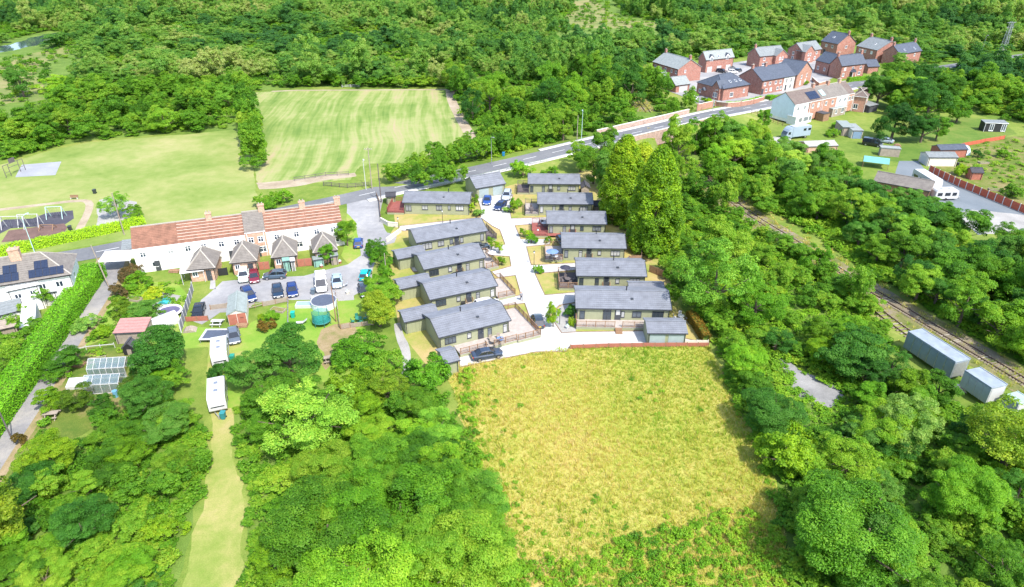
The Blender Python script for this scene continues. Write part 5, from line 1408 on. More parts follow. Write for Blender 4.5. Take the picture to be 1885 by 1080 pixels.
MB().box(-1.4, 1.4, -.8, .8, 0, .5).build('pool_wall', m_white, t); MB().box(-1.25, 1.25, -.65, .65, .45, .505).build('water', M('pool_water', (.25, .34, .45), .1, .1, 2), t)
t = empty('hot_tub', g(1167, 486), .0, 'square hot tub with grey lid in the fenced corner by the lodge', 'hot tub')
MB().box(-1.1, 1.1, -1.1, 1.1, 0, .8).build('cabinet', m_stone, t); MB().box(-1.15, 1.15, -1.15, 1.15, .802, .92).build('lid', m_slate, t)
# greenhouses
m_pane = M('greenhouse_glass', (.2, .28, .32), .1, .05, 2, spec=.8)
nt = m_pane.node_tree; tr_ = nt.nodes.new('ShaderNodeBsdfTransparent'); mx_ = nt.nodes.new('ShaderNodeMixShader'); mx_.inputs[0].default_value = .7
nt.links.new(nt.nodes['Principled BSDF'].outputs[0], mx_.inputs[1]); nt.links.new(tr_.outputs[0], mx_.inputs[2]); nt.links.new(mx_.outputs[0], nt.nodes['Material Output'].inputs['Surface'])
def greenhouse(label, px, py, deg, w, d, eh, rh, n):
    t = empty('greenhouse', g(px, py), R(deg), label, 'greenhouse', 'greenhouses in the allotment')
    f = MB()
    for i in range(n + 1):
        x = w * i / n
        for y in (0, d): f.bar((x, y, 0), (x, y, eh), .06)
        f.bar((x, 0, eh), (x, d / 2, rh), .06).bar((x, d, eh), (x, d / 2, rh), .06)
    for y, z in ((0, eh), (d, eh), (d / 2, rh), (0, .05), (d, .05)): f.bar((0, y, z), (w, y, z), .07)
    f.build('frame', m_white, t)
    a = w / n - .07
    s = math.hypot(d / 2, rh - eh); ang = math.atan2(rh - eh, d / 2)
    mr = MB().box(0, a, .04, s - .05, -.006, .006).mesh('pane', m_pane); mw = MB().box(0, a, -.006, .006, .06, eh - .05).mesh('pane', m_pane)
    for i in range(n):
        x = w * i / n + .035
        link('pane', mr, t, (x, 0, eh), (ang, 0, 0)); link('pane', mr, t, (x + a, d, eh), (ang, 0, math.pi))
        link('pane', mw, t, (x, 0, 0)); link('pane', mw, t, (x, d, 0))
    return t
greenhouse('white framed greenhouse upper of the two in the allotment', 165, 697, 6, 5.0, 2.6, 1.6, 2.5, 6)
greenhouse('bluish greenhouse lower of the two in the allotment', 157, 726, 6, 4.6, 2.4, 1.5, 2.3, 4)
t = empty('polytunnel', g(262, 613), R(48), 'white curved polytunnel beside the red felt shed', 'polytunnel')
MB().prism([(math.cos(math.pi * i / 10) * 1.3, math.sin(math.pi * i / 10) * 1.7) for i in range(11)], 0, 5.5, 'x').build('cover', m_white, t, rot=(0, 0, 0))
t = empty('polytunnel', g(1752, 283), R(10), 'pale blue plastic dome tunnel in the right allotments', 'polytunnel')
MB().prism([(math.cos(math.pi * i / 10) * 1.9, math.sin(math.pi * i / 10) * 2.2) for i in range(11)], 0, 4, 'x').build('cover', M('pale_blue_sheet', (.5, .66, .75), .4, .1, 1), t)
t = empty('cold_frame', g(122, 718), R(8), 'low white cold frame left of the lower greenhouse', 'cold frame')
MB().prism([(0, 0), (1.6, 0), (1.6, .9), (0, .5)], 0, 2.6, 'x').build('box', m_white, t)
t = empty('tarpaulin_shelter', g(1610, 306), R(-25), 'faded teal tarpaulin shelter in the trees beside the railway', 'shelter')
MB().prism([(-2.2, 1.6), (0, 2.5), (2.2, 1.5), (2.2, 1.45), (0, 2.44), (-2.2, 1.55)], -3, 3, 'x').build('sheet', M('teal_sheet', (.12, .32, .32), .6, .15, 1), t)
for x in (-2.9, 2.9):
    for y, z in ((-2.1, 1.6), (2.1, 1.5)): MB().tube((x, y, 0), (x, y, z), .05, n=6).build('post', m_woodbrown, t)

# tables, chairs, parasols on the decks
def patio(label, px, py, z, mat, top=None, group='patio sets on the lodge decks', n=4):
    x, y = flat(px, py, z)
    t = empty('patio_table', (x, y, z), rng.uniform(0, 1.5), label, 'table', group)
    disc(MB(), .55, .7, .74, 16).build('tabletop', top or mat, t); MB().tube((0, 0, 0), (0, 0, .7), .05, n=8).build('pedestal', mat, t); disc(MB(), .3, 0, .03, 12).build('foot', mat, t)
    for i in range(n):
        a = 2 * math.pi * i / n + .4 + t.rotation_euler.z
        sd = ('right', 'back', 'left', 'front')[int(((a + .785) % 6.2832) / 1.5708)]
        c = empty('patio_chair', (x + 1.0 * math.cos(a), y + 1.0 * math.sin(a), z), a, 'chair at the %s of the %s' % (sd, label), 'chair', 'patio chairs')
        MB().box(-.25, .25, -.25, .25, .4, .45).build('seat', mat, c); MB().box(.2, .26, -.25, .25, .451, .95).build('backrest', mat, c)
        for sx in (-.22, .22):
            for sy in (-.22, .22): MB().tube((sx, sy, 0), (sx, sy, .4), .02, n=5).build('leg', mat, c)
    return x, y
def parasol(label, px, py, z, col, r=1.1):
    x, y = flat(px, py, z)
    t = empty('parasol', (x, y, z), 0, label, 'parasol', 'parasols on the lodge decks')
    MB().tube((0, 0, 0), (0, 0, 2.3), .03, n=8).build('pole', m_metal, t)
    m = MB(); n = 8
    m.add([(r * math.cos(2 * math.pi * i / n), r * math.sin(2 * math.pi * i / n), 1.95) for i in range(n)] + [(0, 0, 2.35)], [(i, (i + 1) % n, n) for i in range(n)])
    m.build('canopy', M('parasol_' + label.split()[0], col, .8, .1, 2), t); disc(MB(), .25, 0, .08, 12).build('base', m_black, t)
m_blk2 = m_black
patio('white topped table on the bright red deck', 1001, 416, .52, m_wooddark, m_white)
patio('dark table on the deck beside the hot tub lodge', 1022, 477, .52, m_wooddark, m_white)
parasol('blue parasol on the left deck of the hot tub lodge', 1016, 480, .52, (.12, .2, .4), 1.2)
patio('dark table on the deck above the longest lodge', 1045, 519, .52, m_wooddark)
parasol('black parasol on the dark left deck above the longest lodge', 1040, 510, .52, (.03, .03, .05), 1.0)
patio('cluttered table on the grey deck second down', 978, 388, .52, m_wooddark)
patio('grey table on the nearest left grey deck', 908, 633, .52, m_shed)
patio('blue covered table on the nearest left deck', 921, 630, .52, m_shed, M('blue_cover', (.12, .22, .42), .7), n=2)
patio('dark table at the top slanting lodge end', 899, 437, .52, m_wooddark)
parasol('white parasol on the deck of the second slanting lodge', 906, 482, .52, (.7, .66, .68), .8)
x_, y_ = g(1253, 590)
patio('white table on the lawn by the longest lodge', 1253, 588, 0, m_white)
patio('dark green table at the foot of the gardens', 661, 592, 0, M('garden_green', (.03, .2, .14), .6))
# picnic benches
def picnic(label, px, py, deg, mat):
    t = empty('picnic_table', g(px, py), R(deg), label, 'picnic table', 'picnic tables in the gardens')
    MB().box(-.9, .9, -.38, .38, .72, .77).build('tabletop', mat, t)
    for s in (-1, 1):
        MB().box(-.9, .9, s * .75 - .14, s * .75 + .14, .42, .46).build('bench_seat', mat, t)
        MB().bar((s * .6, -.85, 0), (s * .6, -.2, .72), .08).bar((s * .6, .85, 0), (s * .6, .2, .72), .08).bar((s * .6, -.8, .38), (s * .6, .8, .38), .08).build('leg_frame', mat, t)
picnic('pale picnic bench on the worn grass below the gardens', 608, 664, 20, m_shed)
picnic('white picnic bench on the grass by the rectangular trampoline', 401, 597, 0, m_white)
picnic('dark picnic bench under the allotment bushes beside the lane', 96, 768, 10, m_shed)
# bins and small boxes
def bin_(label, px, py, col, group='wheeled bins'):
    t = empty('wheelie_bin', g(px, py), rng.uniform(-.3, .3), label, 'bin', group)
    cm = M('bin_' + label.split()[0], col, .5, .05, 2)
    MB().add([(-.24, -.28, .06), (.24, -.28, .06), (.24, .28, .06), (-.24, .28, .06), (-.29, -.36, .95), (.29, -.36, .95), (.29, .36, .95), (-.29, .36, .95)],
             [(3, 2, 1, 0), (4, 5, 6, 7), (0, 1, 5, 4), (1, 2, 6, 5), (2, 3, 7, 6), (3, 0, 4, 7)]).build('bin_body', cm, t)
    MB().box(-.32, .32, -.4, .4, .952, 1.04).build('lid', cm, t)
    for s in (-1, 1): MB().tube((s * .2, .3, .1), (s * .3, .3, .1), .1, n=10).build('wheel', m_tyre, t)
bin_('black wheeled bin beside the steps of the third slanting lodge', 853, 566, (.02, .02, .024)); bin_('green wheeled bin beside the dark red car', 474, 496, (.02, .2, .06)); bin_('grey wheeled bin on the grass by the white van', 577, 541, (.12, .16, .2))
bin_('blue wheeled bin in the hedge bank above the road', 927, 288, (.02, .2, .42)); bin_('teal barrel bin at the front of the lower caravan', 412, 770, (.02, .2, .22)); bin_('dark bin on the park grass', 175, 356, (.03, .04, .04)); bin_('black bin at the playground gate', 130, 424, (.03, .04, .04))
bin_('green bin between the caravans', 429, 664, (.02, .25, .18)); bin_('turquoise tub in the second back garden', 540, 584, (.01, .35, .28))
t = empty('park_bench', g(137, 366), .05, 'low park bench on the grass above the playground', 'bench')
MB().box(-.9, .9, -.2, .2, .42, .47).build('seat', m_woodbrown, t); MB().box(-.9, .9, .22, .27, .48, .9).build('backrest', m_woodbrown, t)
for s in (-.7, .7): MB().box(s - .05, s + .05, -.2, .27, 0, .419).build('leg', m_conc, t)
# bits and pieces of the gardens
def clutter(kind, label, px, py, mat, s=1.0, cat=None):
    t = empty(kind, g(px, py), rng.uniform(-.4, .4), label, cat or kind.replace('_', ' '), 'odd things in the gardens')
    if kind == 'raised_bed':
        for x0, x1, y0, y1 in ((-1.2, 1.2, -.6, -.52), (-1.2, 1.2, .52, .6), (-1.2, -1.12, -.519, .519), (1.12, 1.2, -.519, .519)): MB().box(x0 * s, x1 * s, y0 * s, y1 * s, 0, .35).build('board', mat, t)
        MB().box(-1.119 * s, 1.119 * s, -.519 * s, .519 * s, 0, .28).build('soil', m_allot, t)
    elif kind == 'log_pile':
        for i in range(9):
            MB().tube((-.9 * s, (i % 5) * .22 + (.11 if i > 4 else 0) - .5, .12 + (.2 if i > 4 else 0)), (.9 * s, (i % 5) * .22 + (.11 if i > 4 else 0) - .48, .12 + (.2 if i > 4 else 0)), .11, n=8).build('log', mat, t)
    elif kind == 'water_butt':
        disc(MB(), .32 * s, 0, .95 * s, 14).build('barrel', mat, t); disc(MB(), .34 * s, .951 * s, 1.0 * s, 14).build('lid', mat, t)
    elif kind == 'planter':
        MB().tube((0, 0, 0), (0, 0, .45 * s), .25 * s, .34 * s, 12).build('pot', mat, t); MB().tube((0, 0, .4 * s), (0, 0, .75 * s), .3 * s, .12 * s, 8).build('plant', m_grn, t)
    elif kind == 'sun_chair':
        MB().prism([(-.9, .3), (.2, .3), (.9, .85), (.88, .9), (.2, .36), (-.9, .36)], -.3, .3, 'y').build('seat', mat, t)
        for x in (-.8, .2):
            for y in (-.26, .26): MB().tube((x, y, 0), (x, y, .3), .025, n=6).build('leg', mat, t)
    elif kind == 'tarpaulin':
        MB().prism([(-1, 0), (-.6, .35), (.1, .5), (.7, .28), (1, 0)], -.7 * s, .7 * s, 'y').build('sheet', mat, t)
for a in [('raised_bed', 'long raised bed nearest the white awning', 248, 552, m_shed), ('raised_bed', 'raised bed in the lane allotment above the greenhouses', 178, 664, m_shed), ('raised_bed', 'raised bed in the lane allotment beside the white rail', 140, 672, m_woodbrown), ('raised_bed', 'small raised bed below the navy hatchback', 512, 572, m_shed),
          ('log_pile', 'brown log pile left of the white canopy', 322, 500, m_woodbrown), ('log_pile', 'log pile under the long felt shed wall', 446, 600, m_woodbrown), ('water_butt', 'blue water butt beside the red felt shed', 262, 640, M('blue_barrel', (.03, .16, .3), .5)), ('water_butt', 'blue barrel at the lower greenhouse corner', 214, 730, M('pale_blue_barrel', (.12, .3, .42), .5)),
          ('water_butt', 'dark water butt at the left outhouse corner', 398, 508, m_black), ('planter', 'red flower pot beside the lower green tank shed', 592, 492, m_redshed), ('planter', 'pale pot on the paving of the brown pole garden', 640, 540, m_stone), ('planter', 'terracotta pot at the right outhouse corner', 626, 484, m_redshed),
          ('sun_chair', 'white sun lounger between the two netted garden plots', 556, 596, m_white), ('sun_chair', 'white garden lounger above the pale slab', 632, 528, m_white), ('tarpaulin', 'teal tarpaulin heap in the cottage garden', 304, 556, M('teal_tarp', (.03, .3, .33), .6)), ('tarpaulin', 'grey covered heap on the lawn below the black car', 350, 608, m_shed),
          ('tarpaulin', 'pale sheeted heap beside the pale container', 1762, 716, m_stone), ('tarpaulin', 'white sheet heap beside the hedge of the garages', 1536, 246, m_white), ('tarpaulin', 'dark covered heap by the silver car in the paddock', 1652, 268, m_woodbrown), ('raised_bed', 'raised bed among the right allotment plots', 1810, 300, m_shed),
          ('raised_bed', 'raised bed beside the red panel fence', 1830, 350, m_shed), ('water_butt', 'black barrel beside the grey roofed yard garage', 1762, 306, m_black), ('planter', 'pot on the corner of the bright red deck front', 990, 428, m_stone), ('planter', 'white pot at the pebble garden edge', 1044, 604, m_white)]:
    clutter(*a)
# playground frames
def swing(label, px, py, deg, w, h, mat, seats=2):
    t = empty('swing_frame', g(px, py), R(deg), label, 'swing', 'playground swing frames')
    for x in (0, w): MB().bar((x, -1.0, 0), (x, 0, h), .12).bar((x, 1.0, 0), (x, 0, h), .12).build('leg_pair', mat, t)
    MB().tube((0, 0, h), (w, 0, h), .07, n=8).build('crossbar', mat, t)
    for i in range(seats):
        x = w * (i + 1) / (seats + 1)
        s = MB().box(x - .25, x + .25, -.12, .12, .45, .5).build('swing_seat', m_black, t); MB().tube((x - .22, 0, .5), (x - .22, 0, h), .012, n=4).tube((x + .22, 0, .5), (x + .22, 0, h), .012, n=4).build('chain', m_metal, s)
swing('white barred swing frame leftmost on the black play surface', 8, 420, 4, 4.5, 2.6, m_white); swing('white barred swing frame second on the black play surface', 39, 416, 4, 4.0, 2.6, m_white)
swing('green and black toddler swing at the far end of the play surface', 90, 401, 6, 3.2, 2.5, m_grn)
swing('low brown balance frame on the red brown play surface', 76, 422, 6, 2.6, 1.0, m_woodbrown, 0)
t = empty('goal_end', g(30, 320), R(80), 'dark metal goal and basketball end of the grey court', 'goal')
for x in (-3, -1.5, 1.5, 3): MB().tube((x, 0, 0), (x, 0, 3.0), .07, n=8).build('post', m_wooddark, t)
MB().bar((-3, 0, 3), (3, 0, 3), .1).bar((-3, 0, 1.2), (-1.5, 0, 1.2), .08).bar((1.5, 0, 1.2), (3, 0, 1.2), .08).bar((-1.5, 0, 2.1), (1.5, 0, 2.1), .1).build('rails', m_wooddark, t)
MB().box(-.9, .9, -.04, .04, 3.05, 4.1).build('backboard', m_wooddark, t)

# the walker on the white drive
m_skin = M('skin', (.55, .33, .24), .6, .05, 3); m_jean = M('dark_trousers', (.035, .045, .075), .85, .1, 4); m_top = M('grey_top', (.2, .21, .24), .85, .1, 4); m_hair = M('dark_hair', (.03, .022, .018), .7, .1, 5); m_shoe = M('dark_shoe', (.03, .03, .035), .6, .1, 4)
def person(label, px, py, deg):
    t = empty('person', g(px, py), R(deg), label, 'person')
    def skin(name, pts, edges, mat, sub=1, root=0):
        me = bpy.data.meshes.new(name); me.from_pydata([p[:3] for p in pts], edges, []); me.materials.append(mat)
        o = link(name, me, t)
        o.modifiers.new('skin', 'SKIN').use_smooth_shade = True
        for i, d in enumerate(me.skin_vertices[0].data): d.radius = (pts[i][3], pts[i][4] if len(pts[i]) > 4 else pts[i][3]); d.use_root = (i == root)
        s = o.modifiers.new('sub', 'SUBSURF'); s.levels = s.render_levels = sub
        return o
    # x forward, y to the left; mid stride
    pts = [(0, 0, .93, .14, .11), (0, .09, .88, .1), (.12, .1, .5, .065), (.2, .1, .09, .045), (0, -.09, .88, .1), (-.04, -.1, .49, .065), (-.28, -.1, .13, .045), (.0, 0, 1.15, .15, .11), (.01, 0, 1.38, .17, .11),
           (.01, 0, 1.5, .06), (.02, 0, 1.62, .095, .085), (.03, 0, 1.7, .085), (.0, .2, 1.41, .065), (-.08, .26, 1.14, .048), (.06, .27, .9, .036), (.0, -.2, 1.41, .065), (.04, -.26, 1.14, .048), (.16, -.25, .91, .036), (.3, .1, .05, .045), (-.2, -.1, .05, .045),
           (.1, .27, .82, .035), (.21, -.25, .83, .035), (.11, 0, 1.61, .02)]
    ed = [(0, 1), (1, 2), (2, 3), (3, 18), (0, 4), (4, 5), (5, 6), (6, 19), (0, 7), (7, 8), (8, 9), (9, 10), (10, 11), (8, 12), (12, 13), (13, 14), (14, 20), (8, 15), (15, 16), (16, 17), (17, 21), (10, 22)]
    skin('body', pts, ed, m_skin)
    k = 1.14
    tp = [(x, y, z, *[v * k for v in r]) for x, y, z, *r in pts]
    skin('trousers', [tp[0], tp[1], tp[2], (.19, .1, .14, .06), tp[4], tp[5], (-.26, -.1, .18, .06)], [(0, 1), (1, 2), (2, 3), (0, 4), (4, 5), (5, 6)], m_jean)
    skin('top', [tp[7], tp[8], (.01, 0, 1.47, .08), tp[12], tp[13], (.05, .27, .93, .045), tp[15], tp[16], (.15, -.25, .94, .045), (0, 0, .95, .17, .13)], [(9, 0), (0, 1), (1, 2), (1, 3), (3, 4), (4, 5), (1, 6), (6, 7), (7, 8)], m_top)
    skin('hair', [(-.01, 0, 1.66, .105, .095), (.0, 0, 1.73, .09)], [(0, 1)], m_hair)
    for (x, y, z, yy) in ((.22, .1, .04, 0), (-.24, -.1, .07, 0)): MB().box(x - .1, x + .16, y - .05, y + .05, max(0, z - .04), z + .05).build('shoe', m_shoe, t)
person('person in dark trousers and grey top walking on the white drive', 959.5, 553, -70)
# ------------------------------------------------------------------ foliage
m_leaf = M_leaf('leaves', [(.08, (.042, .135, .01)), (.4, (.105, .275, .015)), (.7, (.2, .385, .024)), (.98, (.33, .46, .04))], .45)
m_leaf_far = M_leaf('far_leaves', [(.05, (.055, .175, .04)), (.33, (.11, .28, .042)), (.6, (.19, .37, .052)), (.88, (.29, .43, .085)), (1.0, (.36, .43, .13))], .5, patch=.013, patch_amt=1.7)
m_conif = M_leaf('conifer_leaves', [(.05, (.05, .15, .008)), (.35, (.15, .32, .012)), (.68, (.34, .48, .022)), (1.0, (.56, .6, .04))], .42)
m_weed = M_leaf('weed_leaves', [(.08, (.05, .16, .008)), (.4, (.13, .31, .012)), (.75, (.23, .41, .02)), (1.0, (.34, .46, .035))], patch=.06, patch_amt=.6)
m_grassblade = M_leaf('grass_blades', [(.0, (.18, .35, .025)), (.3, (.32, .42, .045)), (.55, (.48, .48, .085)), (.8, (.57, .49, .14)), (1.0, (.6, .49, .2))], .45, .022, 1.6)
m_bark = M('tree_bark', (.12, .09, .065), .9, .3, 4)
m_hedge = M_leaf('hedge_leaves', [(.05, (.08, .24, .01)), (.5, (.17, .4, .015)), (1.0, (.28, .5, .025))], .3, .05, .4)

def unit(v):
    return v / (np.linalg.norm(v, axis=-1, keepdims=True) + 1e-9)

def leaves(P, N, size, tone, name, mat, r):
    """one kite shaped quad per leaf spray"""
    n = len(P)
    N = unit(N)
    a = unit(np.cross(N, unit(r.randn(n, 3))))
    b = np.cross(N, a)
    s = (size * r.uniform(.6, 1.4, n))[:, None]
    fold = N * s * r.uniform(-.25, .35, n)[:, None]
    v = np.stack([P - a * s, P + b * s * .62 + fold, P + a * s, P - b * s * .62 + fold], 1).reshape(-1, 3)
    q = np.arange(4 * n).reshape(n, 4)
    me = npmesh(name, v, q, mat)
    at = me.attributes.new('tone', 'FLOAT', 'POINT')
    at.data.foreach_set('value', np.repeat(np.clip(tone, 0, 1), 4).astype(np.float32))
    return me

def crown(name, seed, n, leaf, kind='broad', mat=None):
    """leaf sprays over the surface of many uneven lobes; radius about 1"""
    r = np.random.RandomState(seed)
    if kind == 'conifer':
        k = 280
        t = r.rand(k) ** 1.15
        ang = r.rand(k) * 6.283
        prof = np.interp(t, [0, .08, .35, .75, .93, 1.0], [.75, .95, .9, .56, .2, .02])
        C = np.column_stack([np.cos(ang) * prof * .78 * r.uniform(.8, 1.16, k), np.sin(ang) * prof * .78 * r.uniform(.8, 1.16, k), .1 + t * 4.05])
        LR = np.column_stack([np.full(k, .2) * r.uniform(.8, 1.3, k)] * 2 + [np.full(k, .34) * r.uniform(.8, 1.3, k)])
    else:
        zc, semi, k, lr, sub = {'broad': (1.05, (.64, .64, .6), 16, (.3, .46), 7), 'oval': (1.05, (.55, .55, .72), 16, (.26, .42), 7), 'airy': (1.05, (.66, .66, .7), 26, (.22, .36), 7),
                           'shrub': (.42, (.66, .66, .4), 12, (.26, .42), 6), 'far': (1.0, (.6, .6, .68), 10, (.32, .48), 5), 'column': (1.5, (.42, .42, 1.15), 16, (.25, .4), 5), 'fine': (1.02, (.68, .68, .66), 20, (.24, .46), 9)}[kind]
        d = unit(r.randn(k, 3)); d[:, 2] = r.uniform(-.75 if kind != 'shrub' else -.1, 1.0, k); d = unit(d)
        C = d * np.array(semi) * r.uniform(.6, 1.12, k)[:, None] + [0, 0, zc]
        C[:2] = [0, 0, zc] + r.randn(2, 3) * .15
        l1 = r.uniform(*lr, k)
        if kind != 'column': C[:, :2] *= r.uniform(.86, 1.14, 2)
        C[:, 2] = np.maximum(C[:, 2], l1 * .6 + (.12 if kind != 'shrub' else 0))
        ds = unit(r.randn(k, sub, 3) + unit(C - [0, 0, zc * .8])[:, None] * .7 + [0, 0, .25])
        C = np.vstack([(C[:, None] + ds * (l1 * r.uniform(.6, .95, (sub, k))).T[..., None]).reshape(-1, 3), C[::2]])
        lrr = np.r_[(l1[:, None] * r.uniform(.32, .58, (k, sub))).ravel(), l1[::2] * .9]
        LR = np.column_stack([lrr, lrr, lrr * r.uniform(.75, 1.05, len(lrr))])
    w = LR[:, 0] ** 2; w /= w.sum()
    li = r.choice(len(C), n, p=w)
    D = unit(r.randn(n, 3)); D[:, 2] = np.where(D[:, 2] < -.2, -D[:, 2] * .8, D[:, 2]); D = unit(D)
    out = C[li] - [0, 0, 1.0 if kind not in ('shrub', 'conifer') else .3]
    if kind == 'conifer': out = C[li] * [1, 1, 0]
    D = unit(D + unit(out) * .5)
    P = C[li] + D * LR[li] * (1 - .45 * r.rand(n, 1) ** 2)
    N = D * .8 + r.randn(n, 3) * .42 + [0, 0, .3]
    lobe = r.rand(len(C))
    tone = .5 * lobe[li] + .5 * r.rand(n)
    return leaves(P, N, leaf, tone, name, mat or m_leaf, r)

def trunk(name, seed, kind='broad'):
    r = np.random.RandomState(seed)
    m = MB()
    top = {'broad': 1.25, 'oval': 1.3, 'airy': 1.3, 'shrub': .5, 'conifer': 2.2, 'column': 2.2}.get(kind, 1.2)
    m.tube((0, 0, -.05), (0, 0, top * .5), .075, .055, 7).tube((0, 0, top * .5), (r.uniform(-.06, .06), r.uniform(-.06, .06), top), .055, .015, 7)
    for i in range(6 if kind != 'conifer' else 3):
        a = i * 1.05 + r.rand(); z = top * r.uniform(.3, .6)
        rr = r.uniform(.5, .85) * (.6 if kind == 'conifer' else 1)
        m.tube((0, 0, z), (math.cos(a) * rr, math.sin(a) * rr, z + r.uniform(.25, .6) * (.6 if kind == 'shrub' else 1)), .03, .008, 5)
    return m.mesh(name, m_bark)

PROTO = {}
for kind, seeds, n, leaf in (('broad', (1, 2, 3, 4), 26000, .0245), ('oval', (5, 6, 7), 20000, .0245), ('airy', (8, 9, 10), 20000, .02), ('shrub', (11, 12, 13), 11000, .03), ('column', (14,), 7000, .035)):
    PROTO[kind] = [(crown('crown', s, n, leaf, kind), trunk('trunk', s, kind)) for s in seeds]
PROTO['conifer'] = [(crown('crown', s, 46000, .034, 'conifer', m_conif), trunk('trunk', s, 'conifer')) for s in (21, 22)]
PROTO['fine'] = [(crown('crown', s, 52000, .0165, 'fine'), trunk('trunk', s, 'broad')) for s in (31, 32, 33)]
BASEH = {'broad': 2.0, 'oval': 2.05, 'airy': 2.05, 'shrub': 1.1, 'column': 3.0, 'conifer': 4.4, 'fine': 2.0, 'far': 1.95}

LIB = bpy.data.collections.new('leaf_library')       # not in the scene: sources for the scattered masses
def lib(prefix, meshes):
    c = bpy.data.collections.new(prefix)
    for i, me in enumerate(meshes):
        o = bpy.data.objects.new('%s_%02d' % (prefix, i), me)
        c.objects.link(o)
    return c
COLL = {'far': lib('far_tree', [crown('far_crown', 40 + i, 5500, .042, 'far', m_leaf_far) for i in range(8)]),
        'mid': lib('mid_tree', [crown('mid_crown', 60 + i, 9000, .036, ('broad', 'oval', 'broad', 'airy')[i], m_leaf) for i in range(4)]),
        'bush': lib('bush', [crown('bush_crown', 50 + i, 900, .08, 'shrub', m_leaf) for i in range(4)]),
        'weed': lib('weed', [crown('weed_crown', 55 + i, 520, .09, 'shrub', m_weed) for i in range(4)])}
def tuft(seed, n=16):
    r = np.random.RandomState(seed)
    a = r.rand(n) * 6.283; d = r.uniform(.05, .6, n); lean = r.uniform(.1, .5, n); h = r.uniform(.5, 1.0, n)
    b = np.column_stack([np.cos(a) * d, np.sin(a) * d, np.zeros(n)])
    s = np.column_stack([-np.sin(a), np.cos(a), np.zeros(n)]) * .07
    t = b + np.column_stack([np.cos(a) * lean, np.sin(a) * lean, h])
    v = np.stack([b - s, b + s, t], 1).reshape(-1, 3)
    me = npmesh('grass_tuft', v, np.arange(3 * n).reshape(n, 3), m_grassblade)
    me.attributes.new('tone', 'FLOAT', 'POINT').data.foreach_set('value', np.repeat(r.rand(n), 3).astype(np.float32))
    return me
COLL['tuft'] = lib('tuft', [tuft(i) for i in range(4)])

def scatter(name, label, coll, xyz, scl, kind='stuff'):
    """one object of scattered plants (geometry nodes over a cloud of points)"""
    n = len(xyz)
    me = bpy.data.meshes.new(name)
    me.vertices.add(n); me.vertices.foreach_set('co', np.asarray(xyz, np.float32).ravel())
    for nm, ty, val in (('rot', 'FLOAT_VECTOR', np.column_stack([np.zeros(n), np.zeros(n), rng.rand(n) * 6.283])), ('scl', 'FLOAT_VECTOR', scl)):
        me.attributes.new(nm, ty, 'POINT').data.foreach_set('vector', np.asarray(val, np.float32).ravel())
    me.attributes.new('idx', 'INT', 'POINT').data.foreach_set('value', rng.randint(0, len(coll.objects), n).astype(np.int32))
    o = link(name, me)
    ng = bpy.data.node_groups.new(name, 'GeometryNodeTree')
    ng.interface.new_socket('Geometry', in_out='INPUT', socket_type='NodeSocketGeometry'); ng.interface.new_socket('Geometry', in_out='OUTPUT', socket_type='NodeSocketGeometry')
    N = ng.nodes; i, u = N.new('NodeGroupInput'), N.new('NodeGroupOutput')
    iop, ci = N.new('GeometryNodeInstanceOnPoints'), N.new('GeometryNodeCollectionInfo')
    ci.inputs['Collection'].default_value = coll; ci.inputs['Separate Children'].default_value = True; ci.inputs['Reset Children'].default_value = True
    iop.inputs['Pick Instance'].default_value = True
    L = ng.links
    L.new(i.outputs[0], iop.inputs['Points']); L.new(ci.outputs[0], iop.inputs['Instance']); L.new(iop.outputs[0], u.inputs[0])
    for nm, ty, so in (('rot', 'FLOAT_VECTOR', 'Rotation'), ('scl', 'FLOAT_VECTOR', 'Scale'), ('idx', 'INT', 'Instance Index')):
        a = N.new('GeometryNodeInputNamedAttribute'); a.data_type = ty; a.inputs['Name'].default_value = nm
        L.new(a.outputs[0], iop.inputs[so])
    o.modifiers.new('scatter', 'NODES').node_group = ng
    return tag(o, label, kind=kind)

# ------------------------------------------------------------------ where plants may stand
CLEAR = [gp(PX[k]) for k in ('park_field', 'striped_field', 'lodge_lawn', 'meadow', 'mown_path', 'parking_area', 'resin_drive', 'estate_paving', 'gravel_yard', 'pale_gravel', 'concrete_path', 'pond', 'games_court', 'left_clearing', 'top_clearing', 'paddock', 'pebble_path', 'allotment_plots')] + [gp(q) for q in ([(374, 600), (442, 600), (438, 830), (380, 830)], [(130, 660), (235, 655), (225, 740), (120, 745)], [(1428, 664), (1560, 705), (1570, 800), (1450, 790)], [(1000, 80), (1060, 14), (1040, -30), (1110, -30), (1150, 30), (1235, 42), (1230, 72)], [(-60, 125), (20, 112), (75, 100), (122, 70), (112, 56), (60, 62), (0, 80)], [(-200, 232), (0, 226), (95, 214), (112, 168), (150, 128), (150, 78), (0, 108)], [(1655, 600), (1790, 640), (1900, 760), (1840, 770), (1740, 700), (1640, 640)])]
_far = np.hypot(*(np.array(ROAD3)[:, :2]).T)
def free(p, margin=1.0, clear=True, line=True):
    ok = np.ones(len(p), bool)
    if clear:
        for c in CLEAR: ok &= ~inpoly(p, c)
    for f in FOOT:
        f = np.array(f); c = f.mean(0); e = c + (f - c) * (1 + margin / max(1.0, np.linalg.norm(f - c, axis=1).mean()))
        ok &= ~inpoly(p, e)
    if line:
        for pl, d in ((ROAD3[::2, :2], 6.0), (LANE[::2], 3.2), (RAIL2[::3], 3.6), (SIDE, 2.6)):
            i = np.where(ok)[0]
            for s in np.array_split(i, max(1, len(i) // 4000)):
                if len(s): ok[s] &= np.sqrt(((p[s][:, None] - pl[None]) ** 2).sum(2)).min(1) > d
    return ok
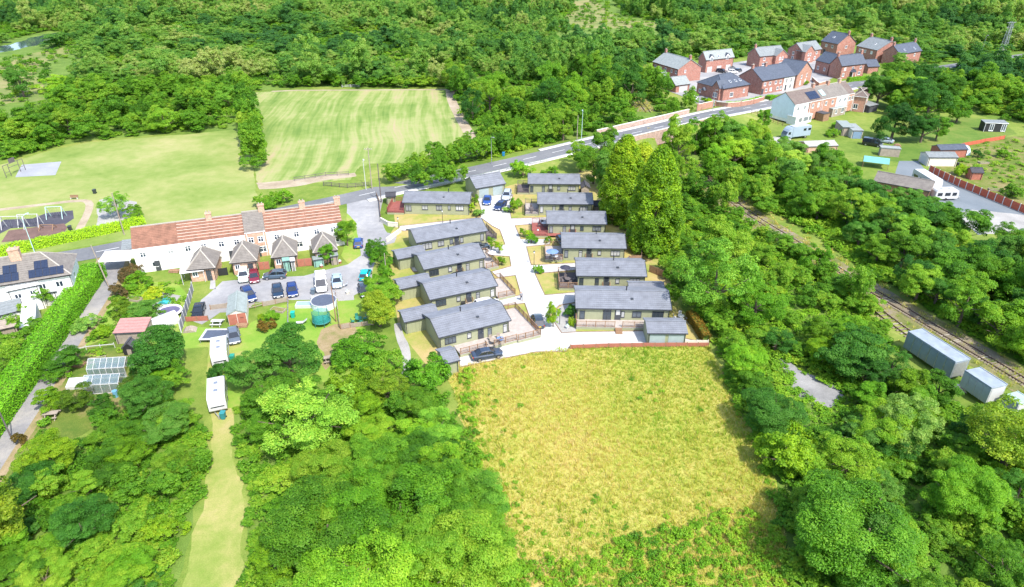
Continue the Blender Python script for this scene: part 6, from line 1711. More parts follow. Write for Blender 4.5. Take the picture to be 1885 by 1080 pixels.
def sample(px, space, jit=.45):
    w = np.array(gp(px)); lo, hi = w.min(0), w.max(0)
    X, Y = np.meshgrid(np.arange(lo[0], hi[0], space), np.arange(lo[1], hi[1], space))
    X[1::2] += space / 2
    p = np.column_stack([X.ravel(), Y.ravel()]); p += rng.uniform(-jit, jit, p.shape) * space
    return p[inpoly(p, w)]

TINT = {'gold': (1.45, 1.22, .9), 'mid': (1, 1, 1), 'dark': (.55, .72, 1.3), 'bright': (1.12, 1.15, .9), 'yellow': (1.65, 1.28, .8), 'pale': (1.55, 1.4, 2.2), 'olive': (1.5, 1.05, 1.0), 'copper': (1.7, .5, 1.2), 'grey': (1.5, 1.25, 3.4), 'purple': (1.3, .42, 2.6)}
WORD = {'gold': 'golden green', 'mid': 'green', 'dark': 'dark green', 'bright': 'bright green', 'yellow': 'yellow green', 'pale': 'pale green', 'olive': 'olive green', 'copper': 'copper brown', 'grey': 'grey green', 'purple': 'purple brown'}
KWORD = {'gold': 'golden green', 'broad': 'broad tree', 'fine': 'broad tree', 'oval': 'rounded tree', 'airy': 'feathery tree', 'shrub': 'shrub', 'column': 'columnar conifer', 'conifer': 'tall conifer'}
TREES = []        # x, y, kind, R, H, tint, place, fixed
def put(px, py, kind, R_, H, tint='mid', place=None, label=None):
    TREES.append((*g(px, py), kind, R_, H, tint, place, label))
def region(px, space, kinds, Rr, hr, tints, place, margin=1.5, clear=True, keep=1.0):
    p = sample(px, space); p = p[free(p, margin, clear)]
    p = p[rng.rand(len(p)) < keep]
    if clear:
        for a in range(8): p = p[free(p + np.array([math.cos(a * .785), math.sin(a * .785)]) * np.mean(Rr) * .62, margin, True, False)]
    ks, kw = list(kinds), np.array(list(kinds.values()), float); ts, tw = list(tints), np.array(list(tints.values()), float)
    for x, y in p:
        k = ks[rng.choice(len(ks), p=kw / kw.sum())]
        r = rng.uniform(*Rr) * (.75 if k == 'shrub' else 1)
        TREES.append((x, y, k, r, r * rng.uniform(*hr) * (.55 if k == 'shrub' else 1), ts[rng.choice(len(ts), p=tw / tw.sum())], place, None))

T1 = {'mid': 5, 'dark': 3, 'bright': 2.5, 'yellow': .6, 'pale': .8}
# near masses
P_left = [(-220, 900), (-60, 900), (60, 900), (130, 830), (235, 770), (300, 735), (376, 775), (388, 850), (362, 920), (336, 1020), (318, 1180), (-260, 1180)]
P_mid = [(462, 880), (430, 800), (440, 750), (520, 740), (600, 745), (690, 740), (760, 720), (822, 730), (852, 800), (888, 880), (918, 960), (905, 1180), (462, 1180), (455, 1000)]
P_right = [(1325, 640), (1440, 640), (1600, 640), (1660, 690), (1760, 735), (1850, 790), (2000, 880), (2150, 1180), (1440, 1180), (1450, 990), (1432, 905), (1390, 810), (1352, 720)]
P_high = [(1222, 480), (1222, 430), (1225, 330), (1262, 335), (1345, 402), (1420, 452), (1350, 485), (1270, 500)]
P_rail = [(1240, 515), (1260, 505), (1350, 490), (1420, 458), (1450, 475), (1540, 530), (1610, 590), (1660, 640), (1600, 660), (1440, 660), (1330, 650), (1290, 580)]
P_east = [(1262, 290), (1300, 262), (1345, 262), (1400, 285), (1470, 300), (1540, 322), (1580, 350), (1600, 385), (1690, 400), (1750, 440), (1850, 460), (1960, 480), (2120, 520), (2120, 760), (1960, 735), (1880, 672), (1790, 620), (1690, 560), (1610, 505), (1560, 470), (1510, 415), (1400, 385), (1330, 335)]
P_gard = [(232, 700), (300, 690), (372, 700), (380, 745), (300, 745), (240, 770), (150, 820), (165, 770)]
P_wood = [(-500, -62), (2400, -62), (2400, 330), (1930, 240), (1860, 222), (1760, 206), (1690, 210), (1640, 212), (1622, 160), (1650, 125), (1700, 108), (1660, 92), (1640, 84), (1600, 84), (1520, 78), (1480, 98), (1380, 104), (1295, 112), (1250, 112), (1185, 118), (1175, 160), (1215, 175), (1275, 205), (1180, 232), (1105, 248), (1010, 270), (985, 262), (960, 255), (930, 280), (900, 272), (868, 232), (842, 182), (828, 160), (545, 160), (440, 168), (430, 245), (330, 244), (160, 258), (70, 278), (0, 297), (-500, 350)]
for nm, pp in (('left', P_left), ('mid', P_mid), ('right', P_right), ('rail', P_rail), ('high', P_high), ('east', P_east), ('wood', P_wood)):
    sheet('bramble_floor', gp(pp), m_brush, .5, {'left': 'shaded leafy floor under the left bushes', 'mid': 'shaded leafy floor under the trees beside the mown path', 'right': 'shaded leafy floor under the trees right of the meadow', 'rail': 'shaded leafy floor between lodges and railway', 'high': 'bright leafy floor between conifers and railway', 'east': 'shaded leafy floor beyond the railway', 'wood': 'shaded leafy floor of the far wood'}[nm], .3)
region(P_left, 4.3, {'fine': 3, 'oval': 1, 'shrub': 2}, (2.2, 3.4), (1.2, 1.7), {'mid': 4, 'dark': 4, 'bright': 2, 'yellow': .6}, 'left of the mown path')
region(P_mid, 5.0, {'fine': 4, 'oval': 1.2, 'airy': 1.2, 'shrub': 1.5}, (2.6, 4.3), (1.3, 1.75), T1, 'between mown path and meadow')
region(P_right, 5.0, {'fine': 3, 'oval': 1.5, 'airy': 2, 'shrub': 1.5}, (2.4, 4.0), (1.3, 1.8), T1, 'right of the meadow')
region(P_high, 3.8, {'shrub': 6, 'airy': 1}, (1.8, 3.0), (1.0, 1.4), {'bright': 4, 'yellow': 2.5, 'mid': 2}, 'between conifers and railway')
region(P_rail, 4.4, {'broad': 1.5, 'oval': 1.5, 'airy': 2.5, 'shrub': 5}, (1.9, 3.2), (1.1, 1.6), {'mid': 5, 'bright': 3, 'yellow': 1.3, 'dark': 1.3, 'pale': .8}, 'between lodges and railway')
region(P_east, 5.6, {'broad': 4, 'oval': 2, 'airy': 1}, (3.0, 4.8), (1.5, 2.1), {'mid': 4, 'dark': 4, 'bright': 1.5, 'pale': .5}, 'beyond the railway')
region(P_gard, 3.6, {'shrub': 3, 'broad': 2}, (1.6, 2.8), (1.2, 1.6), {'mid': 4, 'bright': 2, 'dark': 2, 'olive': .7}, 'beside the allotment')
# single trees and bushes one can pick out
for a in [(1568, 1050, 'fine', 6.6, 9.5, 'mid', None, 'great pale crowned tree shading the meadow corner'), (740, 1000, 'fine', 5.8, 8.5, 'bright', None, 'great bright green crown at the bottom centre'), (610, 1030, 'fine', 5.4, 8, 'mid', None, 'green crown left of the great bottom one'), (690, 1130, 'fine', 6.0, 9.5, 'bright', None, 'lowest big green crown cut by the bottom edge'), (840, 1080, 'fine', 4.8, 7.5, 'mid', None, 'green crown between the bottom centre and the meadow'),
          (570, 815, 'airy', 6.4, 8.5, 'pale', None, 'wide pale feathery willow above the mown path'), (14, 1010, 'oval', 5.2, 11, 'olive', None, 'dark olive tree cut by the lower left corner'),
          (300, 690, 'broad', 4.8, 7.0, 'dark', None, 'dark rounded tree beside the upper caravan'), (480, 712, 'broad', 3.8, 6.2, 'dark', None, 'dark tree just right of the upper caravan'), (538, 690, 'broad', 4.8, 7, 'dark', None, 'dark broad tree at the foot of the gardens'),
          (508, 760, 'broad', 3.8, 5.5, 'mid', None, 'green tree between the lower caravan and the willow'), (650, 728, 'shrub', 3.4, 4.6, 'yellow', None, 'yellow green bush below the picnic bench'), (790, 712, 'shrub', 3.6, 4.6, 'bright', None, 'bright round bush by the small garage'),
          (668, 660, 'shrub', 4.4, 3.6, 'bright', None, 'low bright bush behind the worn grass patch'), (705, 690, 'shrub', 3.6, 3.6, 'mid', None, 'loose shrub beside the white stone path'), (715, 740, 'airy', 3.2, 5.0, 'olive', None, 'olive feathery tree below the white stone path'),
          (700, 600, 'broad', 3.6, 5.6, 'olive', None, 'lowest tree of the bush row behind the slanting lodges'), (704, 566, 'broad', 3.2, 4.8, 'mid', None, 'third tree down the bush row behind the slanting lodges'), (700, 530, 'shrub', 2.8, 3.6, 'bright', None, 'bright shrub by the turquoise car'),
          (703, 492, 'shrub', 2.6, 3.2, 'bright', None, 'second bush of the row by the yard'), (694, 468, 'shrub', 2.4, 3.2, 'bright', None, 'top bush of the row at the park entrance'),
          (1142, 405, 'conifer', 5.4, 18.5, 'gold', None, 'tall golden conifer behind the red decked lodge'), (1200, 458, 'conifer', 5.6, 20.5, 'gold', None, 'tallest golden conifer beside the railway bushes'), (1174, 396, 'conifer', 5.2, 16, 'mid', None, 'golden conifer wedged behind the two tall ones'),
          (1092, 338, 'broad', 4.2, 9, 'mid', None, 'green tree at the right end of the farthest right lodge'), (1118, 352, 'broad', 4.0, 10, 'dark', None, 'dark tree in front of the golden conifers'), (1068, 316, 'broad', 3.8, 8, 'mid', None, 'green tree by the bridge footway above the lodges'), (1110, 300, 'broad', 4.2, 9, 'mid', None, 'tree behind the golden conifers by the bridge'),
          (1310, 582, 'airy', 6.6, 13.5, 'pale', None, 'large feathery tree shading the longest lodge'), (1330, 505, 'broad', 5.2, 11, 'mid', None, 'broad green tree above the shading tree'), (1385, 600, 'airy', 4.4, 9, 'bright', None, 'bright feathery tree between shading tree and pad'),
          (1425, 800, 'fine', 4.2, 6.5, 'dark', None, 'dark blue green tree left of the concrete pad'), (1450, 860, 'shrub', 4.4, 5.2, 'yellow', None, 'yellow green bush at the right edge of the meadow'), (1612, 815, 'fine', 4.0, 6.5, 'bright', None, 'bright tree in front of the concrete pad'),
          (1650, 820, 'airy', 4.4, 7.5, 'grey', None, 'grey green leafy tree near the pad'), (1562, 690, 'broad', 4.6, 7.0, 'dark', None, 'dark tree behind the concrete pad'), (1840, 870, 'airy', 6.0, 10, 'olive', None, 'feathery olive birch at the right edge'),
          (963, 327, 'shrub', 3.0, 4.2, 'bright', None, 'bright leafy bush by the top of the drive'), (1012, 322, 'shrub', 2.4, 2.0, 'mid', None, 'low green bush behind the farthest right lodge'),
          (1018, 601, 'oval', 1.35, 4.6, 'yellow', None, 'small yellow green lollipop tree at the pebble garden'), (1050, 580, 'shrub', 1.5, 2.0, 'dark', None, 'dark shrub against the left end of the longest lodge'), (1053, 597, 'shrub', .8, 1.4, 'yellow', None, 'small yellow shrub against the balustrade corner'),
          (990, 501, 'shrub', 1.1, 1.6, 'bright', None, 'small round bush at the drive bend'), (978, 447, 'shrub', 1.2, 2.2, 'bright', None, 'bright bush below the red deck'), (1008, 445, 'shrub', 1.0, 1.0, 'mid', None, 'low bush beside the dark blue car'),
          (950, 382, 'shrub', 1.6, 2.2, 'bright', None, 'green bush left of the grey decked lodge'), (936, 390, 'shrub', 1.3, 1.2, 'grey', None, 'grey lavender clump at the drive edge'), (882, 396, 'shrub', 1.6, 1.5, 'grey', None, 'grey green clump at the end of the lone lodge'),
          (1152, 425, 'shrub', 1.3, 1.6, 'bright', None, 'bright bush right of the red decked lodge'), (1210, 468, 'shrub', 2.4, 3.0, 'yellow', None, 'yellow green bush at the foot of the tallest conifer'),
          (604, 487, 'oval', 1.9, 4.2, 'bright', None, 'small round tree before the right outhouse'), (640, 452, 'oval', 2.4, 5.4, 'mid', None, 'tree beside the blue car at the last cottage'), (644, 425, 'shrub', 1.8, 2.4, 'bright', None, 'bush at the gable of the last cottage'),
          (520, 372, 'shrub', 2.8, 3.0, 'bright', None, 'bright bush across the road above the cottages'), (490, 380, 'shrub', 2.8, 3.0, 'mid', None, 'left bush across the road above the cottages'),
          (45, 178, 'oval', 5.5, 11, 'dark', None, 'dark lone tree in the dry clearing by the pond'), (100, 168, 'shrub', 6, 5, 'bright', None, 'wide bush in the dry clearing by the pond'), (130, 200, 'broad', 6, 8, 'mid', None, 'lone tree at the right of the dry clearing'),
          (1245, 302, 'broad', 4.6, 12, 'mid', None, 'first tree in front of the bridge parapet'), (1278, 294, 'broad', 4.4, 11.5, 'bright', None, 'bright tree in front of the right bridge end'), (1310, 286, 'oval', 4.4, 11.5, 'mid', None, 'rounded tree below the brick wall end'), (1342, 284, 'broad', 4.2, 9.5, 'dark', None, 'darker tree below the road at the bridge foot'), (1372, 290, 'broad', 3.6, 8, 'mid', None, 'tree left of the pale roofed shed'),
          (1640, 258, 'broad', 5.6, 10.5, 'dark', None, 'dark round tree left of the paddock'), (1694, 262, 'broad', 4.8, 8, 'dark', None, 'dark low tree in the middle of the paddock'), (1722, 258, 'oval', 3.6, 7, 'mid', None, 'paler tree just right of the low dark paddock tree'), (1703, 222, 'broad', 6.2, 12, 'dark', None, 'tall dark tree at the back of the paddock'),
          (1612, 198, 'broad', 6.0, 12, 'dark', None, 'dark tree at the left end of the wood behind the terrace'), (1642, 200, 'broad', 6.4, 12.5, 'mid', None, 'tall green tree second from the terrace end'), (1672, 204, 'broad', 6.0, 11.5, 'dark', None, 'dark tree third from the terrace end'), (1640, 172, 'broad', 6.4, 12, 'mid', None, 'tree crown behind the terrace wood front row'), (1690, 178, 'broad', 6.4, 12, 'dark', None, 'dark crown high behind the paddock trees'), (1735, 196, 'broad', 6.0, 11.5, 'mid', None, 'green tree at the back right of the paddock'),
          (1760, 225, 'oval', 4.2, 9, 'mid', None, 'slim trunked tree at the back of the paddock'), (1402, 240, 'oval', 2.6, 6.5, 'bright', None, 'small bright tree by the blue gable'), (1770, 322, 'shrub', 2.0, 2.8, 'yellow', None, 'yellow round bush beside the small allotment shed'),
          (1862, 362, 'shrub', 2.6, 3.0, 'mid', None, 'green bush behind the red panel fence'), (1800, 290, 'shrub', 1.8, 2.0, 'dark', None, 'dark bush near the plastic dome'), (1850, 290, 'shrub', 2.2, 2.2, 'bright', None, 'bushes near the right edge of the allotments'),
          (1535, 250, 'shrub', 2.4, 2.2, 'bright', None, 'trimmed bush beside the grey timber garage'), (1298, 190, 'shrub', 2.2, 2.2, 'olive', None, 'golden shrub at the corner house porch'), (1308, 192, 'shrub', 1.8, 2.0, 'yellow', None, 'yellow shrub right of the corner house porch'),
          (1440, 163, 'column', 1.0, 3.6, 'dark', None, 'dark clipped cone before the long terrace'), (1424, 167, 'shrub', 1.4, 1.6, 'mid', None, 'bush in front of the long terrace'), (1480, 156, 'shrub', 1.8, 1.6, 'bright', None, 'bush at the end of the long terrace'),
          (868, 392, 'column', 1.3, 3.3, 'yellow', None, 'yellow conifer nearest the lone lodge end'), (874, 380, 'column', 1.3, 3.5, 'yellow', None, 'yellow conifer behind its twin by the lone lodge'), (946, 393, 'column', 1.3, 4.0, 'yellow', None, 'tall yellow conifer at the top right of the drive'),
          (963, 436, 'column', 1.1, 2.6, 'yellow', None, 'small yellow conifer on the lawn below the red deck'), (975, 438, 'column', 1.2, 2.2, 'yellow', None, 'yellow bush right of its twin below the red deck'),
          (905, 458, 'column', 1.3, 3.3, 'yellow', None, 'yellow conifer at the end of the top slanting lodge'), (919, 466, 'column', 1.3, 3.3, 'yellow', None, 'yellow conifer nearest the drive by the slanting lodges'), (924, 488, 'column', 1.2, 2.4, 'yellow', None, 'lowest yellow conifer beside the drive'),
          (786, 516, 'shrub', .9, 1.2, 'bright', None, 'small bush by the second slanting lodge steps'),
          (224, 545, 'shrub', 1.7, 2.2, 'purple', None, 'purple brown bush in the corner cottage garden'), (246, 512, 'shrub', 2.4, 2.6, 'purple', None, 'purple bush under the cottage wall'), (252, 528, 'shrub', 2.8, 2.2, 'bright', None, 'bright spreading bush under the cottage wall'),
          (225, 580, 'shrub', 2.3, 2.6, 'olive', None, 'orange tinged bush in the cottage garden'), (275, 590, 'broad', 3.0, 3.6, 'dark', None, 'dark bush left of the round purple trampoline'), (165, 605, 'shrub', 2.2, 2.2, 'grey', None, 'silvery bush leaning over the lane'), (190, 618, 'shrub', 1.8, 1.6, 'yellow', None, 'yellow flowered bush beside the lane'),
          (128, 680, 'broad', 2.6, 3.2, 'mid', None, 'green bush at the lane edge above the greenhouses'), (95, 700, 'shrub', 2.0, 1.8, 'bright', None, 'low bright bush at the lane edge'), (145, 750, 'oval', 2.2, 3.6, 'olive', None, 'bushy olive tree below the greenhouses'), (95, 750, 'shrub', 2.4, 2.2, 'yellow', None, 'yellow green bush at the lane edge below the greenhouses'),
          (40, 815, 'shrub', 1.1, 1.2, 'copper', None, 'orange shrub beside the dark lane pole'), (82, 810, 'shrub', 1.2, 1.2, 'mid', None, 'round green shrub in the lowest allotment'), (288, 545, 'shrub', 2.0, 1.6, 'yellow', None, 'yellowish bush in the middle cottage garden'),
          (492, 606, 'shrub', 1.6, 1.6, 'copper', None, 'copper orange bush above the dark garden trees'), (500, 588, 'shrub', 1.3, 1.8, 'bright', None, 'green bush above the copper one'), (484, 592, 'shrub', 1.0, 1.2, 'yellow', None, 'small yellow bush by the copper one'),
          (408, 690, 'shrub', 1.7, 1.8, 'dark', None, 'dark shrub between the two caravans'), (220, 400, 'airy', 3.2, 6.0, 'pale', None, 'sparse pale tree beside the gravel by the road'), (246, 402, 'shrub', 2.4, 2.6, 'mid', None, 'bush beside the gravel by the road')]:
    put(*a)
def row(pts, space, kinds, Rr, hr, tints, place, jit=.8):
    for x, y in densify(np.array(gp(pts)), space):
        k = kinds[rng.randint(len(kinds))]; r = rng.uniform(*Rr)
        TREES.append((x + rng.uniform(-jit, jit), y + rng.uniform(-jit, jit), k, r, r * rng.uniform(*hr), tints[rng.randint(len(tints))], place, None))
row([(722, 336), (760, 327), (820, 311), (870, 300), (930, 283), (985, 270)], 2.2, ['shrub'], (2.0, 3.2), (.9, 1.3), ['mid', 'bright', 'bright', 'yellow'], 'in the bank above the road')
row([(800, 308), (850, 292), (900, 276), (950, 262)], 2.8, ['shrub'], (2.4, 3.6), (.9, 1.2), ['bright', 'yellow', 'mid'], 'at the near right corner of the striped field')
row([(768, 348), (800, 346), (846, 342)], 1.8, ['shrub'], (2.0, 2.8), (1.0, 1.3), ['dark', 'mid'], 'behind the lone lodge')
row([(-10, 640), (30, 610), (80, 566), (130, 520)], 2.6, ['shrub'], (1.4, 2.2), (.9, 1.3), ['bright', 'mid'], 'behind the clipped hedge')
row([(-40, 760), (10, 690), (60, 620)], 3.0, ['shrub'], (1.6, 2.4), (.8, 1.1), ['bright', 'mid'], 'left of the clipped hedge')
row([(445, 170), (452, 200), (462, 240), (472, 310)], 3.2, ['broad', 'oval', 'shrub', 'shrub'], (2.4, 4.0), (1.1, 1.7), ['mid', 'dark', 'bright'], 'between park and striped field')
row([(545, 160), (600, 158), (625, 157)], 5, ['broad'], (3, 4), (1.2, 1.5), ['mid'], 'along the far edge of the striped field')
row([(664, 160), (720, 160), (775, 160), (824, 158)], 4.6, ['broad'], (3.2, 4), (1.0, 1.3), ['dark', 'mid'], 'along the far edge of the striped field')
row([(1240, 560), (1262, 540), (1238, 515), (1228, 498)], 3.0, ['shrub'], (1.4, 2.2), (.9, 1.4), ['bright', 'mid', 'yellow'], 'beside the copper hedge')
row([(1130, 380), (1180, 440), (1200, 478), (1230, 520)], 4.5, ['shrub'], (1.2, 2.0), (.8, 1.2), ['dark', 'mid'], 'in the dry strip below the conifers')

row([(1405, 440), (1450, 468), (1500, 502), (1560, 545), (1600, 578)], 3.0, ['shrub', 'broad', 'oval', 'airy'], (2.2, 3.2), (1.1, 1.5), ['mid', 'bright', 'yellow', 'bright'], 'along the near side of the railway', .6)
row([(1235, 300), (1270, 345), (1310, 382), (1345, 408)], 3.2, ['shrub', 'broad'], (2.0, 3.0), (1.1, 1.5), ['mid', 'bright', 'yellow'], 'along the near side of the railway', .6)
row([(1300, 330), (1345, 358), (1400, 392)], 4.0, ['broad', 'shrub'], (2.2, 3.2), (1.2, 1.6), ['mid', 'dark'], 'beyond the railway', .6)
# far wood: the nearer edge as single trees, the rest one mass
wood = sample(P_wood, 5.4); wood = wood[free(wood, 2.5)]
gapn = np.sin(wood[:, 0] * .07 + 2 * np.sin(wood[:, 1] * .045)) + np.sin(wood[:, 1] * .062 + 1.7 * np.sin(wood[:, 0] * .05 + 1))
wood = wood[(gapn > -1.42) & (rng.rand(len(wood)) < .93)]
R_w = rng.uniform(2.0, 4.4, len(wood)) * rng.choice([.5, .75, 1, 1, 1.35], len(wood))
tall = np.interp(np.sin(wood[:, 0] * .021 + 1.3) + np.cos(wood[:, 1] * .027), [-2, 2], [.5, 1.35])
d = wood[:, 1]
view = lambda x, y, z: ((x / (y * _c + (CAM_H - z) * _s)) * CAM_F + 942.5, 540 + CAM_F * ((CAM_H - z) * _c - y * _s) / (y * _c + (CAM_H - z) * _s))
w_px, w_py = view(wood[:, 0], wood[:, 1], 4.0)
near_edge = (d < 262) & (w_px > -40) & (w_px < 1925)
sel = np.where(near_edge)[0]

def size_of(t):
    x, y, k, r, h = t[:5]
    u, v = view(x, y, h * .6)
    if not (-80 < u < 1965 and -60 < v < 1240): return 0
    return r * h / (y * _c + CAM_H * _s) ** 2
for i in sel:
    TREES.append((wood[i, 0], wood[i, 1], ('broad', 'oval', 'airy', 'broad')[rng.randint(4)], R_w[i] * .95, R_w[i] * rng.uniform(1.5, 2.0) * tall[i], ('mid', 'mid', 'dark', 'bright', 'pale')[rng.randint(5)], 'along the near edge of the far wood', None))
order = sorted(range(len(TREES)), key=lambda i: -(size_of(TREES[i]) + (10 if TREES[i][7] else 0)))
single = order[:300]
mass = [TREES[i] for i in order[300:]]
MARKS = [(830, 640, 'the small garage'), (860, 860, 'the left edge of the meadow'), (900, 1040, 'the lower left corner of the meadow'), (740, 1080, 'the great bottom tree'), (560, 1060, 'the foot of the mown path'), (480, 960, 'the right side of the mown path'),
         (480, 800, 'the willow'), (320, 900, 'the left side of the mown path'), (300, 1050, 'the lower left mown path'), (120, 1080, 'the bottom left corner'), (60, 930, 'the left frame edge'), (200, 820, 'the allotment foot'), (300, 760, 'the lower caravan'),
         (1360, 720, 'the top right meadow corner'), (1400, 860, 'the right edge of the meadow'), (1480, 700, 'the concrete pad'), (1640, 720, 'the long container'), (1780, 790, 'the pale container'), (1900, 860, 'the right frame edge'), (1700, 950, 'the lower right wood'), (1850, 1060, 'the bottom right corner'), (1560, 1080, 'the great meadow corner tree'),
         (1320, 620, 'the copper hedge'), (1300, 480, 'the shading tree'), (1260, 390, 'the tallest conifer'), (1380, 470, 'the upper railway curve'), (1500, 560, 'the middle of the railway'), (1600, 640, 'the siding'),
         (1280, 285, 'the bridge end'), (1380, 300, 'the pale roofed sheds'), (1480, 320, 'the stable block'), (1590, 400, 'the dark barn'), (1700, 450, 'the gravel yard'), (1850, 480, 'the end of the gravel yard'), (1880, 600, 'the railway at the right edge'), (1650, 520, 'the open railway stretch'), (1780, 580, 'the railway by the containers'),
         (900, 200, 'the field footpath'), (1000, 230, 'the bridge road bushes'), (1100, 200, 'the bridge parapet'), (1200, 150, 'the big red brick house'), (1680, 180, 'the paddock'), (1800, 190, 'the black hut'), (740, 320, 'the road bend'), (880, 290, 'the blue bin'), (800, 345, 'the lone lodge'), (700, 150, 'the far edge of the striped field'), (450, 220, 'the park field'), (100, 260, 'the goal court'), (60, 600, 'the left house'), (20, 700, 'the clipped hedge'), (1180, 430, 'the hot tub')]
MK = np.array([flat(a, b) for a, b, _ in MARKS])
lab, items = {}, []
for i in single:
    x, y, k, r, h, tint, place, fixed = TREES[i]
    if fixed: items.append((TREES[i], fixed, 'single trees and bushes one can pick out' if False else None)); continue
    j = int(np.argmin(np.hypot(MK[:, 0] - x, MK[:, 1] - y)))
    base = '%s %s %s' % (WORD[tint], KWORD[k], 'near ' + MARKS[j][2])
    lab.setdefault(base, []).append(TREES[i])
ORD = ['first', 'second', 'third', 'fourth', 'fifth', 'sixth', 'seventh', 'eighth', 'ninth']
for base, L_ in lab.items():
    L_.sort(key=lambda t: view(t[0], t[1], 0)[0])
    for q, t in enumerate(L_):
        items.append((t, base if len(L_) == 1 else base + ', %s from the left' % ORD[q] if len(L_) < 10 else base, 'trees and bushes ' + t[6]))
for (x, y, k, r, h, tint, place, fixed), label, grp in items:
    P = PROTO[k]; cm, tm = P[rng.randint(len(P))]
    nm = {'shrub': 'shrub', 'column': 'conifer', 'conifer': 'conifer'}.get(k, 'tree')
    t = empty(nm, (x, y, hgt(x, y) - .05), rng.rand() * 6.283, label, 'bush' if k == 'shrub' else 'tree', grp)
    t.scale = (r * 1.0, r * rng.uniform(.9, 1.1), h / BASEH[k])
    c = TINT[tint]; j = rng.uniform(.88, 1.12)
    link('crown', cm, t, color=tuple(v * j for v in c)); link('trunk' if k != 'shrub' else 'stems', tm, t)
far_xyz = np.column_stack([wood[~near_edge], hgt_np(wood[~near_edge, 0], wood[~near_edge, 1])])
rw = R_w[~near_edge]
scatter('far_wood', 'broad mass of mixed green woodland across the far ground', COLL['far'], far_xyz, np.column_stack([rw * 1.12, rw * 1.12, rw * tall[~near_edge] * rng.uniform(.5, 1.6, len(rw))]))
if mass:
    A = np.array([(t[0], t[1], hgt(t[0], t[1])) for t in mass]); S = np.array([(t[3], t[3], t[4] / BASEH[t[2]]) for t in mass])
    scatter('woodland_thicket', 'smaller trees filling the woods between the nearer ones', COLL['mid'], A, S)
# brambles under the trees
def under(px, space, Rr, name, label, coll='bush', clear=True, zs=.55, margin=.6):
    p = sample(px, space); p = p[free(p, margin, clear)]
    r = rng.uniform(*Rr, len(p))
    scatter(name, label, COLL[coll], np.column_stack([p, hgt_np(p[:, 0], p[:, 1]) - .1]), np.column_stack([r, r, r * rng.uniform(zs * .7, zs * 1.5, len(p))]))
under(P_left, 1.5, (.8, 1.7), 'undergrowth', 'bramble and nettle growth left of the mown path')
under(P_mid, 1.6, (.9, 1.8), 'undergrowth', 'bramble growth between mown path and meadow')
under(P_right, 1.7, (.9, 1.9), 'undergrowth', 'bramble growth under the trees right of the meadow')
under(P_rail, 1.5, (.8, 1.6), 'undergrowth', 'bright bramble growth between lodges and railway', 'weed')
under(P_high, 1.3, (.7, 1.5), 'undergrowth', 'bright bramble growth between conifers and railway', 'weed')
under(P_east, 2.0, (1.0, 2.0), 'undergrowth', 'bramble growth beyond the railway')
under(P_wood, 4.6, (1.8, 3.4), 'undergrowth', 'scrub and young growth through the far wood')
under([(1170, 985), (1290, 962), (1370, 935), (1440, 975), (1475, 1180), (890, 1180), (905, 1010), (960, 1040), (1080, 1020)], .9, (.35, .85), 'weed_patch', 'rank bright green weeds at the foot of the meadow', 'weed', False, .9)
under([(846, 676), (872, 676), (880, 760), (905, 860), (940, 960), (960, 1080), (900, 1100), (900, 950), (850, 800)], 1.2, (.4, .9), 'weed_patch', 'tall bright weeds along the left edge of the meadow', 'weed', False, .9)
under([(1310, 640), (1335, 650), (1390, 790), (1430, 890), (1420, 900), (1370, 800)], 1.3, (.4, .9), 'weed_patch', 'weeds along the right edge of the meadow', 'weed', False, .8)
under([(895, 270), (930, 240), (985, 258), (1005, 268), (985, 285), (900, 292)], 2.2, (1.0, 1.9), 'bramble_bank', 'bright bramble bank between field path and road', 'weed', True, .7)
under([(1480, 395), (1545, 392), (1600, 430), (1640, 480), (1600, 500), (1530, 455)], 1.5, (.7, 1.4), 'bramble_bank', 'low bramble clearing beside the railway', 'weed', True, .4)
under([(1300, 318), (1345, 340), (1420, 385), (1480, 425), (1550, 470), (1620, 515), (1720, 575), (1800, 620), (1900, 676), (1900, 655), (1790, 600), (1640, 500), (1520, 410), (1400, 372), (1310, 296)], 1.4, (.7, 1.7), 'bramble_bank', 'bramble strip along the far side of the railway', 'weed', False, .7)
under([(1345, 395), (1400, 425), (1463, 462), (1540, 510), (1600, 555), (1650, 600), (1600, 595), (1500, 522), (1400, 458), (1328, 405)], 1.3, (.7, 1.7), 'bramble_bank', 'bramble strip along the near side of the railway', 'weed', False, .8)
under([(1000, 60), (1060, 10), (1110, -12), (1140, 30), (1220, 40), (1210, 56)], 7, (1.0, 2.4), 'scrub', 'bushes dotted over the top clearing', 'bush', False, .8)
under([(0, 200), (0, 110), (70, 95), (145, 80), (150, 95), (90, 130), (110, 180), (60, 200)], 6, (1.0, 2.6), 'scrub', 'bushes dotted over the clearing by the pond', 'bush', False, .8)
under([(200, 520), (330, 515), (345, 560), (300, 600), (230, 640), (130, 720), (60, 820), (40, 800), (140, 650)], 1.9, (.5, 1.2), 'garden_plants', 'mixed garden planting beside the lane', 'weed', True, .7)
under([(1730, 300), (1800, 262), (1885, 255), (1990, 270), (1990, 420), (1885, 372), (1800, 330)], 2.6, (.5, 1.2), 'allotment_plants', 'weedy rows and clumps in the right allotments', 'weed', False, .6)
under([(688, 352), (720, 340), (800, 320), (930, 292), (990, 272), (985, 262), (920, 280), (800, 308), (715, 326)], 1.6, (.6, 1.2), 'bramble_bank', 'rough growth on the bank above the road', 'weed', False, .5)
under([(16, 200), (70, 190), (100, 240), (40, 285), (-80, 300), (-80, 210)], 4.0, (1.6, 3.2), 'scrub', 'scrubby bushes above the park field', 'bush', True, .7)
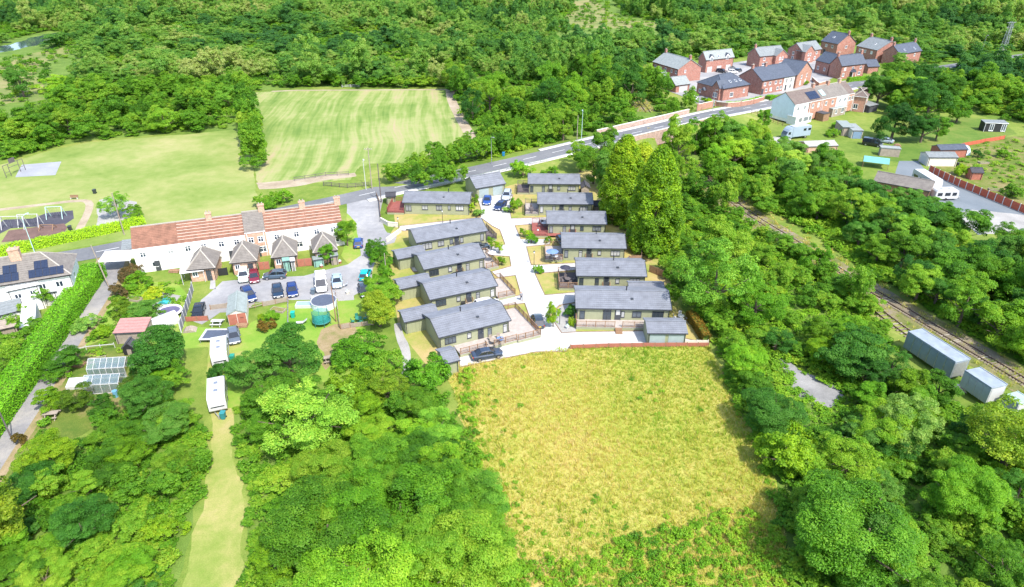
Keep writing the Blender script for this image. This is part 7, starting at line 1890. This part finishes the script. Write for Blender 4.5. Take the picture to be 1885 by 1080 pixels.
# meadow grass
p = sample(PX['meadow'], .34); p = p[p[:, 1] > 44]
s = rng.uniform(.2, .5, len(p)) * rng.choice([.8, 1, 1, 1.5], len(p))
scatter('meadow_grass', 'unmown yellow and green grass covering the meadow', COLL['tuft'], np.column_stack([p, np.zeros(len(p))]), np.column_stack([s, s, s * rng.uniform(.6, 1.1, len(p))]))
q = sample(PX['meadow'], 2.2); q = q[(q[:, 1] > 44) & (np.sin(q[:, 0] * .35 + 1) + np.sin(q[:, 1] * .28) + rng.randn(len(q)) * .7 > 1.7)]
s = rng.uniform(.25, .55, len(q)); scatter('meadow_weeds', 'green weed clumps dotted through the meadow', COLL['weed'], np.column_stack([q, np.zeros(len(q)) - .05]), np.column_stack([s, s, s * .9]))
q = sample(PX['meadow'], .8); q = q[q[:, 1] > 44]
u, v = view(q[:, 0], q[:, 1], 0)
edge = np.interp(v, [674, 770, 850, 960, 1160], [846, 850, 882, 925, 900])
keep = rng.rand(len(q)) < np.maximum(.6 * sstep(900, 1020, v + 30 * np.sin(u * .03)), .5 * (1 - sstep(0, 100, u - edge)))
q = q[keep]; s = rng.uniform(.15, .45, len(q))
scatter('meadow_weeds', 'green weeds thickening towards the near and left edges of the meadow', COLL['weed'], np.column_stack([q, np.zeros(len(q)) - .06]), np.column_stack([s, s, s * .8]))
q = sample([(1422, 650), (1575, 692), (1580, 815), (1445, 805)], 1.2); q = q[~inpoly(q, gp(PX['concrete_path']))]; s = rng.uniform(.5, 1.3, len(q))
scatter('bramble_bank', 'bramble growth crowding the edge of the concrete pad', COLL['weed'], np.column_stack([q, np.zeros(len(q)) - .1]), np.column_stack([s, s, s * .6]))
for nm, lb, sp in (('railway_ballast', 'dry grass tufts along the railway', None),):
    i = rng.randint(0, len(RAIL2), 1500); q = RAIL2[i] + rng.randn(1500, 2) * 3.0
    s = rng.uniform(.4, .9, 1500)
    scatter('track_grass', lb, COLL['tuft'], np.column_stack([q, hgt_np(q[:, 0], q[:, 1])]), np.column_stack([s, s, s * .7]))

# hedges
def hedge(label, pts, h, w, tint='bright', name='hedge', dens=55, leaf=.13, rough=.12, mat=None, z=0.0):
    pl = densify(np.array(gp(pts)), .5)
    n_ = np.gradient(pl, axis=0); n_ /= np.linalg.norm(n_, axis=1)[:, None]
    L = .5 * len(pl); n = int(L * (2 * h + w) * dens)
    t = rng.rand(n) * (len(pl) - 1); i = t.astype(int); f = (t - i)[:, None]
    c = pl[i] * (1 - f) + pl[i + 1] * f; tn = n_[i]; sd = np.column_stack([-tn[:, 1], tn[:, 0]])
    u = rng.rand(n) * (2 * h + w)
    off = np.where(u < h, -w / 2, np.where(u > h + w, w / 2, u - h - w / 2)); zz = np.where(u < h, u, np.where(u > h + w, 2 * h + w - u, h))
    wob = .5 * np.sin(t * .8) * rough + rng.randn(n) * rough * .6
    N = np.column_stack([sd * np.where(u < h, -1, np.where(u > h + w, 1, 0))[:, None], np.where((u >= h) & (u <= h + w), 1.0, .25)])
    P = np.column_stack([c + sd * (off + wob * np.sign(off) * .6)[:, None], np.maximum(.05, zz + wob * (zz > h * .8))])
    o = P.mean(0) * [1, 1, 0]
    gz = hgt_np(P[:, 0], P[:, 1])
    P = P + np.column_stack([np.zeros((n, 2)), gz])
    me = leaves(P - o, N + rng.randn(n, 3) * .35, leaf, rng.rand(n), name, mat or m_hedge, rng)
    r = empty(name, tuple(o), 0, label, 'hedge')
    link('leaves', me, r, color=TINT[tint])
    ring = []
    dd = n_; ss = np.column_stack([-dd[:, 1], dd[:, 0]])
    for q, sv in zip(pl[::2], ss[::2]):
        zb = hgt(*q)
        a, b = q - o[:2] - sv * w * .42, q - o[:2] + sv * w * .42
        ring.append([(a[0], a[1], zb), (b[0], b[1], zb), (b[0], b[1], zb + h * .9), (a[0], a[1], zb + h * .9)])
    MB().loft(ring).build('branches', m_brush, r)
    return r
hedge('long tall clipped bright green hedge beside the lane', [(180, 508), (150, 550), (100, 625), (45, 706), (-20, 800), (-90, 900)], 2.7, 3.3, 'bright', rough=.07)
hedge('long yellow green hedge between road and playground', [(-70, 492), (0, 470), (70, 455), (150, 438), (228, 421), (268, 412)], 1.6, 2.0, 'yellow')
hedge('narrow copper brown hedge at the right corner of the park', [(1268, 585), (1284, 606), (1300, 632)], 1.5, 1.2, 'copper', dens=70, mat=m_leaf)
hedge('low clipped hedge in front of the arched porch house', [(1560, 150), (1597, 147)], 1.4, 1.4, 'mid', leaf=.18)
hedge('low clipped hedge before the corner house wall', [(1332, 199), (1362, 197), (1385, 190), (1402, 184)], .9, 1.0, 'mid', leaf=.16)
hedge('square clipped hedge beside the end of the long terrace', [(1412, 187), (1424, 184)], 1.3, 2.0, 'bright', leaf=.18)
hedge('low hedge behind the small white car bonnet and garage row', [(1536, 238), (1552, 233)], 1.5, 2.4, 'bright', leaf=.18)
